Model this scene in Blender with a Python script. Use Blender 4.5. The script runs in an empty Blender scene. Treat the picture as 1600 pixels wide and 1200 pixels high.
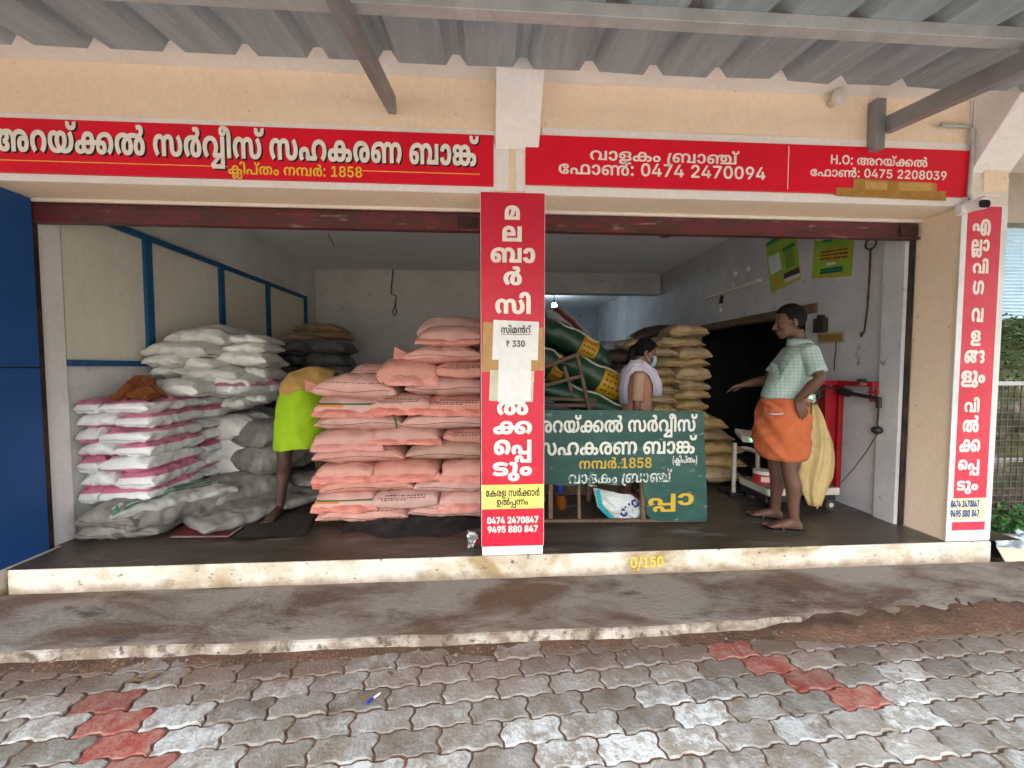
import bpy, bmesh, math, random
from mathutils import Vector, Matrix, noise as mnoise
from mathutils.bvhtree import BVHTree

S = bpy.context.scene
COL = S.collection
R = math.radians
# ---------------------------------------------------------------- camera
cd = bpy.data.cameras.new('camera'); cam = bpy.data.objects.new('camera', cd); COL.objects.link(cam)
cd.sensor_width = 36; cd.lens = 13.61; cd.clip_start = .05; cd.clip_end = 400
cam.location = (0, 0, 1.455); cam.rotation_euler = (R(90-2.53), 0, R(-3.5))
S.camera = cam
# ---------------------------------------------------------------- sky, sun, exposure
SUN_EL, SUN_AZ = 52, 200          # degrees; overcast noon, sun behind the photographer
W = bpy.data.worlds.new('World'); S.world = W; W.use_nodes = True
nt = W.node_tree; bg = nt.nodes['Background']
sky = nt.nodes.new('ShaderNodeTexSky'); sky.sky_type = 'NISHITA'; sky.sun_disc = False
sky.sun_elevation = R(SUN_EL); sky.sun_rotation = R(SUN_AZ); sky.dust_density = 6; sky.ozone_density = .6
hs = nt.nodes.new('ShaderNodeHueSaturation'); hs.inputs['Saturation'].default_value = .3
nt.links.new(sky.outputs[0], hs.inputs['Color']); nt.links.new(hs.outputs[0], bg.inputs['Color'])
bg.inputs['Strength'].default_value = .15
sl = bpy.data.lights.new('sun', 'SUN'); sl.energy = 1.5; sl.angle = R(25); sl.color = (1, .98, .95)
so = bpy.data.objects.new('sun', sl); COL.objects.link(so)
a, e = R(SUN_AZ), R(SUN_EL)
sd = Vector((math.sin(a)*math.cos(e), math.cos(a)*math.cos(e), math.sin(e)))   # towards the sun
so.rotation_euler = (-sd).to_track_quat('-Z', 'Y').to_euler()
S.view_settings.view_transform = 'Standard'; S.view_settings.look = 'None'
S.view_settings.gamma = 1; S.view_settings.use_curve_mapping = False
S.view_settings.exposure = 2.6
S.cycles.max_bounces = 10; S.cycles.diffuse_bounces = 6; S.cycles.sample_clamp_indirect = 6

# ---------------------------------------------------------------- helpers
def rnd(seed): return random.Random(seed)
def tag(o, label=None, cat=None, group=None, kind=None):
    for k, v in (('label', label), ('category', cat), ('group', group), ('kind', kind)):
        if v: o[k] = v
    return o
def empty(name, loc=(0, 0, 0), rz=0, label=None, cat=None, group=None):
    o = bpy.data.objects.new(name, None); COL.objects.link(o); o.empty_display_size = .1
    o.location = loc; o.rotation_euler = (0, 0, rz); return tag(o, label, cat, group)
def copy_tree(o, parent=None):
    c = o.copy(); COL.objects.link(c); c.parent = parent
    for ch in list(o.children): copy_tree(ch, c)
    return c
class MB:
    """collects shapes, then links them as one mesh object"""
    def __init__(s): s.v = []; s.f = []; s.mi = []; s.m = 0
    def add(s, vs, fs):
        n = len(s.v); s.v += [tuple(p) for p in vs]
        for f in fs: s.f.append(tuple(i+n for i in f)); s.mi.append(s.m)
    def box(s, x0, x1, y0, y1, z0, z1):
        s.add([(x0,y0,z0),(x1,y0,z0),(x1,y1,z0),(x0,y1,z0),(x0,y0,z1),(x1,y0,z1),(x1,y1,z1),(x0,y1,z1)],
              [(0,3,2,1),(4,5,6,7),(0,1,5,4),(1,2,6,5),(2,3,7,6),(3,0,4,7)])
    def bar(s, p, q, w, h, up=(0,0,1)):
        p, q = Vector(p), Vector(q); d = (q-p).normalized(); u = Vector(up)
        r = d.cross(u); r = r.normalized() if r.length > 1e-5 else Vector((1,0,0)); u = r.cross(d)
        vs = [c+r*(sx*w/2)+u*(sz*h/2) for c in (p, q) for sx, sz in ((-1,-1),(1,-1),(1,1),(-1,1))]
        s.add(vs, [(0,1,2,3),(7,6,5,4),(0,4,5,1),(1,5,6,2),(2,6,7,3),(3,7,4,0)])
    def loft(s, rings, cap=True, closed=True):
        n = len(rings[0]); vs = [p for r in rings for p in r]; fs = []
        for i in range(len(rings)-1):
            for j in range(n if closed else n-1):
                k = (j+1) % n; fs.append((i*n+j, i*n+k, (i+1)*n+k, (i+1)*n+j))
        if cap: fs.append(tuple(range(n-1, -1, -1))); fs.append(tuple((len(rings)-1)*n+j for j in range(n)))
        s.add(vs, fs)
    def tube(s, pts, rad, n=10, cap=True, flat=1.0):
        pts = [Vector(p) for p in pts]; rad = rad if isinstance(rad, (list, tuple)) else [rad]*len(pts)
        rings = []; pr = None
        for i, p in enumerate(pts):
            d = (pts[min(i+1, len(pts)-1)]-pts[max(i-1, 0)]).normalized()
            if pr is None:
                r = d.cross(Vector((0,0,1)));
                if r.length < .05: r = d.cross(Vector((0,1,0)))
            else: r = pr-d*pr.dot(d)
            r.normalize(); pr = r; u = d.cross(r)
            rings.append([p+(r*math.cos(t)+u*math.sin(t)*flat)*rad[i] for t in (2*math.pi*j/n for j in range(n))])
        s.loft(rings, cap)
    def ball(s, c, r, nu=12, nv=16):
        rx, ry, rz = r if isinstance(r, (list, tuple)) else (r, r, r)
        rings = []
        for i in range(1, nu):
            t = math.pi*i/nu
            rings.append([(c[0]+rx*math.sin(t)*math.cos(q), c[1]+ry*math.sin(t)*math.sin(q), c[2]-rz*math.cos(t)) for q in (2*math.pi*j/nv for j in range(nv))])
        s.loft(rings)
    def grid(s, fn, nu, nv, flip=False):
        vs = [fn(i/nu, j/nv) for j in range(nv+1) for i in range(nu+1)]
        fs = []
        for j in range(nv):
            for i in range(nu):
                a = j*(nu+1)+i; q = (a, a+1, a+nu+2, a+nu+1); fs.append(q[::-1] if flip else q)
        s.add(vs, fs)
    def poly(s, pts, depth_vec):
        """a flat outline given thickness along depth_vec"""
        d = Vector(depth_vec); n = len(pts); vs = [Vector(p) for p in pts]+[Vector(p)+d for p in pts]
        fs = [tuple(range(n)), tuple(range(2*n-1, n-1, -1))]+[((i+1) % n, i, n+i, n+(i+1) % n) for i in range(n)]
        s.add(vs, fs)
    def build(s, name, mats, parent=None, smooth=False, bevel=0, loc=None, rot=None, fix=True):
        me = bpy.data.meshes.new(name); me.from_pydata(s.v, [], s.f)
        mats = mats if isinstance(mats, (list, tuple)) else [mats]
        for m in mats: me.materials.append(m)
        if any(s.mi): me.polygons.foreach_set('material_index', s.mi)
        if fix:
            bm = bmesh.new(); bm.from_mesh(me); bmesh.ops.recalc_face_normals(bm, faces=bm.faces); bm.to_mesh(me); bm.free()
        if smooth:
            me.polygons.foreach_set('use_smooth', [True]*len(me.polygons))
            if smooth != 'all':
                try: me.set_sharp_from_angle(angle=R(40))
                except Exception: pass
        o = bpy.data.objects.new(name, me); COL.objects.link(o)
        if parent: o.parent = parent
        if loc: o.location = loc
        if rot: o.rotation_euler = rot
        if bevel:
            b = o.modifiers.new('bevel', 'BEVEL'); b.width = bevel; b.segments = 2; b.limit_method = 'ANGLE'; b.angle_limit = R(40)
        return o
def fbm(p, k=1.0, seed=0, oct=3):
    v = 0; amp = 1; q = Vector(p)*k+Vector((seed*3.71, seed*1.37, seed*2.11))
    for _ in range(oct): v += amp*mnoise.noise(q); q = q*2.1; amp *= .5
    return v

# ---------------------------------------------------------------- materials
def mat(name, c1, c2=None, s=3., lo=.4, hi=.62, rough=.75, bump=0., bs=60., c3=None, s3=9., lo3=.6, hi3=.72,
        spec=.35, metal=0., vary=0., coord='Object', stretch=(1,1,1), detail=6, trans=0., alpha=1., emit=None, es=1., sheen=0., wave=None):
    """procedural paint: c1 broken by patches of c2 and spots of c3, fine bump; vary = per-object lightness spread"""
    m = bpy.data.materials.new(name); m.use_nodes = True; t = m.node_tree; N = t.nodes; L = t.links
    b = N['Principled BSDF']; b.inputs['Roughness'].default_value = rough; b.inputs['Specular IOR Level'].default_value = spec; b.inputs['Metallic'].default_value = metal
    tc = N.new('ShaderNodeTexCoord'); mp = N.new('ShaderNodeMapping'); mp.inputs['Scale'].default_value = stretch
    L.new(tc.outputs[coord], mp.inputs['Vector']); V = mp.outputs[0]
    def noi(sc, det=detail, ro=.6, dist=0.):
        n = N.new('ShaderNodeTexNoise'); n.inputs['Scale'].default_value = sc; n.inputs['Detail'].default_value = det; n.inputs['Roughness'].default_value = ro; n.inputs['Distortion'].default_value = dist
        L.new(V, n.inputs['Vector']); return n.outputs[0]
    def ramp(src, a, z):
        r = N.new('ShaderNodeMapRange'); r.inputs['From Min'].default_value = a; r.inputs['From Max'].default_value = z; r.clamp = True; L.new(src, r.inputs['Value']); return r.outputs[0]
    def mix(f, a, c, mode='MIX'):
        x = N.new('ShaderNodeMix'); x.data_type = 'RGBA'; x.blend_type = mode
        if isinstance(f, float): x.inputs['Factor'].default_value = f
        else: L.new(f, x.inputs['Factor'])
        for i, q in ((6, a), (7, c)):
            if isinstance(q, tuple): x.inputs[i].default_value = (*q, 1)
            else: L.new(q, x.inputs[i])
        return x.outputs[2]
    col = tuple(c1)
    if c2: col = mix(ramp(noi(s, detail, .65, .4), lo, hi), col, tuple(c2))
    if c3: col = mix(ramp(noi(s3, 4, .6, .2), lo3, hi3), col, tuple(c3))
    # fine grain so that no surface is perfectly even
    g = N.new('ShaderNodeMapRange'); g.inputs['From Min'].default_value = .3; g.inputs['From Max'].default_value = .7; g.inputs['To Min'].default_value = .95; g.inputs['To Max'].default_value = 1.04
    L.new(noi(bs*.7, 3), g.inputs['Value'])
    cc = N.new('ShaderNodeCombineColor')
    for i in range(3): L.new(g.outputs[0], cc.inputs[i])
    col = mix(1., col, cc.outputs[0], 'MULTIPLY')
    if vary:
        oi = N.new('ShaderNodeObjectInfo'); h = N.new('ShaderNodeHueSaturation')
        r1 = N.new('ShaderNodeMapRange'); r1.inputs['To Min'].default_value = 1-vary; r1.inputs['To Max'].default_value = 1+vary*.6
        L.new(oi.outputs['Random'], r1.inputs['Value']); L.new(r1.outputs[0], h.inputs['Value'])
        ml = N.new('ShaderNodeMath'); ml.operation = 'MULTIPLY'; ml.inputs[1].default_value = 7.31; fr = N.new('ShaderNodeMath'); fr.operation = 'FRACT'
        L.new(oi.outputs['Random'], ml.inputs[0]); L.new(ml.outputs[0], fr.inputs[0])
        r2 = N.new('ShaderNodeMapRange'); r2.inputs['To Min'].default_value = 1-vary*2.2; r2.inputs['To Max'].default_value = 1+vary*.5
        L.new(fr.outputs[0], r2.inputs['Value']); L.new(r2.outputs[0], h.inputs['Saturation']); L.new(col, h.inputs['Color']); col = h.outputs[0]
    if isinstance(col, tuple): b.inputs['Base Color'].default_value = (*col, 1)
    else: L.new(col, b.inputs['Base Color'])
    if bump:
        bp = N.new('ShaderNodeBump'); bp.inputs['Strength'].default_value = min(1, bump); bp.inputs['Distance'].default_value = .01*max(1, bump)
        L.new(noi(bs, 5, .6), bp.inputs['Height']); nrm = bp.outputs[0]
        if wave:
            bp2 = N.new('ShaderNodeBump'); bp2.inputs['Strength'].default_value = wave[1]; bp2.inputs['Distance'].default_value = .015
            n2 = noi(wave[0], 3, .5, 1.2)
            if wave[1] > .2: n2.node.noise_type = 'RIDGED_MULTIFRACTAL'
            L.new(n2, bp2.inputs['Height']); L.new(nrm, bp2.inputs['Normal']); nrm = bp2.outputs[0]
        L.new(nrm, b.inputs['Normal'])
    if trans: b.inputs['Transmission Weight'].default_value = trans
    if alpha < 1: b.inputs['Alpha'].default_value = alpha
    if emit: b.inputs['Emission Color'].default_value = (*emit, 1); b.inputs['Emission Strength'].default_value = es
    m['_col'] = 1
    return m
def after_color(m, fn):
    """lets a material add its own nodes in front of Base Color"""
    t = m.node_tree; b = t.nodes['Principled BSDF']; l = b.inputs['Base Color'].links
    src = l[0].from_socket if l else None
    out = fn(t, t.nodes, t.links, src)
    t.links.new(out, b.inputs['Base Color'])

# ---------------------------------------------------------------- lettering: outlines of every letter used on the signs
# GLY: per letter a list of closed outlines, each a run of x,y steps in thousandths of an em; RUNS: which letters make up a text and where each starts
GLY = [
[[177,-8,10,-1,127,77,-52,76,-28,60,-9,44,0,68,13,44,15,28,46,41,52,21,48,8,27,-2,-52,-64,-20,-40,-17,-60,-4,-72,9,-52,20,-56,31,-44,38,-33,56,-28,72,-17,124,0,64,13,52,24,30,25,15,20,17,52,0,32,-9,36,-9,18,-32,32,-34,22,50,38,22,50,-1,44,-8,24,-27,32,2,6,28,-9,40,-23,21,-22,20,-40,13,-76,0,-284,6,-6,181,2,1,280,9,56,31,64,30,25,24,12,52,13,76,0,68,-17,28,-12,16,-13,-84,2,-40,-9,-40,-16,-24,-15,-32,-32,-29,-58,-9,-40,0,-68,17,-60,16,-32,33,-38,32,-23,48,-20,44,-9,100,0,80,21,52,31,37,38,32,72,9,44,-4,104,-17,60,-16,36,-35,52,-50,50,-80,47,-96,29,-64,8,-60,0,-92,-13,-48,-16,-56,-28,-52,-37,-60,45,-48,24,-84,21,-112,4,-124,-20,-76,16,-136,4,-116,-16,-96,-37,-66,-49,-27,-32,-24,-40,-25,-84,0,-92,21,-80,37,-70,34,-42],[591,115,-48,23,-29,46,-5,20,0,76,13,48,21,38,46,46,34,17,26,-13,19,-24,1,-36,-14,-18,-20,-11,-57,-7,-1,-120,6,-6,60,0,20,-9,17,-21,1,-20,-16,-20,-22,-9],[1443,116,-28,7,-21,21,-13,36,0,52,9,28,17,21,32,13,32,0,24,-9,21,-17,1,-72,-9,-32,-19,-32,-22,-13]],
[[177,-8,10,-1,129,77,-50,76,-24,48,-17,80,4,48,13,44,23,36,42,33,52,17,64,0,64,-25,37,-37,20,-44,9,-48,0,-32,-9,-48,-32,-76,-50,-72,133,-78,62,58,31,40,36,72,17,68,4,72,-21,96,-36,64,-33,38,-44,31,-84,36,-64,13,-104,4,-68,-8,-52,-13,-68,-32,-54,-41,-47,-64,-24,-60,-9,-40,0,-92,21,-80,24,-48,47,-64]],
[[432,-12,62,2,104,22,72,-18,72,-8,120,8,60,13,56,20,76,47,44,48,33,58,12,36,13,72,0,60,-17,84,-32,72,-43,64,-14,9,-141,-77,38,-72,17,-72,0,-72,-13,-52,-33,-58,-32,-27,-36,-20,-72,-17,-11,2,1,4,47,52,32,60,13,56,4,60,-9,64,-20,56,-39,52,-34,25,-64,28,-88,13,-40,0,-52,-9,-68,-26,-92,31,-84,4,-92,-21,-28,-12,-40,-27,-34,-34,-19,-28,-12,-24,-17,-60,4,-120,13,-48,28,-60,49,-62,60,-43,40,-20,84,-25,52,-8],[410,111,-64,16,-46,25,-38,38,-29,50,-17,76,5,60,17,42,22,22,18,9,28,5,24,-5,25,-13,-19,-72,4,-84,17,-60,20,-40,51,-64,-2,-6],[598,159,-25,25,-32,56,-17,60,0,68,5,24,19,36,30,21,24,5,36,-13,17,-17,17,-40,4,-76,-13,-56,-24,-48,-19,-28]],
[[-199,603,126,-2,72,17,40,23,45,54,8,28,5,64,-13,52,-153,-27,2,-53,-10,-22,-24,-15,-40,-5,-32,13,-9,9,-9,20,2,53,-156,28,-14,-45,0,-60,21,-56,25,-30,20,-15,56,-24]],
[[249,-12,90,7,52,16,36,18,76,-30,52,-9,108,0,84,21,58,33,51,56,24,48,17,76,6,6,53,-2,5,-12,5,-64,20,-56,45,-54,40,-27,84,-25,104,0,56,13,60,35,24,24,21,38,13,64,-9,76,-31,52,-34,29,-32,16,-60,17,-100,4,-5,6,21,26,44,31,48,20,40,9,80,0,36,-9,36,-16,41,-37,20,-40,9,-32,-4,-92,-33,-80,-52,-76,135,-80,50,48,34,42,45,86,17,76,0,80,-9,44,-28,68,-23,32,-44,44,-74,41,-84,25,-72,8,-104,-4,-84,-17,-44,-16,-48,-24,-48,-35,-40,-40,-47,-82,-9,-6,-72,1,-27,85,-25,42,-42,42,-54,29,-32,12,-76,13,-96,-4,-48,-9,-44,-16,-36,-20,-38,-33,-23,-28,-20,-40,-23,-73,-100,-9,-76,-21,-52,-31,-36,-40,-13,-26,-9,-32,0,-68,9,-32,23,-40,28,-28,46,-25,68,-17],[255,115,-20,4,-25,21,-5,12,1,36,17,22,20,11,36,9,36,-1,11,-53,16,-44,-39,-14],[607,116,-32,3,-38,21,-27,44,-11,45,215,-1,-10,-44,-15,-28,-24,-24,-18,-9],[1199,116,-40,11,-25,29,-9,32,2,41,64,0,40,-16,9,-9,9,-20,-1,-36,-8,-16,-13,-9],[507,358,3,30,33,46,20,11,40,9,36,-5,36,-19,17,-22,18,-48]],
[[177,-8,10,-1,127,77,-52,76,-28,60,-9,44,0,68,13,44,13,26,40,39,40,20,76,13,36,0,7,-6,-59,-58,-37,-62,-17,-56,-4,-84,13,-60,16,-36,41,-50,48,-31,84,-25,112,0,60,13,44,20,50,45,27,48,12,40,5,32,0,80,-17,76,-28,52,-40,48,67,10,108,-4,39,-10,-60,-76,-32,-80,-5,-32,0,-60,9,-48,24,-56,33,-42,56,-35,32,-12,48,-9,128,4,48,13,40,20,36,31,33,54,13,40,8,60,-9,92,-32,76,-49,62,-65,50,45,50,33,54,9,40,0,44,-9,36,-12,24,-25,26,-28,19,-60,17,-100,0,-76,-13,-20,-8,28,-110,84,3,16,-5,13,-13,5,-16,-5,-40,-23,-32,-18,-14,-68,16,-64,8,-128,4,-132,-12,-84,-22,-92,26,-72,8,-72,0,-112,-17,-64,-24,-60,-36,-52,-55,-33,-62,-17,-64,0,-92,21,-80,24,-48,47,-64],[571,119,-28,19,-13,22,-9,36,0,60,25,68,23,32,34,28,29,-40,16,-36,9,-40,0,-80,-17,-44,-19,-20,-14,-6],[1107,119,-20,11,-13,18,-9,24,-4,60,17,76,24,48,11,16,10,5,32,-31,25,-46,13,-44,4,-56,-9,-44,-21,-30,-20,-8]],
[],
[[170,-8,17,3,123,73,-56,96,-16,40,-13,60,0,56,13,60,29,42,36,23,16,5,44,0,16,-5,20,-15,21,-38,5,-28,0,-360,6,-6,181,2,1,368,18,54,16,15,24,12,48,1,24,-9,20,-15,17,-34,13,-208,21,-72,21,-34,16,-20,48,-35,60,-24,48,-9,112,0,60,13,60,28,60,51,41,70,21,92,-4,84,-21,80,-56,100,-57,69,-24,-8,-115,-69,40,-64,32,-68,13,-56,0,-84,-13,-48,-33,-46,-36,-16,-40,0,-32,12,-17,18,-12,28,-9,60,0,120,-21,92,-27,48,-30,30,-28,19,-32,16,-44,13,-96,8,-56,-8,-44,-13,-80,-47,-68,43,-68,21,-88,4,-92,-21,-66,-37,-46,-46,-33,-58,-21,-72,0,-100,21,-84,36,-72]],
[[177,-8,10,-1,129,77,-50,76,-24,48,-17,80,4,44,21,60,33,38,48,27,52,13,47,-2,-56,-68,-32,-56,-17,-60,0,-92,17,-60,12,-24,41,-50,40,-27,60,-20,80,-7,52,2,84,21,38,21,35,36,28,52,12,40,5,28,0,84,-9,44,-24,64,-43,64,-63,60,58,80,13,44,0,60,-5,20,-12,28,-25,29,-40,24,-52,13,-96,0,-92,-17,-7,-5,1,-12,26,-97,88,3,20,-9,9,-13,0,-44,-25,-38,-8,-3,-92,15,-68,0,-116,-17,-48,-16,-56,-28,-32,-23,-49,-54,-24,-44,-21,-72,0,-96,8,-40,13,-40,36,-68,35,-44],[551,119,-28,23,-9,22,-5,20,0,64,17,64,36,64,21,21,21,-29,20,-40,12,-40,5,-100,-13,-44,-19,-20,-14,-6]],
[[453,-292,587,0,-1,861,-185,-1,-1,-436,-6,-6,-149,2,26,52,17,64,0,76,-9,44,-28,68,-31,44,-32,32,-62,37,-84,28,-32,5,-104,4,-68,-8,-52,-13,-68,-32,-44,-31,-45,-54,-28,-56,-17,-64,0,-92,9,-44,12,-36,36,-68,35,-44,54,-50,133,78,-58,88,-16,36,-13,48,-4,36,5,48,8,28,27,48,42,33,28,12,20,5,72,0,48,-17,49,-45,25,-64,4,-28,-4,-60,-13,-48,-28,-56,-34,-44,0,-8,57,-81,107,1,-244,-176],[607,-174,-2,6,234,165,21,-1,-1,-169]],
[[54,0,181,-2,6,6,0,556,-17,92,-12,36,-35,60,-48,44,-50,29,-76,24,-72,9,-52,0,-80,-13,-58,-25,-34,-34,-13,-26,-5,-20,1,-60,16,-40,31,-32,26,-13,48,-13,104,4,36,13,40,31,21,38,7,45,21,-41,13,-68],[-157,683,-17,17,4,32,21,17,36,4,6,-13,0,-32,-5,-12,-13,-13]],
[[105,-9,22,3,121,49,-34,88,-1,52,13,32,13,14,40,16,20,0,28,-9,25,-33,9,-48,-9,-40,-21,-44,60,-69,448,0,56,81,-49,76,-24,60,-5,96,9,36,27,48,42,33,48,17,72,0,56,-21,30,-25,27,-44,13,-52,0,-52,-17,-68,-32,-60,-41,-56,28,-21,108,-60,64,63,37,54,20,40,20,68,5,36,0,60,-9,48,-16,48,-39,64,-42,41,-72,40,-68,20,-64,9,-88,0,-96,-17,-88,-40,-20,-15,-44,-44,-37,-62,-21,-72,-4,-68,13,-68,29,-65,-132,0,2,69,-25,68,-51,56,-26,17,-48,20,-72,13,-88,-4,-76,-21,-62,-37,-30,-34,-17,-30,-13,-40,0,-72,9,-40,24,-48]],
[[249,-12,90,7,52,16,36,18,76,-30,52,-9,108,0,84,21,58,33,51,56,24,48,17,76,6,6,44,-5,38,-17,11,-16,5,-32,-10,-26,-24,-15,-68,-1,-25,-118,37,-10,100,0,28,5,40,12,44,24,41,49,17,56,-1,72,-8,28,-20,36,-49,45,-72,29,-44,8,-88,5,-35,101,-19,28,-54,49,-72,32,-76,13,-96,-4,-48,-9,-44,-16,-36,-20,-38,-33,-23,-28,-20,-40,-23,-73,-100,-9,-76,-21,-52,-31,-36,-40,-13,-26,-9,-32,0,-68,9,-32,23,-40,28,-28,46,-25,68,-17],[255,115,-20,4,-25,21,-5,12,1,36,17,22,20,11,36,9,36,-1,11,-53,16,-44,-39,-14],[607,116,-32,3,-38,21,-27,44,-11,45,215,-1,-10,-44,-15,-28,-24,-24,-18,-9],[507,358,3,30,33,46,20,11,40,9,36,-5,36,-19,17,-22,18,-48]],
[[177,-8,10,-1,129,77,-50,76,-24,48,-17,80,4,44,21,56,33,38,40,23,64,17,84,0,32,-5,68,-24,21,-17,-33,6,-56,0,-40,-9,-56,-24,-45,-45,-16,-28,-17,-60,0,-80,13,-44,27,-52,30,-30,28,-19,48,-20,44,-9,48,-2,80,7,60,20,42,25,30,30,29,50,21,84,0,64,-13,64,-24,64,-33,50,-44,44,-44,31,-80,36,-92,21,-116,4,-76,-8,-96,-29,-66,-37,-58,-58,-33,-62,-17,-64,0,-92,21,-80,24,-48,47,-64],[551,119,-28,23,-9,14,-5,20,1,64,13,30,24,19,20,5,36,-1,20,-8,21,-17,1,-68,-5,-24,-12,-28,-21,-21,-20,-9]],
[[223,-8,106,-2,68,17,32,16,38,33,31,60,9,44,-5,64,-24,60,-29,34,-56,31,-44,9,-68,0,-54,-10,18,30,30,30,34,21,44,16,48,9,68,-5,52,-20,33,-33,12,-32,9,-60,0,-300,6,-6,177,2,5,364,13,44,11,16,26,21,16,5,64,-5,28,-23,17,-34,5,-28,0,-356,6,-6,181,2,1,364,5,24,21,42,20,15,16,5,44,0,46,-22,26,-30,13,-30,9,-48,0,-56,-17,-72,-20,-44,-48,-80,123,-73,16,-4,40,47,49,74,36,88,9,48,0,100,-9,40,-12,32,-32,56,-47,48,-66,37,-92,21,-88,-4,-36,-9,-40,-16,-64,-41,-40,33,-40,20,-84,17,-76,-4,-36,-9,-44,-20,-44,-34,-72,38,-68,20,-36,5,-40,4,-100,-4,-92,-21,-40,-16,-56,-32,-66,-61,-39,-64,-20,-60,-5,-32,0,-100,17,-68,24,-44,33,-38,28,-19,32,-16],[273,108,-32,10,-17,18,-16,36,-4,44,9,9,28,12,48,0,22,-17,11,-20,1,-52,-9,-20,-21,-17]],
[[223,-8,106,-2,68,17,32,16,38,33,31,60,9,48,-5,60,-16,48,-37,46,-56,31,-44,9,-68,0,-54,-10,20,32,42,37,64,28,48,9,40,0,56,-13,28,-15,33,-38,17,-84,2,-305,181,1,5,372,18,50,20,19,24,9,44,0,40,-17,29,-29,20,-44,5,-24,0,-84,-9,-40,-12,-36,-61,-112,48,-65,532,0,1,569,-182,0,-1,-436,-6,-6,-163,2,24,48,17,56,4,100,-9,48,-32,76,-23,32,-44,40,-50,29,-32,12,-68,13,-92,-4,-64,-17,-76,-45,-68,37,-52,16,-92,13,-48,0,-100,-13,-84,-28,-76,-47,-42,-42,-31,-44,-33,-88,-4,-128,17,-68,43,-68,42,-33,32,-16],[273,108,-32,10,-17,18,-16,36,-4,44,9,9,28,12,48,0,22,-17,11,-20,1,-52,-9,-20,-21,-17]],
[[225,-8,122,-2,60,13,48,20,28,19,36,36,17,26,24,56,13,64,4,80,-8,68,-17,60,-28,52,-33,38,-28,19,-64,28,-76,13,-44,0,-64,-8,-56,-17,-58,-37,-28,-28,-27,-40,-28,-64,5,-6,184,-30,27,64,17,22,20,11,24,5,24,-5,18,-9,19,-20,12,-24,13,-48,4,-96,-13,-72,-16,-32,-21,-21,-20,-9,-40,0,-20,9,-29,33,-18,56,-5,2,-168,-28,-18,-10,17,-52,20,-40,37,-42,48,-31,44,-16]],
[[254,-12,90,7,52,16,52,25,56,-29,76,-17,108,0,76,17,60,32,40,35,33,50,12,28,17,72,6,6,40,-5,34,-13,19,-28,1,-32,-8,-16,-22,-17,-68,0,-29,-119,37,-10,100,0,28,5,48,16,36,20,37,41,16,36,9,48,-5,60,-29,62,-26,26,-34,21,-40,16,-40,9,-112,9,-23,81,-21,38,-38,42,-62,37,-80,21,-96,4,-72,-13,-84,-35,-52,23,-80,21,-88,4,-40,-5,-56,-16,-40,-24,-28,-27,-17,-30,-9,-32,0,-44,9,-32,25,-37,63,-43,-53,-28,-35,-40,-13,-36,0,-64,22,-54,24,-28,32,-23,64,-24],[260,115,-32,12,-9,9,-9,20,5,36,21,21,28,12,20,5,56,-1,25,-89,-53,-21],[604,119,-32,16,-21,21,-20,44,-3,29,213,-1,-12,-48,-31,-44,-38,-18],[284,359,-24,4,-24,12,-13,13,-5,36,10,17,28,12,32,1,40,-9,30,-17,3,-8,-17,-61],[532,359,7,33,23,36,30,17,36,9,40,-5,26,-13,23,-24,21,-48,-6,-6]],
[[872,-337,86,7,64,28,36,35,25,42,17,72,-4,68,-13,48,-37,68,33,40,12,28,9,36,0,44,-17,60,-33,42,-32,23,-44,20,-36,9,-48,8,-58,2,-25,88,-16,32,-23,32,-40,36,-62,29,-68,13,-80,-4,-64,-17,-44,-24,-28,-23,-33,-42,-24,-48,-19,-73,-88,-5,-68,-17,-54,-29,-38,-38,-17,-30,-9,-28,-4,-24,4,-44,9,-36,12,-24,11,-16,38,-33,60,-25,120,-4,60,13,64,30,14,-1,1,-4,-49,-44,-27,-40,-12,-32,-9,-48,4,-56,13,-48,29,-46,26,-22,42,-21,24,-5,72,0,36,9,24,12,33,33,21,56,0,44,-9,32,-19,36,-30,25,-52,17,-44,0,-44,-12,-9,2,9,18,28,28,36,19,32,9,56,0,48,-17,33,-37,13,-40,9,-116,16,-40,21,-30,56,-35],[486,-258,-24,8,-13,13,-16,36,0,32,37,18,44,-1,22,-17,7,-12,5,-20,-5,-28,-17,-21],[874,-250,-30,13,-19,24,-9,32,-4,96,-13,48,-23,36,-46,40,50,48,23,36,16,40,13,76,6,6,52,-4,36,-13,29,-25,13,-36,-5,-40,-25,-29,-40,-13,-64,7,-21,-73,-3,-16,4,-5,44,-9,84,2,33,-64,9,-80,-5,-28,-16,-36,-29,-25,-32,-9],[238,86,-36,8,-32,23,-10,34,5,36,21,30,32,19,44,9,40,-1,15,-77,22,-56,-53,-21],[554,86,-56,20,-24,23,-29,62,-8,52,261,1,-7,-53,-27,-60,-24,-24,-26,-13,-36,-9],[442,342,11,53,21,38,20,19,52,21,48,0,46,-18,27,-28,20,-40,9,-36,-6,-10]],
[[66,0,129,-2,6,6,0,608,-8,72,-13,48,-16,32,-33,38,-20,15,-32,16,-48,13,-28,4,-80,-4,-36,-9,-44,-20,-48,-43,-17,-34,-9,-32,0,-68,6,-15,128,14,2,61,9,20,17,17,28,12,36,1,16,-5,22,-17,15,-24,9,-28,8,-76]],
[[107,-7,7,-2,95,54,-36,60,-9,32,0,36,9,36,13,22,24,19,24,9,52,0,16,-5,33,-29,17,-44,0,-48,-9,-32,-25,-44,48,-57,528,0,1,557,-129,2,-6,-6,-2,-453,-284,-1,-3,6,13,40,0,52,-5,20,-16,40,-41,50,-48,31,-52,16,-32,5,-88,-4,-48,-13,-54,-29,-34,-34,-29,-54,-9,-64,9,-56,28,-60]],
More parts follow.
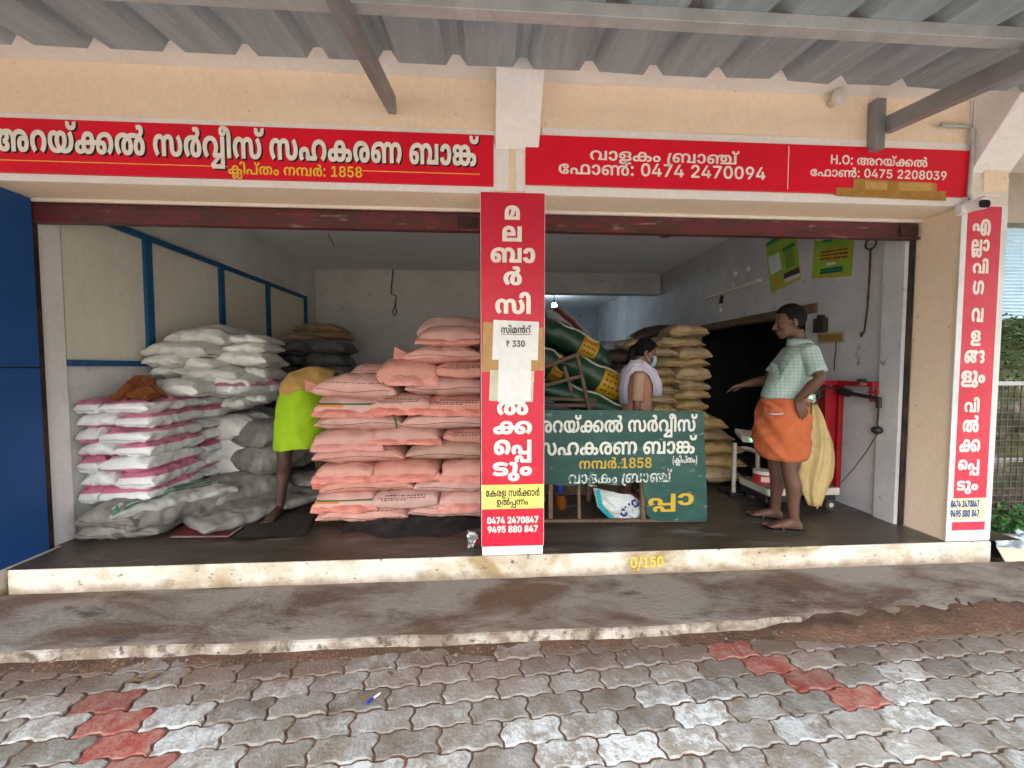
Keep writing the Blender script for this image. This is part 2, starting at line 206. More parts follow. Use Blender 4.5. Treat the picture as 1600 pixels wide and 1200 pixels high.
[[-174,599,110,-2,52,13,48,27,33,38,16,40,5,64,-10,46,-8,3,-104,-20,2,-49,-5,-24,-11,-20,-26,-21,-64,-5,-34,14,-19,24,-5,16,2,65,-116,20,-10,-29,-4,-52,5,-28,20,-48,25,-30,20,-15,24,-12]],
[[499,-8,106,-2,68,21,30,17,18,18,20,20,21,34,16,48,9,56,-4,72,-13,56,-24,52,-31,44,-40,40,2,6,32,4,72,-4,44,-13,40,-23,41,-46,16,-32,13,-56,0,-60,-5,-24,-12,-40,-20,-40,-66,-76,81,-73,36,23,46,46,39,56,28,68,9,44,0,100,-5,24,-16,52,-35,60,-42,42,-28,19,-40,20,-92,25,-140,0,-48,-9,-64,-22,-52,18,-60,13,-136,0,-100,-25,-80,-47,-34,-34,-19,-28,-24,-48,-17,-64,0,-92,9,-44,12,-36,41,-74,60,-64,32,-22,82,64,3,8,-46,48,-24,36,-20,44,-13,64,0,40,13,60,27,48,32,32,38,21,36,12,56,9,64,-4,2,-6,-48,-44,-27,-36,-32,-64,-13,-56,0,-92,13,-52,24,-48,19,-24,50,-37],[541,87,-42,17,-18,18,-9,18,-13,48,0,80,17,60,12,24,27,40,38,34,16,-8,32,-36,33,-62,13,-52,0,-88,-13,-44,-21,-30,-44,-19]],
[[196,-8,94,-2,60,17,56,35,25,30,20,36,9,28,4,60,-17,64,-21,34,-28,28,-52,31,-68,17,-60,0,-60,-13,-68,-39,-33,-38,-16,-32,-9,-32,0,-76,21,-56,19,-28,46,-37,24,-12],[246,84,-40,7,-28,19,-17,30,-5,20,0,36,13,40,25,25,32,13,40,0,32,-13,25,-25,13,-32,0,-48,-5,-20,-13,-22,-32,-23]],
[],
[[175,-7,10,-1,87,69,-48,64,-28,52,-21,88,0,56,17,68,23,36,34,29,40,17,56,-1,40,-19,25,-38,9,-36,0,-372,6,-6,129,2,1,340,5,40,16,48,29,29,32,13,56,-1,48,-23,29,-30,20,-40,13,-60,0,-56,-21,-84,-28,-52,-50,-64,93,-72,30,28,59,76,28,56,16,52,9,48,0,88,-17,72,-24,48,-45,54,-36,27,-72,28,-28,5,-84,0,-44,-9,-60,-28,-40,-33,-52,41,-32,16,-52,13,-88,0,-40,-9,-60,-24,-50,-37,-35,-44,-20,-40,-21,-84,0,-88,13,-64,28,-68,45,-66]],
[[175,-7,10,-1,87,69,-48,64,-36,76,-13,64,5,88,12,36,23,36,34,29,40,17,52,0,28,-9,28,-23,17,-38,5,-24,2,-377,133,1,1,340,4,36,18,54,28,27,32,13,56,-1,46,-21,31,-32,28,-68,5,-88,-9,-48,-32,-76,-53,-76,42,-60,474,-1,1,557,-129,2,-6,-6,0,-448,-6,-6,-199,2,24,44,25,80,4,112,-8,44,-21,56,-29,46,-34,34,-54,33,-76,21,-84,0,-68,-17,-36,-20,-40,-33,-52,41,-32,16,-52,13,-88,0,-40,-9,-60,-24,-50,-37,-35,-44,-20,-40,-21,-84,0,-88,13,-64,28,-68,45,-66]],
[[479,-8,102,-2,52,13,50,25,34,34,29,50,12,36,9,60,-4,76,-25,84,-45,74,-32,36,-36,30,45,56,20,40,9,36,-1,52,-16,44,-17,22,-52,31,-40,9,-116,-4,-40,-9,-10,-9,22,-85,32,7,60,0,22,-10,19,-24,1,-44,-5,-16,-33,-42,-16,-4,-56,12,-136,0,-100,-25,-74,-41,-54,-54,-33,-62,-17,-68,0,-88,21,-80,20,-40,35,-52,48,-48,22,-17,12,-2,76,61,5,10,-46,48,-24,36,-20,44,-13,64,0,40,13,60,27,48,32,32,38,21,60,17,87,-2,-60,-68,-44,-80,-17,-72,0,-60,17,-76,31,-56,54,-45],[525,87,-46,21,-19,28,-13,52,0,56,21,84,28,52,41,48,16,-10,25,-30,16,-24,20,-48,13,-56,0,-84,-21,-56,-17,-18,-36,-15]],
[[114,-9,50,-2,16,5,28,23,9,14,5,20,-5,52,-17,26,-28,15,-36,5,-36,-9,-12,-7,-21,-26,-5,-16,0,-48,5,-16,19,-24],[126,395,22,-2,32,9,24,15,13,22,5,20,-5,52,-13,22,-36,19,-48,1,-16,-5,-30,-21,-11,-24,-1,-52,9,-24,17,-17]],
[[90,0,482,0,-1,113,-144,1,-6,6,-2,605,-152,0,-157,-113,1,-123,156,108,13,3,1,-480,-6,-6,-184,-1]],
[[271,-6,98,-2,24,4,64,17,48,24,56,51,13,18,16,36,9,48,-13,72,-37,58,-44,35,-59,23,57,28,43,48,16,32,9,36,0,40,-9,36,-33,58,-40,35,-56,28,-72,17,-76,0,-32,-5,-52,-16,-44,-24,-38,-33,-23,-32,-21,-64,5,-64,24,-52,19,-24,22,-17,55,-27,-43,-15,-30,-17,-36,-32,-23,-36,-21,-72,13,-76,27,-44,54,-49,72,-32],[293,97,-52,20,-20,15,-13,18,-17,48,9,48,29,42,28,19,24,8,64,5,44,-13,38,-29,19,-32,5,-16,0,-48,-5,-16,-29,-42,-36,-19,-32,-9],[305,425,-48,16,-29,29,-17,48,5,40,12,28,21,21,48,21,56,-1,44,-20,16,-15,17,-34,4,-44,-16,-44,-25,-25,-32,-16]],
[[267,-6,94,-2,40,9,60,24,56,44,33,45,24,60,5,24,0,88,-17,56,-37,62,-26,26,-54,33,-68,17,-52,0,-48,-13,-68,-42,19,185,313,3,0,114,-429,-1,-36,-376,121,-22,32,23,48,20,72,0,36,-16,26,-21,19,-28,13,-36,4,-24,-4,-44,-21,-48,-41,-37,-36,-13,-56,0,-44,17,-33,33,-15,45,-133,-1,-1,-28,9,-32,31,-56,40,-40,34,-21,52,-20]],
[[187,-7,10,-2,83,70,-55,62,-25,42,-21,72,0,80,5,20,24,56,29,34,48,31,52,13,60,0,64,-21,46,-37,31,-52,13,-44,0,-80,-9,-40,-28,-60,-58,-68,43,-68,474,-1,1,557,-129,2,-6,-6,0,-448,-6,-6,-199,2,28,48,24,72,5,40,-4,76,-13,52,-20,44,-35,48,-50,41,-56,28,-64,17,-140,4,-88,-21,-70,-37,-50,-46,-45,-78,-17,-64,0,-92,21,-80,40,-72]],
[[209,-8,106,-2,56,13,40,20,32,23,29,34,24,44,16,48,9,48,0,124,-13,60,-16,44,-25,42,-38,38,-34,21,-44,16,-24,5,-104,0,-52,-13,-40,-20,-60,-55,-17,-26,-28,-64,0,-8,9,-5,124,-20,11,33,25,46,24,23,32,13,36,0,28,-9,28,-23,21,-38,17,-64,0,-120,-9,-40,-20,-48,-17,-22,-16,-11,-36,-13,-32,0,-36,13,-33,37,-22,64,-5,2,-133,-22,0,-12,16,-44,39,-64,46,-37,52,-24]],
[[256,-201,459,0,1,92,-6,6,-412,0,-60,4,-46,18,-12,28,12,32,38,18,36,4,300,0,80,17,52,31,33,54,5,20,-1,60,-27,56,-20,20,-44,28,46,30,21,26,16,44,1,32,-9,36,-16,32,-25,26,-28,19,-64,24,-72,13,-140,4,-72,-8,-84,-21,-60,-28,-40,-27,-32,-32,-25,-38,-25,-84,4,-60,9,-32,20,-40,31,-36,58,-33,40,-9,72,0,48,13,32,16,30,25,19,28,17,56,0,36,-9,36,-17,34,-30,30,-34,17,-36,9,-68,0,-24,-7,2,9,38,21,76,21,160,4,72,-17,20,-11,21,-26,5,-36,-14,-29,-36,-20,-56,-5,-6,-6,1,-88,81,-11,22,-13,11,-16,5,-12,0,-36,-16,-28,-26,-13,-48,-9,-296,0,-28,-4,-48,-13,-32,-16,-24,-19,-17,-22,-16,-40,-5,-44,13,-52,19,-28,22,-21,40,-20,76,-17],[206,214,-26,13,-19,24,-13,48,0,20,34,21,64,4,26,-13,15,-24,5,-24,-5,-28,-25,-33,-24,-9]],
[[228,-12,86,7,52,16,44,21,48,-25,64,-17,96,0,64,17,60,35,30,30,19,28,32,76,11,67,52,-1,46,-18,18,-14,13,-22,5,-44,-14,-34,-28,-19,-52,-5,-40,7,-23,-93,43,-10,88,0,40,9,58,29,39,44,21,60,-5,76,-29,58,-36,31,-48,24,-44,12,-106,11,-13,52,-24,60,-15,24,-62,57,-56,24,-44,9,-96,0,-44,-9,-32,-12,-40,-24,-44,-43,-37,-66,-19,-73,-84,-5,-80,-21,-48,-27,-32,-32,-21,-34,-13,-52,4,-48,9,-32,17,-34,34,-34,38,-21,52,-13],[222,87,-24,8,-29,25,-9,32,9,44,15,20,38,21,80,8,15,-77,20,-56,-31,-17,-32,-8],[546,87,-36,12,-41,37,-24,56,-8,52,261,1,-7,-53,-12,-36,-15,-24,-28,-28,-18,-9,-32,-9],[442,343,7,41,29,54,24,19,48,17,60,-5,36,-19,25,-30,16,-32,9,-40,-6,-6]],
[[234,-192,106,-2,24,5,2,5,-8,80,-5,12,-69,-2,-36,9,-26,13,-19,20,-16,32,-13,72,4,100,21,132,40,136,56,136,-135,2,-5,-2,-44,-108,-52,-180,-13,-76,-8,-96,4,-84,21,-80,31,-52,50,-45,48,-20]],
[[216,-8,86,-2,60,17,34,21,24,24,27,48,9,36,-1,76,-16,48,-15,24,-28,28,-42,21,-36,9,-68,0,-74,-22,5,24,16,32,47,52,50,29,76,17,36,0,52,-9,36,-19,28,-28,13,-26,13,-56,2,-337,133,1,1,344,5,44,20,48,13,14,24,15,40,9,40,-5,44,-23,29,-30,16,-32,13,-48,0,-92,-13,-52,-24,-52,-54,-80,41,-61,468,0,1,557,-125,2,-6,-6,0,-448,-6,-6,-197,2,34,72,17,64,4,84,-8,52,-17,52,-37,62,-26,26,-58,37,-68,21,-100,0,-40,-9,-40,-16,-56,-46,-84,50,-84,21,-112,0,-52,-9,-60,-20,-78,-45,-42,-42,-45,-78,-21,-84,0,-104,9,-44,20,-48,45,-57,52,-32],[246,83,-44,20,-17,21,-16,40,-5,48,10,14,20,11,64,13,24,-5,28,-19,13,-26,5,-40,-9,-40,-21,-26,-32,-12]],
[[216,-8,86,-2,68,21,28,19,25,26,24,44,9,36,0,72,-13,44,-17,30,-32,31,-40,20,-36,9,-68,0,-74,-22,5,24,16,32,47,52,50,29,76,17,72,-5,52,-23,28,-28,13,-26,13,-56,1,-336,129,-2,6,6,0,276,4,52,13,52,17,30,32,31,52,24,52,9,24,-1,4,-5,-44,-46,-25,-46,-13,-52,0,-48,13,-48,21,-34,22,-22,34,-21,60,-17,88,0,40,9,40,20,37,33,24,44,9,40,0,44,-17,64,-25,42,-34,34,6,9,24,1,60,-13,46,-25,28,-28,31,-64,5,-24,0,-72,-9,-44,-16,-40,-24,-40,-25,-29,-420,-1,-6,-6,2,-93,912,0,1,557,-129,2,-6,-6,0,-448,-6,-6,-199,2,36,60,21,60,8,92,-9,56,-16,48,-39,64,-54,45,-56,28,-68,17,-124,0,-80,-20,-84,20,-128,0,-96,-29,-72,-49,-40,29,-52,28,-84,21,-112,0,-92,-21,-60,-28,-36,-24,-44,-43,-45,-78,-21,-84,0,-104,9,-44,20,-48,45,-57,52,-32],[246,83,-40,16,-21,25,-16,40,-5,48,10,14,20,11,64,13,24,-5,28,-19,13,-26,5,-40,-9,-40,-21,-26,-32,-12],[978,231,-32,16,-13,21,-5,16,0,56,21,56,23,32,26,17,29,-29,28,-56,5,-76,-17,-36,-17,-13,-16,-5]],
[[325,-8,118,-2,64,17,50,29,23,28,12,24,9,36,-4,44,-9,28,-31,40,-58,29,-20,5,-84,0,-24,-5,-44,-20,-33,-33,-17,-44,3,-68,-9,-1,-58,45,-31,56,-13,60,0,48,9,44,31,60,32,32,42,22,-2,-62,9,-32,15,-28,38,-33,28,-12,44,-9,76,4,48,17,34,25,23,36,9,28,0,48,-13,40,-19,28,-38,29,-40,16,-44,9,-124,0,-68,-13,-68,-24,-50,-29,-48,-44,-19,-28,-28,-60,-9,-44,0,-96,25,-80,25,-42,30,-34,74,-49,68,-24],[395,79,-14,29,0,36,9,20,15,16,14,5,32,1,12,-5,13,-13,9,-28,-9,-32,-29,-21],[435,375,-28,8,-17,21,-5,36,10,37,48,0,20,-8,21,-21,5,-36,-9,-20,-17,-13]],
[[107,-7,7,-2,95,54,-36,60,-9,32,0,36,9,36,13,22,24,19,24,9,52,0,16,-5,33,-29,17,-44,0,-48,-9,-32,-25,-44,48,-57,800,0,2,341,-17,80,-24,48,-37,42,-40,27,-48,20,-60,13,-100,0,-68,-17,-52,-24,-68,-67,-25,-58,-13,-88,0,-212,-6,-6,-139,2,13,44,0,52,-9,32,-31,56,-54,45,-52,20,-48,9,-60,0,-76,-17,-52,-28,-34,-33,-23,-36,-13,-40,-4,-52,13,-60,24,-48],[754,100,-2,225,9,52,16,40,11,16,26,21,44,17,32,4,36,-4,52,-21,25,-25,16,-32,9,-36,4,-28,-1,-228]],
[[216,-8,86,-2,60,17,34,21,24,24,27,48,9,36,-1,76,-16,48,-15,24,-28,28,-42,21,-36,9,-68,0,-74,-22,5,24,16,32,47,52,50,29,76,17,36,0,52,-9,36,-19,28,-28,13,-26,13,-48,2,-345,133,1,1,340,5,36,16,48,21,26,28,15,36,9,44,-5,28,-12,29,-29,12,-32,5,-24,2,-373,133,1,1,288,13,76,20,44,27,32,38,21,56,13,79,-2,-45,-48,-35,-48,-24,-48,-13,-44,-8,-48,4,-64,13,-52,24,-48,25,-30,32,-23,44,-20,36,-9,92,0,44,9,44,20,42,33,23,32,20,44,13,56,0,92,-9,44,-16,44,-20,40,-29,42,-65,62,46,60,20,40,9,40,0,28,-17,56,-33,37,-56,25,-104,4,-76,-13,-9,-9,25,-85,28,7,60,0,26,-10,15,-20,4,-44,-16,-36,-19,-24,-18,-6,-60,12,-156,-4,-56,-17,-44,-20,-48,-38,-76,58,-64,21,-96,0,-40,-9,-52,-24,-44,-38,-84,50,-84,21,-140,-4,-64,-17,-60,-28,-40,-27,-38,-38,-23,-32,-24,-48,-21,-84,0,-104,17,-68,43,-68,50,-37],[246,83,-44,20,-17,21,-16,40,-5,48,10,14,20,11,64,13,24,-5,28,-19,13,-26,5,-40,-9,-40,-21,-26,-32,-12],[1370,87,-36,12,-29,33,-13,44,-4,52,21,96,36,64,37,40,41,-44,32,-60,17,-80,0,-44,-5,-36,-23,-52,-22,-17,-28,-9]],
[[275,-6,90,-2,28,5,56,20,48,35,20,20,37,58,24,64,17,84,4,68,-4,100,-25,112,-24,52,-27,40,-42,41,-60,32,-56,13,-76,0,-28,-5,-56,-20,-40,-27,-32,-32,-37,-58,-20,-52,-21,-108,4,-176,13,-60,32,-80,27,-40,46,-45,44,-24],[297,109,-40,19,-24,24,-21,38,-13,40,-12,76,0,116,17,92,29,62,40,35,28,9,44,0,28,-9,28,-19,37,-62,13,-48,8,-60,0,-116,-13,-84,-37,-78,-36,-27,-24,-8]],
[[383,0,130,0,2,128,94,4,1,108,-6,6,-89,2,-1,200,-6,6,-121,-2,-3,-205,-205,1,32,64,232,408,-7,6,-120,0,-9,-6,-272,-480,-1,-104,6,-6,340,-1]],
[[125,0,135,-2,9,6,304,604,-1,117,-501,-1,1,-113,348,-1,6,-6]],
[[75,0,502,0,-1,113,-309,3,3,8,208,208,55,72,24,48,13,52,0,40,-13,52,-35,60,-54,45,-32,16,-60,17,-36,4,-76,-4,-48,-13,-36,-16,-48,-35,-33,-42,-20,-44,-8,-32,1,-45,128,0,7,45,13,26,26,26,42,18,60,0,40,-17,20,-15,25,-50,1,-36,-13,-48,-47,-64,-299,-292]],
[[176,0,135,-2,8,4,189,282,40,72,20,56,9,36,4,52,-9,60,-24,60,-31,40,-34,29,-52,28,-36,12,-52,9,-44,0,-88,-21,-44,-24,-42,-37,-23,-32,-24,-52,-9,-36,0,-92,25,-72,19,-28,46,-41,64,-28,76,-9,61,10],[291,367,-46,21,-27,32,-12,24,-9,40,4,44,13,36,37,41,48,20,44,1,44,-17,33,-29,24,-52,1,-60,-5,-20,-24,-44,-33,-25,-36,-13]],
[[68,0,138,0,1,308,6,6,320,-1,3,-313,138,0,-1,725,-137,-1,-1,-288,-6,-6,-320,1,-3,293,-138,0]],
[[114,-9,50,-2,16,5,28,23,9,14,5,20,-5,52,-17,26,-28,15,-36,5,-36,-9,-12,-7,-21,-26,-5,-16,0,-48,5,-16,19,-24]],
[[334,-6,98,-2,60,13,64,28,48,35,48,52,33,58,20,56,17,88,0,80,-17,92,-24,64,-32,52,-45,50,-44,31,-48,24,-84,21,-88,0,-44,-9,-48,-16,-70,-41,-52,-52,-27,-40,-36,-88,-13,-68,4,-144,21,-80,28,-56,53,-66,52,-39,60,-28],[348,117,-48,16,-38,25,-39,52,-24,60,-9,48,0,92,21,84,25,46,36,36,64,31,20,5,56,0,56,-17,32,-20,26,-25,19,-28,24,-60,9,-44,0,-108,-21,-80,-25,-46,-32,-32,-40,-23,-40,-12]],
[[519,-8,118,-2,64,17,52,31,33,50,9,40,-9,56,-33,46,-43,30,51,42,22,50,0,40,-5,16,-17,34,-30,30,2,6,64,-9,40,-20,36,-35,13,-26,17,-84,0,-300,6,-6,129,2,1,296,4,36,9,40,16,32,21,26,32,23,56,17,104,0,40,-9,60,-28,37,-33,-1,-9,-44,15,-48,4,-56,-9,-32,-12,-24,-15,-28,-28,-37,-70,-9,-44,0,-52,9,-48,24,-56,11,-16,46,-41,32,-16,48,-13,92,0,52,13,36,16,30,21,31,36,28,60,13,68,0,64,-21,96,-33,66,-26,34,-44,40,-74,41,-100,25,-128,0,-48,-9,-88,-36,-56,-42,-48,38,-44,24,-88,25,-136,0,-84,-20,-104,20,-148,0,-64,-13,-48,-16,-76,-44,-26,-25,-31,-44,-32,-80,-5,-24,0,-92,21,-80,20,-40,35,-52,74,-67,14,3,72,60,3,8,-46,48,-24,36,-20,44,-13,64,0,40,17,68,23,40,28,28,34,21,32,12,64,13,56,0,2,-6,-28,-24,-31,-40,-28,-56,-17,-60,-4,-40,4,-68,17,-60,16,-32,27,-36,42,-33,32,-16],[545,87,-48,20,-21,25,-21,56,-4,72,21,80,24,44,43,44,34,21,12,1,34,-18,22,-22,10,-26,0,-24,-5,-16,-25,-29,-28,-9,-53,-6,-1,-88,6,-6,68,-4,20,-9,25,-25,5,-28,-6,-22,-16,-19,-16,-8,-20,-5],[1345,87,-32,12,-25,25,-17,52,0,44,13,48,27,32,38,14,40,0,40,-17,25,-21,5,-12,-4,-80,-13,-44,-25,-34,-28,-15]],
[[187,-7,10,-2,83,70,-55,62,-25,42,-21,72,0,80,5,20,24,56,25,30,52,35,52,13,60,0,64,-21,48,-39,17,-26,20,-48,5,-20,0,-80,-13,-52,-36,-64,-52,-60,87,-70,32,24,48,48,29,42,28,56,8,28,9,44,0,92,-21,76,-20,40,-51,60,-58,37,-68,24,-48,9,-116,0,-64,-13,-60,-24,-50,-33,-34,-34,-45,-78,-12,-40,-5,-24,4,-116,17,-56,40,-72]],
[[403,-12,94,6,68,19,92,-23,48,-4,84,4,104,25,84,47,38,38,27,40,24,52,17,72,0,100,-21,84,-32,64,-40,56,-17,-3,-88,-57,41,-76,21,-96,-4,-76,-13,-48,-12,-24,-27,-40,-50,-37,-68,-24,-60,-5,-16,0,-2,6,46,46,37,58,16,40,13,56,0,88,-9,48,-28,60,-47,48,-38,21,-64,17,-96,0,-60,-17,-36,-18,-48,22,-48,13,-104,0,-60,-17,-52,-31,-30,-30,-19,-28,-20,-48,-9,-40,4,-120,17,-64,24,-48,29,-42,32,-32,76,-47,96,-29],[417,83,-72,8,-60,24,-54,45,-35,56,-21,76,0,72,17,56,11,16,34,29,32,9,32,0,32,-13,17,-13,-19,-92,4,-80,29,-92,33,-54,38,-42,-2,-6],[565,119,-48,47,-29,54,-17,60,-4,72,9,48,27,48,26,17,52,9,44,-17,21,-21,16,-32,9,-40,0,-64,-9,-48,-24,-56,-31,-44]],
[[228,-12,86,7,52,16,44,21,48,-25,64,-17,96,0,64,17,60,35,30,30,19,28,32,76,9,64,6,6,61,-2,1,-56,9,-56,28,-60,15,-20,34,-29,40,-20,52,-13,88,0,60,17,34,21,24,24,27,52,9,72,-9,48,-12,28,-43,48,-46,25,-76,17,-87,2,30,52,23,24,54,33,60,17,84,0,48,-13,24,-12,44,-35,33,-58,9,-36,0,-84,-5,-24,-24,-60,-70,-84,5,-10,80,-62,32,22,48,48,37,54,20,44,17,68,0,100,-9,40,-24,60,-25,38,-36,36,-76,43,-68,21,-152,4,-100,-25,-56,-28,-48,-35,-32,-36,-25,-38,-31,-66,-82,2,-13,52,-24,60,-15,24,-62,57,-56,24,-44,9,-96,0,-44,-9,-32,-12,-40,-24,-44,-43,-37,-66,-19,-73,-84,-5,-80,-21,-48,-27,-32,-32,-21,-34,-13,-52,4,-48,9,-32,17,-34,34,-34,38,-21,52,-13],[1102,83,-42,17,-27,40,-9,36,2,69,52,1,64,-13,30,-25,11,-20,5,-48,-10,-30,-28,-23],[222,87,-24,8,-29,25,-9,32,9,44,15,20,38,21,80,8,15,-77,20,-56,-31,-17,-32,-8],[546,87,-36,12,-41,37,-24,56,-8,52,261,1,-7,-53,-12,-36,-15,-24,-28,-28,-18,-9,-32,-9],[442,343,7,41,29,54,24,19,48,17,60,-5,36,-19,25,-30,16,-32,9,-40,-6,-6]],
[[495,-8,106,-2,52,13,52,27,34,34,19,28,16,40,13,72,-8,96,-9,32,-24,52,-61,76,8,6,60,8,96,0,81,-14,-62,-80,-28,-56,-17,-72,0,-68,17,-68,16,-36,45,-50,40,-23,56,-17,92,0,76,21,34,21,28,28,15,20,28,64,9,92,-17,92,-28,60,-19,28,-54,54,-35,26,60,76,16,32,9,40,0,40,-9,32,-13,26,-28,28,-36,19,-40,9,-84,0,-83,-18,23,-89,28,7,64,0,26,-14,15,-20,1,-44,-5,-16,-19,-28,-34,-32,-124,26,-176,0,-80,-13,-68,-21,-72,25,-48,9,-136,0,-64,-13,-44,-16,-70,-41,-32,-32,-23,-32,-24,-48,-12,-40,-5,-24,4,-116,17,-56,40,-72,61,-66,32,-22,85,68,-45,50,-25,38,-16,32,-12,44,-5,72,13,60,16,32,41,46,40,23,36,12,56,9,77,-6,-1,-6,-36,-28,-40,-44,-37,-66,-17,-64,0,-96,13,-48,31,-56,46,-41,40,-20],[541,87,-28,8,-26,17,-19,32,-9,32,0,76,9,40,20,48,19,28,58,52,37,-40,32,-60,13,-52,0,-88,-13,-44,-21,-30,-44,-19],[1037,87,-42,17,-23,32,-13,52,0,64,21,76,36,64,25,25,40,-35,41,-70,17,-64,0,-64,-9,-40,-12,-24,-17,-18,-36,-15]],
[[254,-6,106,-2,84,21,40,20,32,23,29,30,32,56,9,36,0,64,-9,40,-29,54,-42,42,-46,25,-44,13,-59,6,200,204,-1,101,-473,-1,1,-113,301,-3,-43,-52,-123,-124,-1,-88,6,-6,92,0,32,-5,60,-31,17,-22,17,-44,-1,-44,-21,-46,-28,-23,-28,-12,-20,-5,-60,0,-32,9,-32,19,-21,22,-15,41,-132,1,-6,-6,13,-64,21,-38,32,-36,72,-43]],
[[50,0,753,-1,2,281,-4,44,-17,72,-24,48,-53,58,-40,27,-64,28,-104,21,-56,4,-104,-4,-68,-13,-56,-20,-36,-20,-32,-23,-53,-62,-20,-40,-16,-60,-9,-104],[451,126,-2,6,42,46,29,42,32,68,9,40,0,68,-15,40,5,5,37,-41,21,-52,8,-56,0,-160,-6,-6],[239,129,-2,171,17,84,25,42,16,11,20,9,36,-1,17,-13,9,-24,0,-60,-17,-56,-49,-86,-34,-42]],
[[50,0,869,-1,1,569,-186,0,-1,-436,-6,-6,-488,1,-2,77,6,6,392,1,2,109,-4,44,-17,68,-29,50,-46,46,-54,29,-80,21,-80,4,-88,-13,-68,-28,-28,-19,-40,-40,-29,-50,-16,-48,-9,-92],[239,335,3,45,21,42,24,19,44,13,48,-5,34,-17,19,-24,17,-44,0,-24,-6,-6]],
[[55,0,181,-2,6,6,0,588,-4,40,-21,80,-20,40,-49,53,-48,28,-64,17,-36,4,-84,-4,-76,-21,-48,-28,-22,-21,-23,-40,-8,-28,-1,-72,5,-16,9,-6,172,21,-2,41,13,28,33,18,20,0,24,-9,20,-19,9,-18,13,-68]],
[[223,-8,106,-2,68,17,52,31,21,22,24,44,13,56,-4,60,-25,64,-29,34,-56,31,-44,9,-68,0,-51,-10,13,24,38,37,32,20,68,21,92,0,36,-9,48,-27,25,-26,16,-32,13,-52,0,-48,-9,-44,-32,-72,-50,-72,133,-77,22,13,28,28,43,56,32,60,20,68,5,36,-4,84,-21,72,-29,50,-40,44,-40,27,-72,32,-80,17,-108,4,-92,-12,-72,-21,-72,-36,-70,-61,-43,-72,-25,-84,0,-104,9,-44,24,-56,41,-50,60,-35],[273,108,-36,14,-13,14,-16,36,-4,44,9,9,28,12,48,0,22,-17,11,-20,1,-52,-9,-20,-21,-17]],
[[237,-329,34,7,86,33,1,8,-21,52,0,32,12,24,14,13,16,5,28,-1,25,-17,9,-20,0,-40,-11,-28,57,-65,473,1,-1,893,-185,-1,-1,-432,-6,-6,-232,1,2,69,-25,68,-51,56,-26,17,-48,20,-72,13,-52,0,-56,-8,-36,-9,-52,-24,-48,-39,-21,-30,-20,-52,-1,-76,9,-40,24,-48,45,-57,141,53,-34,88,-1,52,13,32,13,14,40,16,20,0,28,-9,25,-33,9,-48,-9,-40,-21,-44,60,-69,376,-1,6,-6,0,-196,-6,-6,-172,1,2,29,-5,20,-25,50,-32,27,-48,24,-64,13,-64,0,-52,-9,-52,-20,-52,-43,-22,-50,0,-60,5,-20,24,-52]],
[[248,-8,154,-2,32,4,72,21,40,20,46,41,19,36,9,28,0,68,-21,56,-11,16,-38,33,-52,24,-36,9,-72,8,-116,0,-32,9,-13,9,-9,20,1,20,9,14,12,11,44,13,100,0,76,-17,96,-34,69,105,-3,8,-46,21,-124,37,-104,12,-68,0,-84,-12,-56,-17,-46,-25,-42,-42,-21,-46,-5,-68,17,-56,27,-36,54,-33,64,-17,76,-8,116,-1,36,-16,9,-17,1,-24,-10,-21,-36,-20,-28,-5,-120,4,-64,17,-80,36,-8,-1,-61,-102,-3,-14,92,-39,84,-21]],
[[137,-237,106,-2,64,17,32,16,53,49,16,32,13,52,-5,64,-24,56,-27,32,-68,44,35,112,21,108,0,88,-13,48,-27,44,-34,29,-44,20,-48,9,-76,0,-81,-14,24,-120,69,2,26,-18,16,-48,0,-52,-21,-120,-24,-80,-65,-27,-36,-27,-29,-38,-21,-56,1,-76,12,-36,25,-42,48,-39,60,-24],[179,-118,-16,4,-21,17,-13,28,0,32,18,37,20,12,32,5,20,-5,25,-17,13,-24,0,-40,-9,-24,-17,-17,-24,-9]],
[[209,-8,110,-2,56,13,58,29,47,52,25,68,0,60,-9,40,-35,60,-62,45,-48,16,-52,9,-64,0,-52,-9,-36,-12,-46,-25,-28,-24,-27,-40,-17,-56,0,-68,9,-32,20,-40,57,-53,44,-20],[267,112,-32,7,-16,11,-13,14,-9,28,1,32,13,30,20,15,28,9,32,-5,26,-13,15,-24,5,-24,-1,-20,-11,-32,-34,-25]],
[[479,-8,98,-2,72,21,48,31,41,54,21,60,8,52,0,52,-17,88,-28,64,-31,44,-52,48,-58,33,-56,20,-72,13,-136,0,-64,-13,-72,-28,-74,-57,-31,-44,-20,-40,-17,-68,0,-84,17,-72,32,-64,43,-56,58,-51,14,3,75,64,-70,88,-16,32,-13,48,-4,68,5,32,20,52,23,32,38,29,60,24,32,5,96,0,56,-13,48,-24,37,-33,-1,-6,-60,16,-28,0,-56,-9,-32,-12,-24,-15,-32,-32,-13,-18,-20,-48,-9,-44,0,-60,17,-64,16,-32,33,-38,24,-19,32,-16],[521,87,-32,12,-25,25,-17,52,0,52,17,48,23,24,38,14,40,0,40,-17,25,-21,1,-88,-9,-36,-16,-32,-13,-14,-28,-15]],
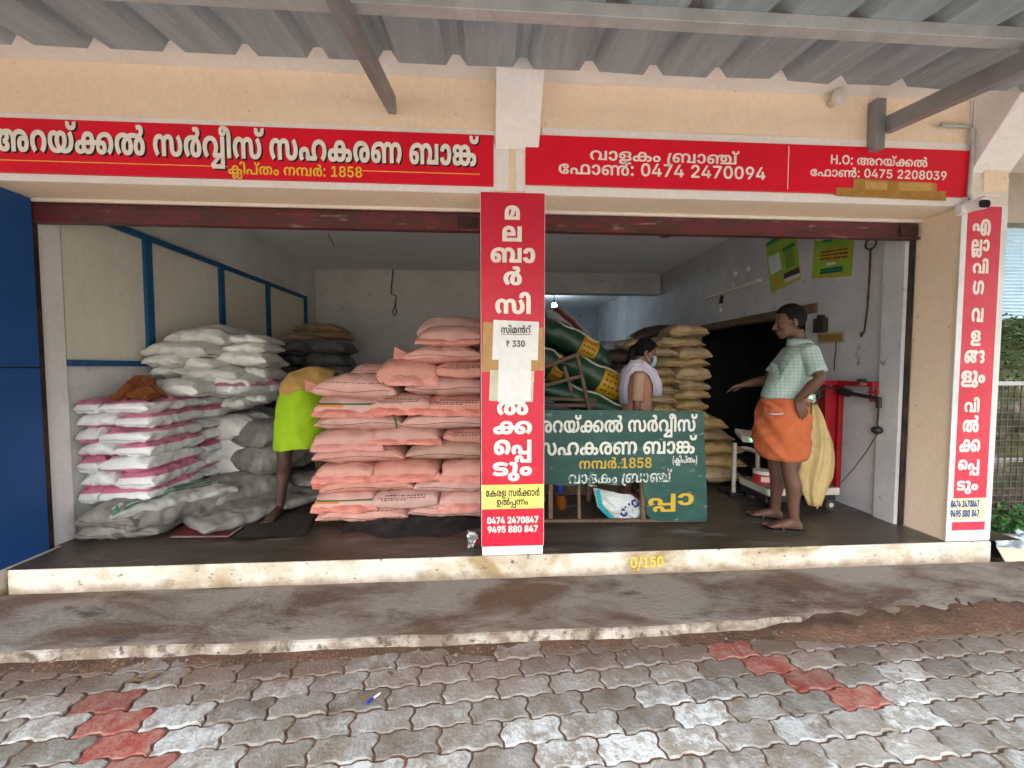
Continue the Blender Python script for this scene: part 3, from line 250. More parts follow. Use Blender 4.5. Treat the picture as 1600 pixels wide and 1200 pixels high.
[[175,-8,16,4,82,68,-61,80,-24,56,-13,60,0,56,13,64,27,48,18,17,36,20,36,9,48,-9,18,-9,24,-24,15,-32,5,-20,0,-376,6,-6,129,2,5,372,9,36,12,24,23,24,18,9,20,5,52,-1,36,-16,16,-19,13,-26,9,-44,0,-136,8,-64,17,-56,33,-54,32,-27,48,-24,56,-13,100,0,72,21,48,27,53,58,24,44,21,88,0,80,-9,52,-16,52,-37,70,-26,34,-54,53,-10,-1,-80,-64,0,-8,55,-72,24,-52,13,-52,4,-80,-13,-64,-24,-44,-21,-22,-44,-20,-52,0,-46,22,-27,44,-9,56,0,128,-17,96,-16,36,-21,30,-48,39,-44,20,-36,9,-100,0,-48,-13,-24,-12,-64,-46,-52,42,-32,16,-52,13,-96,0,-60,-17,-54,-29,-58,-62,-25,-50,-17,-72,0,-96,21,-88,40,-76]],
[[256,-201,435,0,1,92,-6,6,-388,0,-60,4,-46,18,-12,28,12,32,34,17,204,9,56,9,56,16,74,41,27,24,28,36,28,64,13,76,0,36,-13,72,-24,56,-23,32,-38,37,-36,24,-44,20,-60,17,-60,8,-76,0,-84,-13,-60,-20,-74,-45,-43,-48,-28,-56,-13,-68,5,-52,20,-56,19,-28,50,-41,40,-16,28,-5,72,0,48,13,32,16,30,25,19,28,17,56,0,36,-9,36,-17,34,-30,30,-34,17,-32,9,-80,0,-20,-7,-2,5,10,9,44,24,68,17,112,-4,52,-17,38,-25,18,-18,25,-42,13,-48,-1,-72,-24,-68,-11,-16,-30,-25,-32,-16,-64,-17,-80,-8,-116,0,-52,-9,-68,-32,-29,-33,-16,-40,-5,-44,13,-52,19,-28,22,-21,40,-20,76,-17],[206,214,-24,12,-17,17,-12,32,-5,44,38,21,20,5,40,-1,26,-13,15,-24,5,-24,-5,-28,-25,-33,-24,-9]],
[[236,-321,10,-1,77,41,-26,56,-1,28,5,20,11,16,14,13,24,9,44,-5,25,-21,12,-32,1,-20,-15,-52,37,-53,441,1,-1,881,-128,1,-6,-6,-2,-457,-287,1,13,48,0,48,-25,68,-45,50,-28,19,-72,24,-100,1,-56,-13,-66,-37,-34,-38,-26,-62,-4,-44,4,-36,13,-44,16,-32,49,-60,100,56,-37,60,-9,32,0,36,20,52,22,21,40,13,32,0,28,-9,22,-17,15,-24,9,-28,0,-48,-5,-24,-27,-52,6,-14,40,-43,388,-1,6,-6,0,-216,-6,-6,-212,1,2,57,-21,52,-41,37,-48,20,-84,9,-56,-9,-40,-16,-28,-19,-29,-34,-12,-32,-5,-36,13,-60]],
[[175,-7,10,-1,87,69,-48,64,-28,52,-17,60,-4,84,5,32,20,52,37,42,36,19,16,5,48,0,28,-9,28,-23,17,-38,5,-20,0,-376,6,-6,129,2,5,372,9,32,15,28,22,21,40,17,52,0,20,-5,18,-9,20,-20,15,-24,9,-40,1,-372,133,-1,2,321,9,80,13,30,28,27,32,13,52,0,40,-17,32,-27,25,-46,13,-52,0,-76,-17,-68,-28,-56,-52,-68,85,-68,10,-1,38,37,51,68,36,84,13,56,0,108,-21,76,-33,58,-42,42,-58,33,-64,17,-84,0,-32,-5,-68,-28,-44,-38,-60,46,-52,20,-28,5,-76,0,-40,-9,-48,-20,-52,-42,-68,50,-48,17,-108,4,-56,-13,-64,-32,-44,-39,-41,-70,-21,-76,0,-96,13,-64,16,-44,33,-58,42,-54]],
[[270,-6,98,-2,32,5,40,12,68,39,49,54,32,60,20,72,9,56,-4,176,-13,60,-32,80,-31,44,-50,45,-40,20,-80,21,-92,0,-28,-5,-52,-16,-62,-37,-42,-46,-25,-42,-20,-52,-17,-80,-4,-32,4,-160,13,-64,28,-72,35,-52,46,-41,64,-32],[296,153,-24,12,-16,15,-25,62,-9,60,4,160,13,52,16,32,13,14,32,16,44,0,16,-5,28,-23,13,-22,12,-36,9,-64,-4,-160,-17,-64,-25,-34,-32,-16]],
[[364,0,181,-1,3,113,86,4,1,144,-6,6,-81,2,-1,180,-6,6,-169,-2,-3,-185,-165,1,16,36,232,416,-7,6,-172,0,-17,-18,-248,-444,-1,-144,6,-6,348,-1]],
[[105,0,200,0,284,564,-1,161,-537,-1,1,-153,328,-1,6,-6]],
[[51,0,554,0,-1,157,-279,3,173,152,54,62,33,58,17,68,-9,72,-29,62,-52,51,-44,24,-64,20,-60,9,-56,0,-56,-9,-52,-16,-58,-33,-39,-40,-20,-32,-16,-40,-9,-40,2,-37,184,0,3,29,15,32,34,25,40,9,40,-9,18,-9,18,-18,14,-30,0,-48,-13,-32,-29,-38,-312,-260]],
[[263,-6,110,-2,68,13,56,20,58,33,32,32,31,52,9,32,0,48,-13,40,-33,50,-52,39,-69,23,1,5,44,14,32,20,41,45,21,52,0,60,-9,28,-21,38,-44,43,-56,32,-76,21,-116,4,-92,-21,-48,-24,-32,-23,-41,-50,-17,-40,-4,-56,25,-68,19,-24,30,-25,32,-16,36,-10,1,-5,-53,-15,-32,-16,-49,-45,-24,-40,-9,-32,0,-56,9,-32,27,-44,34,-34,28,-19,84,-36],[297,129,-38,17,-23,28,-9,24,1,40,15,28,18,17,24,12,16,5,40,0,28,-9,34,-29,11,-20,5,-28,-9,-36,-17,-26,-20,-15,-28,-9],[297,441,-36,19,-21,34,-1,40,9,24,21,21,28,12,28,5,36,-9,22,-13,15,-20,9,-24,-1,-32,-13,-26,-20,-19,-28,-13]],
[[162,0,191,0,183,272,44,80,16,40,13,64,0,64,-13,56,-37,62,-38,38,-58,33,-64,20,-56,9,-52,0,-68,-13,-60,-24,-40,-27,-36,-36,-37,-66,-13,-56,0,-80,17,-60,35,-56,54,-41,52,-20,48,-9,87,6],[295,383,-38,17,-23,28,-13,32,1,52,16,36,21,21,36,17,52,-1,30,-13,27,-28,17,-48,-5,-44,-13,-30,-28,-27,-32,-13]],
[[263,-6,98,-2,52,9,56,20,74,53,31,40,16,32,12,36,9,60,-5,60,-24,68,-25,38,-34,34,-46,25,-52,16,-76,1,-48,-13,-24,-12,-48,-47,-6,2,12,136,6,17,320,2,0,158,-485,-1,-29,-376,2,-22,168,-35,28,31,32,19,64,5,44,-20,13,-14,16,-36,5,-48,-17,-48,-25,-25,-48,-17,-36,1,-38,17,-23,24,-10,36,-5,2,-185,-2,-1,-28,13,-48,33,-54,32,-32,76,-43]],
[[849,-225,86,-2,28,4,64,25,38,33,11,16,25,64,4,36,-2,425,-184,0,-3,-245,-105,-2,-6,6,0,48,9,68,16,60,24,48,47,56,46,25,28,9,72,4,28,-5,48,-20,45,-41,16,-24,24,-56,17,-96,0,-84,-8,-60,-13,-56,-24,-64,-52,-100,147,-74,9,6,56,88,32,68,24,72,13,60,4,32,-4,168,-21,84,-32,68,-33,46,-30,30,-46,33,-48,24,-76,21,-56,8,-88,0,-92,-17,-44,-16,-52,-28,-32,-23,-48,-48,-29,-42,-24,-48,-29,-96,-8,-52,0,-76,-6,-6,-81,2,3,68,-25,68,-51,56,-26,17,-48,20,-72,13,-52,0,-92,-17,-52,-24,-30,-21,-39,-48,-21,-56,4,-92,29,-68,45,-57,141,53,-35,92,0,48,5,16,11,20,30,21,20,5,40,-5,25,-21,17,-48,-5,-44,-25,-56,56,-66,8,-4,236,-1,19,-65,43,-76,40,-40,34,-21,56,-20],[883,-102,-20,4,-25,25,-16,32,-9,32,2,9,101,-1,0,-80,-13,-17]],
[[669,-337,74,2,40,9,40,16,28,19,32,32,29,62,9,44,0,52,-9,48,-20,52,23,2,6,6,-1,560,-186,0,-1,-432,-6,-6,-488,1,-2,73,6,6,392,1,2,113,-4,40,-17,68,-25,46,-38,42,-62,37,-76,21,-104,4,-76,-13,-52,-20,-52,-35,-41,-50,-28,-64,-9,-48,-4,-344,6,-6,71,-2,-32,-56,-13,-56,0,-64,9,-40,16,-40,20,-28,25,-21,40,-20,36,-9,84,0,48,13,32,19,21,22,20,36,9,48,-5,44,-20,44,-29,29,-40,16,-80,5,-31,-6,9,16,34,29,44,16,44,5,48,-9,16,-8,29,-33,13,-36,4,-76,9,-52,23,-52,32,-32,46,-25],[255,-238,-21,13,-12,28,-4,28,33,13,24,0,24,-11,9,-34,-8,-24,-9,-9,-12,-5],[671,-226,-24,19,-9,22,-9,112,-13,48,-11,20,2,6,116,-1,9,-9,28,-64,5,-92,-17,-40,-33,-21],[239,334,-2,25,5,20,20,40,17,17,44,17,40,0,46,-18,27,-32,13,-40,0,-24,-6,-6]],
[[177,-8,10,-1,129,77,-58,88,-16,36,-17,80,4,48,9,32,27,48,42,33,48,17,72,0,48,-17,46,-41,19,-36,13,-60,-9,-84,-36,-80,-35,-48,58,-85,508,0,1,569,-186,0,-1,-436,-6,-6,-149,2,26,52,17,64,0,76,-9,44,-28,68,-29,42,-34,34,-54,33,-96,33,-72,8,-60,0,-108,-17,-32,-12,-72,-40,-30,-25,-34,-42,-29,-58,-17,-64,0,-92,21,-80,24,-48,47,-64]],
[[269,-8,118,-2,64,13,60,28,42,37,31,52,17,56,8,64,0,116,9,44,25,37,28,13,44,0,44,-20,29,-46,9,-32,4,-80,-9,-52,-16,-44,-62,-108,137,-79,40,45,45,66,28,56,21,72,4,112,-13,60,-37,74,-36,40,-44,31,-60,24,-44,9,-76,4,-72,-8,-52,-17,-40,-20,-24,-19,-33,-38,-28,-64,-13,-76,0,-120,-13,-60,-25,-30,-12,-7,-16,-5,-44,0,-46,26,-27,48,-9,44,0,68,13,60,16,40,56,96,-107,65,-32,13,-61,-78,-48,-84,-16,-48,-9,-48,4,-120,13,-44,24,-48,41,-50,24,-19,52,-28]],
[[282,-206,491,0,1,124,-6,6,-496,0,-28,9,-18,21,1,20,7,12,42,14,316,0,64,9,56,20,48,43,13,22,13,44,-5,64,-23,44,-55,48,50,44,20,44,1,52,-22,54,-48,43,-68,28,-80,17,-196,4,-56,-8,-108,-29,-48,-24,-44,-31,-45,-54,-12,-24,-13,-48,0,-72,13,-44,21,-34,36,-35,44,-24,52,-13,100,0,64,17,38,21,22,22,17,30,9,32,0,60,-9,28,-37,46,-32,19,-36,12,-80,7,24,10,80,12,120,0,64,-13,26,-13,15,-20,4,-20,-11,-28,-30,-13,-45,-3,-1,-116,6,-6,60,-5,20,-11,9,-14,1,-32,-12,-20,-38,-14,-276,0,-104,-13,-36,-12,-42,-25,-22,-22,-21,-38,-9,-32,1,-64,20,-48,33,-34,40,-23,36,-12,52,-9],[228,249,-16,4,-17,17,-9,20,-3,36,33,14,36,-1,20,-11,13,-22,-4,-32,-7,-12,-14,-9]],
[[1550,-12,94,6,36,9,40,20,45,41,16,28,9,32,-5,64,-20,44,-31,32,-37,20,49,36,19,28,13,44,0,52,-9,28,-23,36,-38,33,-32,16,-52,16,-72,9,-56,0,-84,-13,-88,-32,-72,-54,-12,4,-60,46,-48,24,-84,21,-112,4,-92,-12,-40,-12,-88,16,-96,8,-96,0,-136,-12,-112,-25,-72,-28,-36,-20,-32,-23,-44,-44,-25,-38,-24,-60,-9,-44,0,-100,17,-64,12,-28,23,-32,50,-41,68,-28,24,-5,128,4,72,29,20,15,29,34,20,44,9,44,0,32,-9,48,-31,60,-20,20,-34,21,-60,17,-72,0,-28,-7,-2,5,28,28,22,13,88,36,88,17,144,3,6,-9,-35,-40,-28,-52,-17,-60,-4,-72,9,-52,20,-56,45,-58,24,-19,56,-28,72,-17,124,0,64,13,52,24,32,27,17,26,8,24,5,52,-9,36,-9,18,-32,32,-34,22,48,36,23,48,0,48,-8,24,-27,32,-1,4,7,1,64,-31,21,-22,20,-40,13,-76,1,-288,181,-2,6,6,0,244,4,44,17,64,19,32,36,36,30,17,56,13,52,-5,20,-8,17,-17,9,-28,-5,-20,-9,-13,-32,-16,-85,-7,-1,-116,6,-6,88,-4,24,-9,21,-25,0,-36,-17,-17,-24,-9,-60,0,-36,7,-22,-117,14,-10],[252,111,-26,17,-15,28,-9,40,1,20,9,9,28,12,48,0,18,-13,15,-24,0,-52,-8,-20,-13,-13,-16,-5],[800,115,-48,23,-13,14,-16,32,-5,20,0,76,9,36,25,50,46,46,30,14,40,-20,10,-18,0,-32,-14,-21,-16,-8,-61,-7,-1,-120,6,-6,60,0,20,-9,17,-21,1,-20,-12,-20,-26,-9]],
[[420,-281,554,0,-1,841,-128,1,-6,-6,0,-452,-6,-6,-199,2,32,60,21,68,4,76,-5,40,-16,56,-41,70,-34,34,-58,37,-76,24,-56,9,-76,0,-60,-9,-72,-24,-52,-32,-50,-49,-19,-28,-16,-32,-21,-76,0,-88,9,-48,49,-102,80,-84,16,-10,88,72,-46,48,-23,32,-29,72,-4,100,13,48,23,40,32,32,34,21,44,13,56,4,68,-17,30,-17,34,-34,29,-54,9,-36,0,-80,-5,-24,-12,-36,-24,-44,-53,-58,-1,-10,41,-61,143,-3,-263,-186,-1,-10],[545,-191,2,10,258,181,37,-1,-1,-185]],
[[65,0,129,-2,6,6,0,580,-21,112,-20,44,-15,20,-32,32,-58,33,-52,16,-60,9,-68,0,-64,-13,-42,-21,-32,-32,-20,-48,0,-56,5,-20,13,-26,32,-31,32,-16,36,-9,56,0,52,13,36,23,25,34,15,75,17,-15,16,-40,13,-84],[-142,663,-16,4,-21,21,-5,16,5,28,15,20,26,13,40,0,13,-21,5,-24,-5,-24,-17,-25]],
[[107,-7,7,-2,95,54,-36,60,-9,32,0,36,9,36,13,22,24,19,24,9,52,0,16,-5,33,-29,17,-44,0,-48,-9,-32,-25,-44,48,-57,424,0,45,69,-58,68,-32,72,-5,24,0,84,13,44,27,48,50,41,68,21,60,0,48,-13,44,-27,37,-46,16,-36,9,-40,0,-68,-9,-40,-24,-56,-69,-84,70,-60,18,-9,32,23,68,76,29,54,16,44,9,44,0,84,-21,84,-32,56,-37,42,-32,23,-80,36,-64,13,-116,0,-64,-13,-72,-32,-44,-31,-37,-42,-24,-40,-25,-76,-4,-28,4,-84,25,-76,26,-44,-5,-6,-179,2,13,44,0,52,-17,52,-21,34,-24,24,-48,31,-84,21,-60,0,-76,-17,-52,-28,-34,-33,-23,-36,-13,-40,-4,-52,13,-60,24,-48]],
[[216,-8,86,-2,68,21,28,19,25,26,24,44,9,36,0,72,-13,44,-17,30,-32,31,-40,20,-36,9,-68,0,-74,-22,5,24,27,48,36,36,50,29,76,17,68,-4,52,-21,33,-33,12,-24,13,-48,0,-340,6,-6,129,2,1,340,4,32,13,44,12,20,17,17,24,12,36,9,44,-5,30,-13,31,-36,13,-48,0,-368,6,-6,129,2,1,336,5,48,16,44,27,28,30,13,36,5,28,-5,48,-27,25,-30,20,-44,9,-52,0,-56,-13,-60,-24,-56,-61,-80,84,-69,8,-4,8,3,52,56,33,50,20,40,20,60,9,48,0,92,-17,72,-24,48,-39,48,-34,25,-40,20,-56,17,-100,0,-40,-9,-52,-24,-48,-37,-64,49,-64,21,-92,0,-40,-9,-52,-24,-44,-38,-84,50,-84,21,-112,0,-92,-21,-60,-28,-36,-24,-44,-43,-45,-78,-21,-84,0,-104,9,-44,20,-48,45,-57,52,-32],[246,83,-44,20,-17,21,-16,40,-5,48,10,14,20,11,64,13,24,-5,28,-19,13,-26,5,-40,-9,-40,-21,-26,-32,-12]],
[[236,-12,62,2,40,9,44,16,40,22,60,-30,64,-17,96,0,64,17,60,35,30,30,19,28,32,76,11,67,52,-1,46,-18,18,-14,17,-30,1,-36,-14,-34,-28,-19,-52,-5,-40,7,-23,-93,43,-10,88,0,40,9,58,29,39,44,21,60,-5,80,-29,54,-36,31,-48,24,-44,12,-106,11,-21,76,-33,62,-58,54,-46,21,-56,13,-100,0,-40,-9,-80,-38,-52,26,-80,21,-104,0,-24,-5,-72,-35,-29,-34,-16,-36,-5,-56,9,-32,15,-28,28,-28,35,-24,-33,-22,-37,-38,-21,-52,0,-60,13,-40,12,-20,49,-45,56,-21],[230,87,-28,8,-25,21,-13,40,9,40,27,28,30,13,68,9,28,-1,15,-77,18,-52,-21,-13,-40,-12],[570,87,-36,12,-41,37,-24,56,-8,52,261,1,2,-13,-13,-56,-23,-44,-28,-28,-18,-9,-32,-9],[278,343,-56,8,-40,23,-10,26,0,28,16,28,22,13,20,5,48,0,32,-9,45,-25,-24,-96],[466,343,15,61,21,34,24,19,48,17,60,-5,34,-17,35,-44,17,-52,-1,-12,-5,-2]],
[[189,-244,106,-2,5,6,-62,124,-40,120,-29,144,-8,84,4,144,21,128,40,140,28,68,43,80,-2,6,-108,-1,-29,-41,-40,-76,-36,-100,-21,-84,-16,-96,-4,-200,21,-140,20,-80,36,-100,32,-64]],
[[32,-244,109,-1,33,45,40,76,36,100,29,124,12,96,0,160,-21,140,-28,104,-28,76,-32,64,-32,52,-9,6,-107,-2,68,-144,40,-132,25,-152,4,-124,-16,-148,-33,-136,-44,-116]],
[[56,0,681,-1,2,309,-21,96,-29,54,-46,46,-66,37,-64,20,-56,9,-136,0,-48,-8,-60,-21,-46,-25,-67,-68,-32,-76,-13,-96],[193,97,-2,203,17,84,25,46,36,31,44,13,32,-5,25,-21,13,-36,0,-40,-13,-56,-40,-76,-29,-38,-84,-88],[373,98,-2,6,83,96,44,76,17,60,0,76,-23,52,5,5,26,-13,40,-36,27,-52,13,-64,-1,-204]],
[[175,-8,16,4,82,68,-61,80,-24,56,-13,64,5,88,20,52,37,42,44,23,28,5,40,-5,30,-13,19,-20,20,-52,3,-385,133,1,1,268,4,56,9,40,20,44,39,40,38,17,44,9,79,-2,-45,-48,-35,-48,-28,-60,-13,-52,4,-112,13,-40,25,-46,52,-47,80,-29,92,0,28,5,60,24,32,23,29,34,28,64,9,40,0,96,-17,68,-32,68,-27,36,-63,60,54,72,16,44,5,52,-13,48,-11,20,-30,29,-48,20,-28,5,-80,0,-36,-4,-49,-14,25,-89,28,7,60,0,24,-9,13,-13,9,-24,-1,-32,-16,-32,-25,-29,-68,11,-136,0,-80,-21,-56,-28,-36,-26,-60,46,-56,24,-24,5,-104,0,-60,-17,-40,-20,-32,-23,-45,-54,-28,-60,-13,-60,0,-92,13,-64,24,-60,25,-42],[881,87,-28,8,-29,25,-16,36,-9,60,4,44,21,72,33,58,36,38,33,-32,24,-36,16,-36,17,-72,0,-60,-13,-52,-15,-28,-22,-17,-28,-9]],
[[243,0,157,0,-194,264,67,27,28,19,30,30,23,40,19,57,149,3,-1,97,-152,2,-39,73,191,3,0,98,-465,-1,1,-97,104,-1,20,-5,34,-25,19,-32,0,-12,-5,-2,-172,-1,-2,-93,6,-6,173,-2,0,-12,-12,-28,-25,-25,-44,-17,-77,-2,-17,-96]],
[[21,-244,109,-2,9,10,259,1033,-108,1,-9,-6,-212,-832]],
[[332,-6,110,-2,24,5,56,16,72,40,46,41,35,48,24,48,17,64,-6,10,-188,0,-9,-10,-18,-44,-23,-24,-34,-17,-48,-7,-52,7,-32,16,-41,45,-16,40,-9,40,-4,32,4,72,9,40,16,40,19,28,38,29,40,13,56,0,20,-5,50,-33,15,-24,10,-32,9,-10,193,2,-16,76,-28,60,-23,32,-36,36,-38,25,-40,20,-72,21,-120,4,-44,-8,-56,-17,-72,-40,-46,-41,-35,-48,-28,-56,-21,-80,-4,-28,4,-140,25,-88,20,-40,53,-66,60,-47,76,-32]],
[[268,0,267,0,234,724,-211,2,-9,-6,-104,-368,-43,-176,-71,272,-84,276,-222,0]],
[[46,0,337,-2,60,4,40,9,60,24,28,19,36,36,21,34,17,64,0,40,-13,48,-25,42,-24,23,-40,24,-60,13,-5,6,57,23,30,21,27,32,16,32,9,40,-5,56,-16,40,-35,44,-58,33,-84,21,-373,-2],[247,159,0,150,120,1,40,-17,17,-17,12,-32,1,-24,-9,-24,-17,-21,-44,-17],[247,435,0,134,108,1,24,-9,20,-15,13,-30,1,-20,-9,-28,-15,-16,-46,-18]],
[[27,0,450,0,0,156,-121,2,-6,6,0,396,6,6,121,2,-1,157,-449,-1,0,-156,121,-2,6,-6,0,-396,-6,-6,-121,-2]],
[[332,-6,102,-2,28,4,72,21,60,32,52,43,33,42,32,60,25,84,4,36,-4,132,-25,88,-20,40,-27,40,-70,65,-72,36,-88,21,-92,0,-48,-9,-52,-16,-74,-41,-44,-40,-35,-48,-40,-92,-13,-72,0,-108,13,-72,16,-48,40,-68,41,-46,48,-35,48,-24],[354,165,-36,12,-32,23,-29,46,-21,96,4,76,21,72,15,24,28,28,54,22,60,0,28,-9,30,-17,26,-26,13,-22,21,-76,0,-100,-17,-68,-31,-48,-18,-13,-48,-20]],
[[332,-6,106,-2,28,4,60,17,64,32,50,41,35,48,20,40,17,60,4,24,0,140,-6,6,-312,-1,-1,-137,125,-2,6,-6,-5,-24,-13,-26,-22,-22,-26,-13,-32,-9,-76,1,-40,16,-18,13,-31,40,-25,76,-4,36,4,72,13,48,20,40,37,37,52,21,56,0,32,-9,30,-17,15,-16,19,-34,193,2,-8,48,-20,48,-57,70,-36,27,-44,24,-80,25,-116,4,-44,-8,-64,-21,-64,-36,-46,-41,-39,-52,-28,-56,-21,-76,-4,-28,4,-140,21,-76,28,-56,35,-48,70,-57,80,-36]],
[[46,0,485,-2,6,6,-2,153,-289,3,-1,560,-6,6,-188,0,-6,-6]],
[[46,0,277,-2,88,8,72,21,44,20,44,31,40,40,29,42,32,76,17,88,0,76,-17,88,-28,72,-39,56,-48,44,-74,41,-104,25,-333,-2],[247,167,-1,389,109,2,48,-13,26,-13,30,-30,25,-62,5,-28,0,-100,-17,-64,-31,-44,-34,-21,-48,-13]]]
RUNS = {
"main": [[0,0],[1,1733],[2,2512],[3,3705],[4,3705],[5,5470],[6,6886],[7,7195],[8,8590],[9,9452],[10,10549],[7,10846],[3,12241],[6,12241],[7,12550],[11,13945],[12,15313],[13,16522],[14,17382],[6,18938],[15,19247],[16,20767],[17,21378],[3,22614]],
"clipt": [[18,0],[19,1130],[20,1395],[21,2354],[22,2354],[23,3465],[24,3958],[25,4267],[26,5245],[27,6536],[28,7340],[24,7622],[29,7931],[30,8578],[31,9225],[30,9872]],
"branch": [[32,0],[33,1040],[34,1603],[35,2376],[23,3506],[24,3999],[36,4308],[37,4601],[33,6016],[38,6579],[21,8373]],
"phone": [[39,0],[40,643],[33,1870],[41,2433],[28,4080],[24,4362],[42,4671],[43,5318],[44,5965],[43,6612],[24,7259],[45,7568],[43,8215],[44,8862],[42,9509],[42,10156],[46,10803],[43,11450]],
"ho": [[47,0],[48,746],[49,1028],[28,1797],[24,2079],[50,2388],[51,4015],[52,4745],[21,5869],[53,5869],[54,7505]],
"phone_ho": [[39,0],[40,643],[33,1870],[41,2433],[28,4080],[24,4362],[42,4671],[43,5318],[44,5965],[31,6612],[24,7259],[45,7568],[45,8215],[42,8862],[30,9509],[42,10156],[55,10803],[46,11450]],
"va": [[56,0]],
"vb": [[57,0]],
"vc": [[15,0],[16,1520]],
"vd": [[8,0]],
"ve": [[7,0],[58,1395]],
"vf": [[5,0]],
"vg": [[4,0]],
"vh": [[59,0],[60,838]],
"vi": [[61,0],[62,651],[63,1063]],
"gov": [[39,0],[35,643],[64,1773],[34,2576],[24,3349],[65,3658],[27,4971],[53,5775],[33,7411],[27,7974]],
"prod": [[66,0],[54,747],[67,2063],[68,3022],[23,4352]],
"t1": [[69,0],[70,645],[71,1290],[70,1935],[6,2580],[72,2889],[70,3534],[71,4179],[69,4824],[73,5469],[70,6114],[71,6759]],
"t2": [[74,0],[70,645],[74,1290],[75,1935],[6,2580],[73,2889],[73,3534],[69,4179],[6,4824],[73,5133],[70,5778],[71,6423]],
"ra": [[76,0]],
"rb": [[77,0],[16,976]],
"rc": [[78,0],[58,1097]],
"rd": [[79,0]],
"re": [[78,0]],
"rf": [[80,0]],
"rg": [[81,0]],
"rh": [[80,0],[62,817],[63,1229]],
"g1": [[50,0],[51,1627],[52,2357],[21,3481],[53,3481],[54,5117],[24,6433],[65,6742],[27,8055],[82,8859],[83,9899],[65,10164],[21,11477]],
"g2": [[65,0],[84,1313],[35,2604],[64,3734],[85,4537],[24,6000],[37,6309],[33,7724],[86,8287],[21,9441]],
"g3": [[87,0],[18,332],[19,1462],[20,1727],[21,2686],[22,2686],[23,3797],[88,4290]],
"g4": [[25,0],[26,978],[27,2269],[48,3073],[29,3355],[30,4002],[31,4649],[30,5296]],
"g5": [[32,0],[33,1040],[34,1603],[35,2376],[23,3506],[24,3999],[36,4308],[37,4601],[33,6016],[38,6579],[21,8373]],
"g6": [[67,0],[33,959]],
"cem": [[65,0],[19,1313],[89,1578],[90,2374],[51,3533],[21,4263]],
"rs": [[91,0],[24,572],[55,881],[55,1528],[42,2175]],
"mark": [[42,0],[92,647],[29,1067],[31,1714],[42,2361]],
"cnc": [[93,0],[94,748],[93,1543]],
"big": [[95,0],[96,668],[97,1175],[98,1950],[97,2704],[99,3479],[100,4044]]}
def lettering(name, key, x0, x1, zb, h, y, material, parent=None, thick=.0012, rot=None, loc=None, grow=0., dx=0., dz=0., pos=None):
    """a word as one mesh in the x-z plane facing -y; h = height of the plain letters above the baseline zb"""
    run = RUNS[key]; lo = 1e9; hi = -1e9
    for gi, gx in run:
        for c in GLY[gi]:
            X = 0
            for k in range(0, len(c), 2): X += c[k]; lo = min(lo, X+gx); hi = max(hi, X+gx)
    sx = (x1-x0)/(hi-lo); sz = h/582.
    cu = bpy.data.curves.new(name, 'CURVE'); cu.dimensions = '2D'; cu.fill_mode = 'BOTH'; cu.extrude = thick/2; cu.offset = grow
    for gi, gx in run:
        for c in GLY[gi]:
            n = len(c)//2; sp = cu.splines.new('POLY'); sp.points.add(n-1); sp.use_cyclic_u = True; X = Z = 0
            for k in range(n):
                X += c[2*k]; Z += c[2*k+1]; sp.points[k].co = (x0+(X+gx-lo)*sx+dx, Z*sz+dz, 0, 1)
    tmp = bpy.data.objects.new('tmp', cu); COL.objects.link(tmp)
    dg = bpy.context.evaluated_depsgraph_get(); me = bpy.data.meshes.new_from_object(tmp.evaluated_get(dg))
    bpy.data.objects.remove(tmp); bpy.data.curves.remove(cu)
    me.name = name
    me.transform(Matrix.Translation((0, y, zb)) @ Matrix.Rotation(R(90), 4, 'X'))
    me.materials.clear(); me.materials.append(material)
    o = bpy.data.objects.new(name, me); COL.objects.link(o)
    if parent: o.parent = parent
    if loc: o.location = loc
    if rot: o.rotation_euler = rot
    return o

# ================================================================ materials of the place
M = {}
M['peach'] = mat('peach_paint', (.84,.69,.525), (.80,.63,.46), 1.3, .40, .75, .85, .15, 55, c3=(.42,.31,.22), s3=23, lo3=.69, hi3=.74, stretch=(1,1,.8))
M['cream'] = mat('cream_paint', (.74,.70,.62), (.66,.61,.52), 2.6, .45, .7, .85, .15, 50, c3=(.35,.31,.26), s3=19, lo3=.68, hi3=.75)
M['white'] = mat('white_paint', (.80,.78,.77), (.72,.70,.68), 2.1, .45, .7, .85, .12, 45, c3=(.38,.35,.32), s3=24, lo3=.70, hi3=.76)
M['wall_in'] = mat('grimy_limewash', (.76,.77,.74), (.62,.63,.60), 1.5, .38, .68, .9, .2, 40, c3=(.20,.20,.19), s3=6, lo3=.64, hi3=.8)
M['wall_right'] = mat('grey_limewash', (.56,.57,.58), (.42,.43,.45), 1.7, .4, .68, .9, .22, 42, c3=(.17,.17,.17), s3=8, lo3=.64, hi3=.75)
M['ceiling'] = mat('ceiling_limewash', (.82,.83,.83), (.73,.74,.74), 1.2, .4, .7, .9, .1, 40, c3=(.28,.28,.27), s3=12, lo3=.70, hi3=.75, stretch=(.5,1.6,1))
M['blue_wall'] = mat('back_room_wall', (.34,.38,.42), (.24,.28,.31), 1.4, .4, .65, .9, .2, 40, c3=(.06,.06,.06), s3=5, lo3=.68, hi3=.72)
M['step_white'] = mat('step_whitewash', (.68,.63,.54), (.36,.27,.14), 2.0, .47, .66, .9, .4, 45, c3=(.13,.11,.09), s3=17, lo3=.62, hi3=.70, stretch=(1,1,1.5))
M['kerb_white'] = mat('worn_kerb_whitewash', (.50,.465,.41), (.21,.165,.125), 5, .38, .56, .95, .8, 50, c3=(.10,.08,.06), s3=14, lo3=.55, hi3=.66)
M['slab'] = mat('dirty_concrete', (.235,.21,.185), (.105,.066,.045), 2.3, .43, .60, .72, .7, 42, c3=(.055,.042,.035), s3=4.2, lo3=.60, hi3=.74, stretch=(.7,1.5,1))
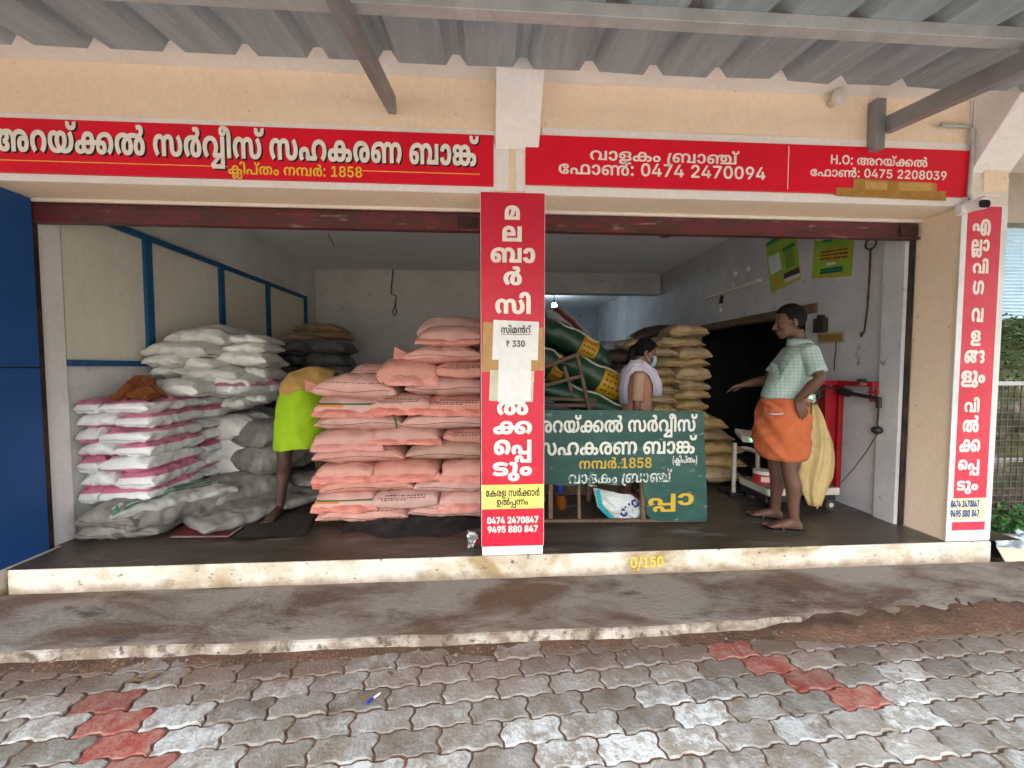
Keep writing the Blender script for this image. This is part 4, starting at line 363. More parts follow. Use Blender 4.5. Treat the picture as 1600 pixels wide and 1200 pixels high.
M['floor'] = mat('grimy_floor', (.080,.063,.047), (.034,.023,.016), 1.8, .4, .65, .32, .45, 38, c3=(.20,.185,.165), s3=4.5, lo3=.56, hi3=.76, stretch=(.5,1.8,1))
M['soil'] = mat('red_soil', (.155,.088,.058), (.085,.052,.036), 5, .4, .65, .97, 1.2, 55, c3=(.24,.19,.15), s3=30, lo3=.62, hi3=.7)
M['far_ground'] = mat('packed_earth', (.20,.17,.13), (.12,.10,.075), .8, .4, .65, .95, .4, 30)
M['maroon'] = mat('maroon_steel', (.125,.022,.026), (.065,.026,.024), 7, .4, .6, .5, .35, 55, c3=(.22,.15,.12), s3=13, lo3=.60, hi3=.72, stretch=(.5,1,2))
M['guide'] = mat('rusty_guide', (.018,.014,.012), (.05,.028,.018), 6, .45, .6, .7, .4, 60)
M['bluepanel'] = mat('blue_cladding', (.013,.075,.26), (.015,.083,.28), 1.5, .4, .6, .5, .04, 30, c3=(.045,.09,.17), s3=9, lo3=.66, hi3=.72, spec=.4, stretch=(1,.5,2.5))
M['blueframe'] = mat('blue_enamel', (.008,.105,.27), (.010,.085,.20), 4, .4, .6, .5, .15, 40)
M['ply'] = mat('panel_board', (.80,.77,.65), (.72,.68,.56), 1.3, .4, .65, .8, .1, 50, c3=(.60,.55,.43), s3=5, lo3=.66, hi3=.8, stretch=(1,1,.35))
M['galv'] = mat('galvanised_sheet', (.355,.42,.445), (.27,.325,.35), 4, .4, .62, .55, .10, 60, c3=(.50,.53,.53), s3=38, lo3=.64, hi3=.72, spec=.4, metal=.1, stretch=(3,.35,1))
M['steel'] = mat('grey_steel', (.52,.54,.54), (.42,.44,.44), 5, .4, .62, .5, .15, 50, c3=(.14,.11,.09), s3=16, lo3=.70, hi3=.76, metal=.3)
M['rafter'] = mat('rafter_steel', (.30,.305,.305), (.24,.245,.245), 4, .4, .62, .5, .15, 50, c3=(.16,.10,.07), s3=16, lo3=.70, hi3=.76, metal=.3)
M['wood'] = mat('dusty_wood', (.165,.105,.068), (.095,.06,.04), 5, .4, .65, .85, .35, 60, c3=(.26,.21,.17), s3=10, lo3=.63, hi3=.75, stretch=(1,1,3))
M['black'] = mat('black_plastic', (.012,.012,.013), (.02,.02,.02), 6, .4, .6, .4, .1, 40)
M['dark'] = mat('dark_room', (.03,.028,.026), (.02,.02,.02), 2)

def splash(t, N, L, src):
    # mud splashed up the step face: thick at its foot, thinning in an uneven line
    tc = N.new('ShaderNodeTexCoord'); sx = N.new('ShaderNodeSeparateXYZ'); L.new(tc.outputs['Object'], sx.inputs[0])
    n = N.new('ShaderNodeTexNoise'); n.inputs['Scale'].default_value = 7; n.inputs['Detail'].default_value = 8; n.inputs['Roughness'].default_value = .7; L.new(tc.outputs['Object'], n.inputs['Vector'])
    a_ = N.new('ShaderNodeMath'); a_.operation = 'MULTIPLY_ADD'; a_.inputs[1].default_value = -.16; L.new(n.outputs[0], a_.inputs[0]); L.new(sx.outputs[2], a_.inputs[2])
    r = N.new('ShaderNodeMapRange'); r.inputs['From Min'].default_value = .055; r.inputs['From Max'].default_value = -.005; r.inputs['To Max'].default_value = .75; L.new(a_.outputs[0], r.inputs['Value'])
    x = N.new('ShaderNodeMix'); x.data_type = 'RGBA'; L.new(r.outputs[0], x.inputs['Factor']); L.new(src, x.inputs[6]); x.inputs[7].default_value = (.20,.135,.085,1)
    return x.outputs[2]
after_color(M['step_white'], splash)
# ================================================================ ground, paving, slab, floor
g = MB(); g.add([(-150,-150,-.04),(150,-150,-.04),(150,150,-.04),(-150,150,-.04)], [(0,1,2,3)])
tag(g.build('ground', M['far_ground']), kind='structure')

def paving():
    L_, W_, GAP = .243, .109, .0065
    rot = R(2.6); ca, sa = math.cos(rot), math.sin(rot)
    rg = rnd(11); mb = MB(); tint = []; S_ = .015
    def zig(t):                       # trapezoid wave along a long edge, period L/2
        u = (t/(L_/2)) % 1.0
        k = .013
        if u < .32: return 0
        if u < .5: return k*(u-.32)/.18
        if u < .82: return k
        return k*(1-(u-.82)/.18)
    def side(v):                      # zig-zag along a short edge
        return 0 if v < .22 else (S_*(v-.22)/.22 if v < .44 else (S_ if v < .56 else S_*(1-(v-.56)/.22) if v < .78 else 0))
    ts = [0, .16, .25, .41, .5, .66, .75, .91, 1.0]
    vs_ = [.22, .44, .56, .78]
    red = {(4,12),(3,12),(2,12),(1,12)}
    for r in range(-31, 20):
        y0 = r*W_
        for c in range(-32, 36):
            x0 = c*L_+(r % 2)*L_/2
            cx, cy = x0+L_/2, y0+W_/2
            wx, wy = cx*ca-cy*sa, cx*sa+cy*ca
            if not (-3.6 < wx < 5.6 and -1.2 < wy < 1.955+max(0, (wx-1.9)*.085)): continue
            o = []
            for t in ts: o.append((x0+t*L_, y0+zig(x0+t*L_)))
            for v in vs_: o.append((x0+L_-side(v), y0+v*W_))
            for t in reversed(ts): o.append((x0+t*L_, y0+W_+zig(x0+t*L_)))
            for v in reversed(vs_): o.append((x0-side(v), y0+v*W_))
            dz = rg.uniform(-.004, .003); tx, ty = rg.uniform(-.012, .012), rg.uniform(-.012, .012)
            def place(p, ins, z):
                dx, dy = p[0]-cx, p[1]-cy; f = 1-ins/.085; fy = 1-ins/.052
                X, Y = cx+dx*f, cy+dy*fy
                return (X*ca-Y*sa, X*sa+Y*ca, z+dz+dx*tx+dy*ty)
            n = len(o); base = len(mb.v)
            mb.v += [place(p, GAP/2, -.03) for p in o]+[place(p, GAP/2, -.005) for p in o]+[place(p, GAP/2+.004, .0) for p in o]
            for q in (0, 1):
                for i in range(n):
                    k = (i+1) % n; mb.f.append((base+q*n+i, base+q*n+k, base+(q+1)*n+k, base+(q+1)*n+i)); mb.mi.append(0)
            mb.f.append(tuple(base+2*n+i for i in range(n))); mb.mi.append(0)
            isred = any(abs(wx-px) < .1215 and abs(wy-py) < .0545 for px, py in REDS)
            tint += [(rg.random(), 1. if isred else 0., rg.random(), 1)]*(3*n)
    m = mat('concrete_paver', (.37,.385,.385), (.25,.232,.20), 9, .40, .62, .85, .6, 65)
    def colour(t, N, L, src):
        at = N.new('ShaderNodeAttribute'); at.attribute_name = 'tint'
        sp = N.new('ShaderNodeSeparateColor'); L.new(at.outputs['Color'], sp.inputs[0])
        tc = N.new('ShaderNodeTexCoord')
        def noi(s, d=8, ro=.7):
            n = N.new('ShaderNodeTexNoise'); n.inputs['Scale'].default_value = s; n.inputs['Detail'].default_value = d; n.inputs['Roughness'].default_value = ro
            ad = N.new('ShaderNodeVectorMath'); ad.operation = 'MULTIPLY_ADD'; ad.inputs[1].default_value = (0, 0, 40)
            L.new(at.outputs['Color'], ad.inputs[0]); L.new(tc.outputs['Object'], ad.inputs[2]); L.new(ad.outputs[0], n.inputs['Vector']); return n.outputs[0]
        def rng(x, a, z, o0=0., o1=1.):
            r = N.new('ShaderNodeMapRange'); L.new(x, r.inputs['Value'])
            for k, q in (('From Min', a), ('From Max', z), ('To Min', o0), ('To Max', o1)):
                if hasattr(q, 'node'): L.new(q, r.inputs[k])
                else: r.inputs[k].default_value = q
            return r.outputs[0]
        def mx(f, a_, c, mode='MIX'):
            x = N.new('ShaderNodeMix'); x.data_type = 'RGBA'; x.blend_type = mode
            if hasattr(f, 'node'): L.new(f, x.inputs['Factor'])
            else: x.inputs['Factor'].default_value = f
            for i, q in ((6, a_), (7, c)):
                if isinstance(q, tuple): x.inputs[i].default_value = (*q, 1)
                else: L.new(q, x.inputs[i])
            return x.outputs[2]
        def mul(x, y):
            k = N.new('ShaderNodeMath'); k.operation = 'MULTIPLY'; L.new(x, k.inputs[0])
            if hasattr(y, 'node'): L.new(y, k.inputs[1])
            else: k.inputs[1].default_value = y
            return k.outputs[0]
        big = N.new('ShaderNodeTexNoise'); big.inputs['Scale'].default_value = 1.1; big.inputs['Detail'].default_value = 3; L.new(tc.outputs['Object'], big.inputs['Vector'])
        sx = N.new('ShaderNodeSeparateXYZ'); L.new(tc.outputs['Object'], sx.inputs[0])
        # pale lime bloom, more of it towards the open right side, and brown grime nearer the door
        thr = rng(sp.outputs[0], 0, 1, .62, .42)
        thr2 = N.new('ShaderNodeMath'); thr2.operation = 'ADD'; L.new(thr, thr2.inputs[0]); thr2.inputs[1].default_value = .10
        bloom = rng(noi(16, 9, .75), thr, thr2.outputs[0])
        right = rng(sx.outputs[0], -.6, 2.0, .75, 1.0)
        c = mx(mul(bloom, right), src, (.56,.61,.645))
        brown = mul(rng(noi(7, 5, .6), rng(sp.outputs[2], 0, 1, .32, .58), .72), rng(sx.outputs[0], .2, 2.4, .92, .22))
        c = mx(brown, c, (.14,.098,.062))
        soilf = mul(rng(sx.outputs[1], 1.55, 1.86, 0., 1.), rng(big.outputs[0], .25, .5))
        c = mx(mul(soilf, .85), c, (.17,.112,.08))
        c = mx(rng(noi(60, 4, .6), .60, .72, 0., .35), c, (.08,.065,.05))
        redc = mx(rng(noi(14, 7, .7), .40, .64), (.27,.060,.048), (.33,.20,.17))
        c = mx(sp.outputs[1], c, redc)
        v = rng(sp.outputs[2], 0, 1, .72, 1.12); k = N.new('ShaderNodeCombineColor')
        for i in range(3): L.new(v, k.inputs[i])
        return mx(1., c, k.outputs[0], 'MULTIPLY')
    after_color(m, colour)
    o = mb.build('paving', m, fix=False)
    ca_ = o.data.color_attributes.new('tint', 'FLOAT_COLOR', 'POINT')
    ca_.data.foreach_set('color', [q for t_ in tint for q in t_])
    return tag(o, kind='structure')
REDS = [(1.2661, 1.8631), (1.4128, 1.7713), (1.5493, 1.6563), (1.6524, 1.538), (-1.738, 1.7421), (-1.5977, 1.6036), (-1.4726, 1.4869), (-1.2703, 1.4232)]
paving()
# bedding soil under the pavers and the drift of soil against the slab
mb = MB(); rg = rnd(3)
def soil(u, v):
    x = -6+14*u; y = -3.5+5.6*v
    z = -.008+.003*fbm((x*4, y*4, 0), 1, 1)
    d = max(0, 1-abs(y-1.965)/.085); z += d*(.011+.010*fbm((x, y, 0), 5, 2))
    if x > 1.4 and y > 1.84+max(0, x-2)*.08:
        k = min(1, (x-1.4)/.4)*min(1, (y-1.84-max(0, x-2)*.08)/.10); z += k*(.03+.022*fbm((x, y, 0), 4, 5)+.012*fbm((x, y, 0), 12, 6))
    if x > 3.6: z += min(1, (x-3.6)/1.)*min(1, max(0, y-1.8)/.2)*(.04+.03*fbm((x, y, 0), 3, 7))
    return (x, y, z)
mb.grid(soil, 280, 130); tag(mb.build('soil', M['soil'], smooth='all', fix=False), kind='structure')
mb = MB()
def yard(u, v):
    x = 3.5+9*u; y = 1.9+6*v
    return (x, y, .02+.04*fbm((x, y, 0), 2, 9)+.02*fbm((x, y, 0), 9, 3)-.05*max(0, 1-u*6)*max(0, 1-v*14))
mb.grid(yard, 90, 60); tag(mb.build('yard_soil', mat('leaf_litter_soil', (.10,.075,.05), (.05,.04,.025), 8, .4, .6, .97, 1.3, 50, c3=(.20,.17,.12), s3=40, lo3=.6, hi3=.7), smooth='all', fix=False), kind='structure')
# concrete slab in front of the step
mb = MB(); NX = 240
def edge(x):
    y = 1.985+.012*fbm((x, 0, 0), 2.2, 1)
    if x > 1.45: y += min(1, (x-1.45)/.5)*(.085+.05*fbm((x, 0, 0), 4, 2))
    if x > 3.1: y += (x-3.1)**2*.42
    return min(y, 2.46)
xs = [-7+i*(7+3.95)/NX for i in range(NX+1)]
rows = []
for x in xs:
    ye = edge(x); hh = .052 if x < 1.45 else max(.03, .052-.03*(x-1.45))
    r = [(x, ye-.004, -.03), (x, ye, hh-.008), (x, ye+.012, hh)]
    for k in range(1, 11):
        t = k/10; y = ye+.012+(2.475-ye-.012)*t
        r.append((x, y, hh+(.072-hh)*t+.0035*fbm((x, y, 0), 5, 4)))
    rows.append(r)
for a_, b_ in zip(rows, rows[1:]):
    n = len(mb.v); k = len(a_); mb.v += a_+b_
    for j in range(k-1): mb.f.append((n+j, n+k+j, n+k+j+1, n+j+1)); mb.mi.append(1 if j < 2 and a_[0][0] < 1.75 else 0)
tag(mb.build('pavement', [M['slab'], M['kerb_white']], smooth=True), kind='structure')
# shop floor and the white step face that carries it
mb = MB(); mb.grid(lambda u, v: (-3.3+7.1*u, 2.487+8.8*v, .22), 2, 2); tag(mb.build('shop_floor', M['floor']), kind='structure')

# ================================================================ the shop building
B = empty('shop_building', (0, 0, 0), 0, 'peach and white shop building with two wide shutter openings raised over a low step', 'building')
def part(name, m, fill, par=B, **k):
    q = MB(); fill(q); return q.build(name, m, par, **k)
def stepf(q):
    n = 110; x0, x1 = -2.915, 3.552
    for i in range(n):
        a_, b_ = x0+(x1-x0)*i/n, x0+(x1-x0)*(i+1)/n
        f = lambda x, z: (x, 2.478+.004*fbm((x, z*3, 0), 3.5, 4)+(.006 if z > .21 else 0), z+(.003*fbm((x, 0, 1), 6, 2) if z > .2 else 0))
        zs = [.03, .08, .13, .18, .208, .217]
        for za, zb in zip(zs, zs[1:]): q.add([f(a_, za), f(b_, za), f(b_, zb), f(a_, zb)], [(0,1,2,3)])
        q.add([f(a_, .217), f(b_, .217), (b_, 2.492, .2195), (a_, 2.492, .2195)], [(0,1,2,3)])
    q.box(x1-.05, x1+.001, 2.482, 3.2, .0, .216); q.box(x0-.001, x0+.05, 2.482, 2.7, .0, .216)
part('step', M['step_white'], stepf, smooth=True, fix=False)
part('threshold_slab', M['step_white'], lambda q: q.box(3.23, 3.552, 2.5, 3.3, .12, .222))
# walls
part('side_wall', M['wall_in'], lambda q: q.box(-3.25, -3.0, 2.75, 11.4, 0, 3.3))
part('reveal', M['white'], lambda q: (q.box(-2.999, -2.975, 2.775, 2.93, .221, 2.56)), bevel=.004)
part('back_wall', M['wall_in'], lambda q: q.box(-3.0, .55, 7.0, 7.2, .1, 3.16))
part('back_beam', M['wall_right'], lambda q: q.box(.55, 3.16, 7.0, 7.22, 2.79, 3.16))
part('ceiling', M['ceiling'], lambda q: q.box(-3.25, 3.6, 2.76, 11.6, 3.16, 3.34))
DY0, DY1, DZ = 3.745, 6.1, 2.0
def rw(q):
    q.box(3.2, 3.45, 2.96, DY0, .1, 3.16); q.box(3.2, 3.45, DY1, 11.4, .1, 3.16); q.box(3.2, 3.45, DY0, DY1, DZ+.02, 3.16)
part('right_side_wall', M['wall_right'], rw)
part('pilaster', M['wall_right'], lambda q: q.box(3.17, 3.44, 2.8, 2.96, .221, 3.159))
part('back_room_wall', M['blue_wall'], lambda q: (q.box(.3, 3.2, 11.2, 11.4, .1, 3.16), q.box(.3, .5, 7.2, 11.2, .1, 3.16)))
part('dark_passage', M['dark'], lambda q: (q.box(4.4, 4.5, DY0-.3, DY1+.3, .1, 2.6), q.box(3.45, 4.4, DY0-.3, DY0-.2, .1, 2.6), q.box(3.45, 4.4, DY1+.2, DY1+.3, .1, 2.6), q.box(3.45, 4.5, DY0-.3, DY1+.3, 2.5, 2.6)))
part('door_lintel', M['wood'], lambda q: q.box(3.165, 3.3, 3.605, DY1+.4, 1.985, 2.075), bevel=.006)
# front
part('pillar', M['white'], lambda q: q.box(-.043, .358, 2.492, 2.79, .2, 2.56), bevel=.006)
part('corner_pillar', M['peach'], lambda q: q.box(3.236, 3.552, 2.502, 2.785, .222, 2.56), bevel=.006)
part('corner_pillar_face', M['cream'], lambda q: q.box(3.222, 3.556, 2.492, 2.4995, .2225, 2.745))
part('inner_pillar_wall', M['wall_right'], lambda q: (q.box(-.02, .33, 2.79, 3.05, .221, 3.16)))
def fas(q): q.box(-7, 3.262, 2.505, 2.74, 2.548, 3.25)
part('fascia', M['peach'], fas, bevel=.004)
part('fascia_border', M['white'], lambda q: (q.box(-7, .036, 2.497, 2.504, 2.548, 2.588), q.box(-7, .06, 2.497, 2.504, 2.902, 2.934), q.box(.238, 3.262, 2.497, 2.504, 2.548, 2.602), q.box(.345, 3.262, 2.497, 2.504, 2.915, 2.965), q.box(.036, .132, 2.497, 2.504, 2.57, 2.85), q.box(.178, .237, 2.497, 2.504, 2.57, 2.85)))
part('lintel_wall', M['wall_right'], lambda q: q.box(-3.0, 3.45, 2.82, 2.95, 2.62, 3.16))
part('lintel_soffit', M['cream'], lambda q: q.box(-3.4, 3.236, 2.742, 2.82, 2.53, 3.2))
part('corner_beam_end', M['white'], lambda q: q.box(3.264, 3.556, 2.5, 2.78, 2.747, 3.25))
part('corner_patch', M['peach'], lambda q: q.box(3.361, 3.539, 2.484, 2.4985, 2.65, 2.808))
# slab above and its tapered brackets
part('upper_slab', M['white'], lambda q: (q.box(-8, 5.2, .9, 2.76, 3.25, 3.4)))
def bracket(xl, xr, z0, z1, ye):
    def f(q):
        q.add([(xl,2.496,z0),(xr,2.496,z0),(xr,ye,z1),(xl,ye,z1),(xl,2.496,3.248),(xr,2.496,3.248),(xr,ye,3.248),(xl,ye,3.248)],
              [(0,1,2,3),(0,4,5,1),(1,5,6,2),(2,6,7,3),(3,7,4,0)])
    return f
part('bracket', M['white'], bracket(.048, .322, 2.822, 3.135, 2.256), bevel=.006)
part('bracket', M['white'], bracket(3.27, 3.56, 2.771, 3.135, 2.256), bevel=.006)
# shutters, rolled up: bottom bar, slats above it, guides at both sides
def shutter(x0, x1, z0, z1):
    def f(q):
        q.box(x0, x1, 2.752, 2.80, z0+.012, z1-.035); q.box(x0-.01, x1+.01, 2.742, 2.80, z0-.004, z0+.010)
        q.box(x0, x1, 2.762, 2.79, z1-.033, z1-.012); q.box(x0, x1, 2.756, 2.795, z1-.010, z1+.04)
    s = part('shutter', M['maroon'], f, bevel=.003)
    part('lock_plate', M['guide'], lambda q: (q.box(x1-.16, x1-.02, 2.736, 2.7415, z0+.02, z0+.09)), s)
    return s
shutter(-2.96, -.05, 2.402, 2.535); shutter(.40, 3.215, 2.412, 2.56)
part('shutter_guide', M['guide'], lambda q: (q.box(-2.99, -2.955, 2.743, 2.774, .222, 2.55)))
part('shutter_guide', M['guide'], lambda q: (q.box(3.2, 3.235, 2.787, 2.799, .222, 2.6)))
part('shutter_guide', M['guide'], lambda q: (q.box(-.06, -.044, 2.76, 2.8, .222, 2.55), ))

# neighbour's blue cladding at the left
nb = empty('clad_pillar', label='blue metal clad pillar of the next shop with a dark horizontal seam', cat='pillar')
part('cladding', M['bluepanel'], lambda q: (q.box(-3.45, -2.952, 2.452, 2.742, .04, 1.447), q.box(-3.45, -2.952, 2.452, 2.742, 1.456, 2.546)), nb, bevel=.003)
part('shop_front', M['bluepanel'], lambda q: q.box(-9, -3.46, 2.62, 2.9, .04, 2.546), nb)
part('backing', M['black'], lambda q: q.box(-3.44, -2.958, 2.458, 2.74, .03, 2.545), nb)
part('corner_trim', mat('light_blue_trim', (.02,.16,.50), None, rough=.35), lambda q: q.box(-3.45, -2.960, 2.446, 2.4515, .04, .62), nb)
# left step block of the neighbour
part('neighbour_step', M['step_white'], lambda q: q.box(-7, -2.935, 2.45, 2.8, -.02, .225))

# blue framed partition high on the left wall
P_ = empty('panelled_partition', label='blue framed partition with beige boards along the left inner wall', cat='partition')
X = -2.995
part('board', M['ply'], lambda q: q.box(X, X+.012, 2.94, 6.55, 1.5, 2.56), P_)
ys = [3.614, 4.554, 5.47]
part('rail', M['blueframe'], lambda q: q.box(X, X+.04, 2.935, 6.6, 2.555, 2.605), P_, bevel=.003)
part('rail', M['blueframe'], lambda q: q.box(X, X+.04, 2.935, 6.6, 1.46, 1.505), P_, bevel=.003)
for y in ys+[6.55]: part('post', M['blueframe'], lambda q, y=y: q.box(X+.001, X+.042, y-.035, y+.035, 1.506, 2.554), P_, bevel=.003)
part('plaster_band', M['wall_in'], lambda q: q.grid(lambda u, v: (X+.006+.006*fbm((u*9, v, 0), 1, 3), 2.94+1.5*u, 1.31+.15*v+(.02*fbm((u*14, 0, 0), 1, 1) if v < .1 else 0)), 50, 3), P_)
# conduit clipped above the partition
c = MB(); c.tube([(X+.02, 3.32, 2.635), (X+.02, 4.62, 2.645)], .012, 8); c.tube([(X+.02, 4.0, 2.64), (X+.02, 4.2, 2.641)], .016, 8)
tag(c.build('pipe', M['cream'], smooth=True), 'thin white conduit pipe running above the blue framed partition', 'pipe')

# ================================================================ canopy
CA = empty('canopy', label='grey corrugated metal canopy on steel rafters over the forecourt', cat='canopy')
SL = .144; Z0 = 3.135; Y0 = 2.25
zc = lambda y: Z0-(Y0-y)*SL
def sheet(q):
    P0 = .375; prof = [(0, 0), (.245, 0), (.28, .058), (.322, .058), (.362, 0)]
    pts = []
    x = -7.6
    while x < 6.3:
        pts += [(x+a_, b_) for a_, b_ in prof]; x += P0
    ysamp = [2.25, 1.4, .5, -.4, -1.35]
    rg = rnd(5)
    rr = [[(x, y+(.014*fbm((x*5, 0, 0), 1, 4) if y > 2.2 else 0), zc(y)+z) for x, z in pts] for y in ysamp]
    q.loft(rr, cap=False, closed=False)
    q.loft([[(x, y, z+.0015) for x, y, z in r] for r in rr], cap=False, closed=False)
part('roof_sheet', M['galv'], sheet, CA, fix=False)
for y in (1.785, .35, -.95): part('purlin', M['steel'], lambda q, y=y: q.box(-7.5, 2.62 if y > 1 else 6.2, y-.03, y+.03, zc(y)-.062, zc(y)-.004), CA, bevel=.003)
def rafter(xa, xb, w, h, drop, stub):
    def f(q):
        a_ = Vector((xa, 2.46, zc(2.46)-drop)); b_ = Vector((xb, -1.3, zc(-1.3)-drop-.02))
        q.bar(a_, b_, w, h)
        if stub: q.box(xa-w/2-.07, xa-w/2-.002, 2.44, 2.5, a_.z-.16, a_.z+.16)
    return f
part('rafter', M['rafter'], rafter(-0.578, -.66, .05, .1, .125, 0), CA, bevel=.003)
part('rafter', M['rafter'], rafter(2.621, 2.62, .06, .1, .125, 1), CA, bevel=.003)
part('rafter', M['rafter'], rafter(-4.1, -4.1, .05, .1, .125, 0), CA, bevel=.003)
for x in (-4.1, -.66, 2.62): part('post', M['rafter'], lambda q, x=x: q.box(x-.04, x+.04, -1.34, -1.26, -.02, zc(-1.3)-.15), CA)

# ================================================================ right side: fence, bank, neighbour
N_ = empty('neighbour_building', label='pale neighbouring building with light blue corrugated shutter behind the moss bank', cat='building')
yb = 4.6
part('added_shade_roof', M['cream'], lambda q: q.box(4.75, 12, 2.2, 4.9, 3.9, 4.05), N_)  # added out of view to keep the sun off this wall and the bank
part('wall', mat('beige_wall', (.34,.30,.25), (.29,.25,.21), 2, .4, .6, .9, .1, 40), lambda q: q.box(5.05, 9, yb, yb+.2, 3.284, 4.2), N_)
def corr(q):
    zt = 3.268; n = 40; zb = 1.5
    pr = []
    for i in range(n*4+1): pr.append((yb+.10+.014*math.cos(i/4*2*math.pi), zb+(zt-zb)*i/(n*4)))
    q.loft([[(5.05, y, z) for y, z in pr], [(9, y, z) for y, z in pr]], cap=False, closed=False)
part('shutter', mat('light_blue_sheet', (.50,.66,.76), (.42,.58,.70), 2, .4, .6, .5), corr, N_, fix=False)
bank_m = mat('mossy_stone', (.028,.045,.010), (.05,.05,.032), 5, .45, .6, .95, 1.3, 45, c3=(.11,.10,.08), s3=3.5, lo3=.56, hi3=.66)
mb = MB()
def bank(u, v):
    x = 5.08+5*u; z = -.05+2.08*v
    k = .22*fbm((x, z, 0), 1.6, 3)+.10*fbm((x, z, 0), 5, 8)
    return (x, 4.15+.25*v+k*.7, z+.05*fbm((x, z, 3), 4, 2))
mb.grid(bank, 130, 60); bank_o = tag(mb.build('earth_bank', bank_m, smooth='all'), 'mossy stone and earth bank behind the wire mesh fence', 'bank')
# leaves growing on the bank
lm = mat('leaf_green', (.030,.07,.010), (.018,.045,.008), 6, .4, .6, .6, vary=0)
def leaf_cloud(q, fn, n, seed, s0=.03, s1=.07):
    rg = rnd(seed)
    for _ in range(n):
        p = Vector(fn(rg)); s = rg.uniform(s0, s1); d = Vector((rg.uniform(-1,1), rg.uniform(-1,.2), rg.uniform(-.4,1))).normalized(); t = d.cross(Vector((rg.random(), rg.random(), rg.random()))).normalized()
        nn = d.cross(t)*.12*s
        q.add([p, p+d*s*.5+t*s*.28, p+d*s+nn, p+d*s*.5-t*s*.28, p+d*s*.5+nn*2], [(0,1,4),(1,2,4),(2,3,4),(3,0,4)])
mb = MB(); leaf_cloud(mb, lambda r: (r.uniform(5.1, 7.5), r.uniform(3.95, 4.35), r.choice([r.uniform(1.2, 1.98), r.uniform(1.75, 2.05)])), 1500, 4)
tag(mb.build('undergrowth', lm, fix=False), kind='stuff')
F_ = empty('mesh_fence', label='rusty welded wire mesh fence beside the corner pillar', cat='fence')
fz1 = 1.292
def wires(q):
    z = .12
    while z < fz1-.02: q.bar((3.53, 3.15, z), (6.5, 3.15, z), .007, .007); z += .062
    x = 3.56
    while x < 6.5: q.bar((x, 3.157, .05), (x, 3.157, fz1), .007, .007, (0,1,0)); x += .062
part('wire_mesh', mat('rusty_wire', (.13,.115,.10), (.09,.06,.045), 9, .4, .6, .6), wires, F_, fix=False)
part('top_rail', M['steel'], lambda q: q.box(3.52, 6.5, 3.13, 3.165, fz1, fz1+.035), F_)
part('mid_rail', M['steel'], lambda q: q.box(3.52, 6.5, 3.165, 3.19, .60, .635), F_)
for x in (3.57, 5.0, 6.48): part('post', M['rafter'], lambda q, x=x: q.box(x-.02, x+.02, 3.19, 3.23, 0, fz1+.03), F_)

# ================================================================ signs and their lettering
M['red'] = mat('sign_red_vinyl', (.72,.005,.026), (.63,.006,.026), 1.2, .4, .7, .36, .05, 30, c3=(.34,.012,.022), s3=21, lo3=.71, hi3=.77, spec=.4, wave=(2.5, .12))
M['red_faded'] = mat('faded_red_vinyl', (.60,.014,.042), (.54,.012,.036), 3, .4, .6, .42, .05, 30, c3=(.34,.03,.04), s3=22, lo3=.68, hi3=.74, spec=.4, wave=(3.5, .15))
M['letter'] = mat('white_vinyl', (.82,.79,.72), (.70,.66,.58), 5, .5, .75, rough=.5)
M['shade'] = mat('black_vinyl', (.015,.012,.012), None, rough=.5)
M['yellow'] = mat('yellow_vinyl', (.80,.55,.05), None, rough=.5)
M['paper'] = mat('white_paper', (.78,.78,.75), (.72,.72,.68), 9, .4, .65, .85, .2, 30)
M['oldpaper'] = mat('aged_paper', (.60,.58,.46), (.50,.47,.35), 9, .4, .65, .9, .3, 30)
M['tape'] = mat('brown_packing_tape', (.42,.225,.045), (.34,.17,.03), 14, .4, .62, .3, .35, 40, spec=.5)
M['ink'] = mat('printed_ink', (.03,.03,.035), None, rough=.7)
def sbox(name, m, x0, x1, y, z0, z1, t, par, **k):
    q = MB(); q.box(x0, x1, y-t, y, z0, z1); return q.build(name, m, par, **k)
YS = 2.496
# long sign over the left opening
s1 = empty('fascia_sign', label='long red sign with white bank name in Malayalam over the left opening', cat='sign')
sbox('board', M['red'], -3.6, .036, YS, 2.590, 2.901, .010, s1, bevel=.002)
yl = YS-.0112
x0, x1, zb, h = (-2.8759, -0.0561, 2.7082, 0.1274)
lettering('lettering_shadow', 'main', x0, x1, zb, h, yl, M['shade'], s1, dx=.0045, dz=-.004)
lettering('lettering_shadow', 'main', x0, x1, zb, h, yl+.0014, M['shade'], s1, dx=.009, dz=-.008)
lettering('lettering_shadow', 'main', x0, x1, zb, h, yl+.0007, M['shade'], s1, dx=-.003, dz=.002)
lettering('lettering', 'main', x0, x1, zb, h, yl-.0022, M['letter'], s1)
x0, x1, zb, h = (-1.5588, -0.7699, 2.6169, 0.0514)
lettering('lettering', 'clipt', x0, x1, zb, h, yl-.0008, M['yellow'], s1)
zl = 2.6597
part('rule', M['yellow'], lambda q: (q.box(-3.5, x0-.004, yl-.001, yl+.001, zl-.003, zl+.001), q.box(x1+.004, -0.0486, yl-.001, yl+.001, zl-.003, zl+.001)), s1)
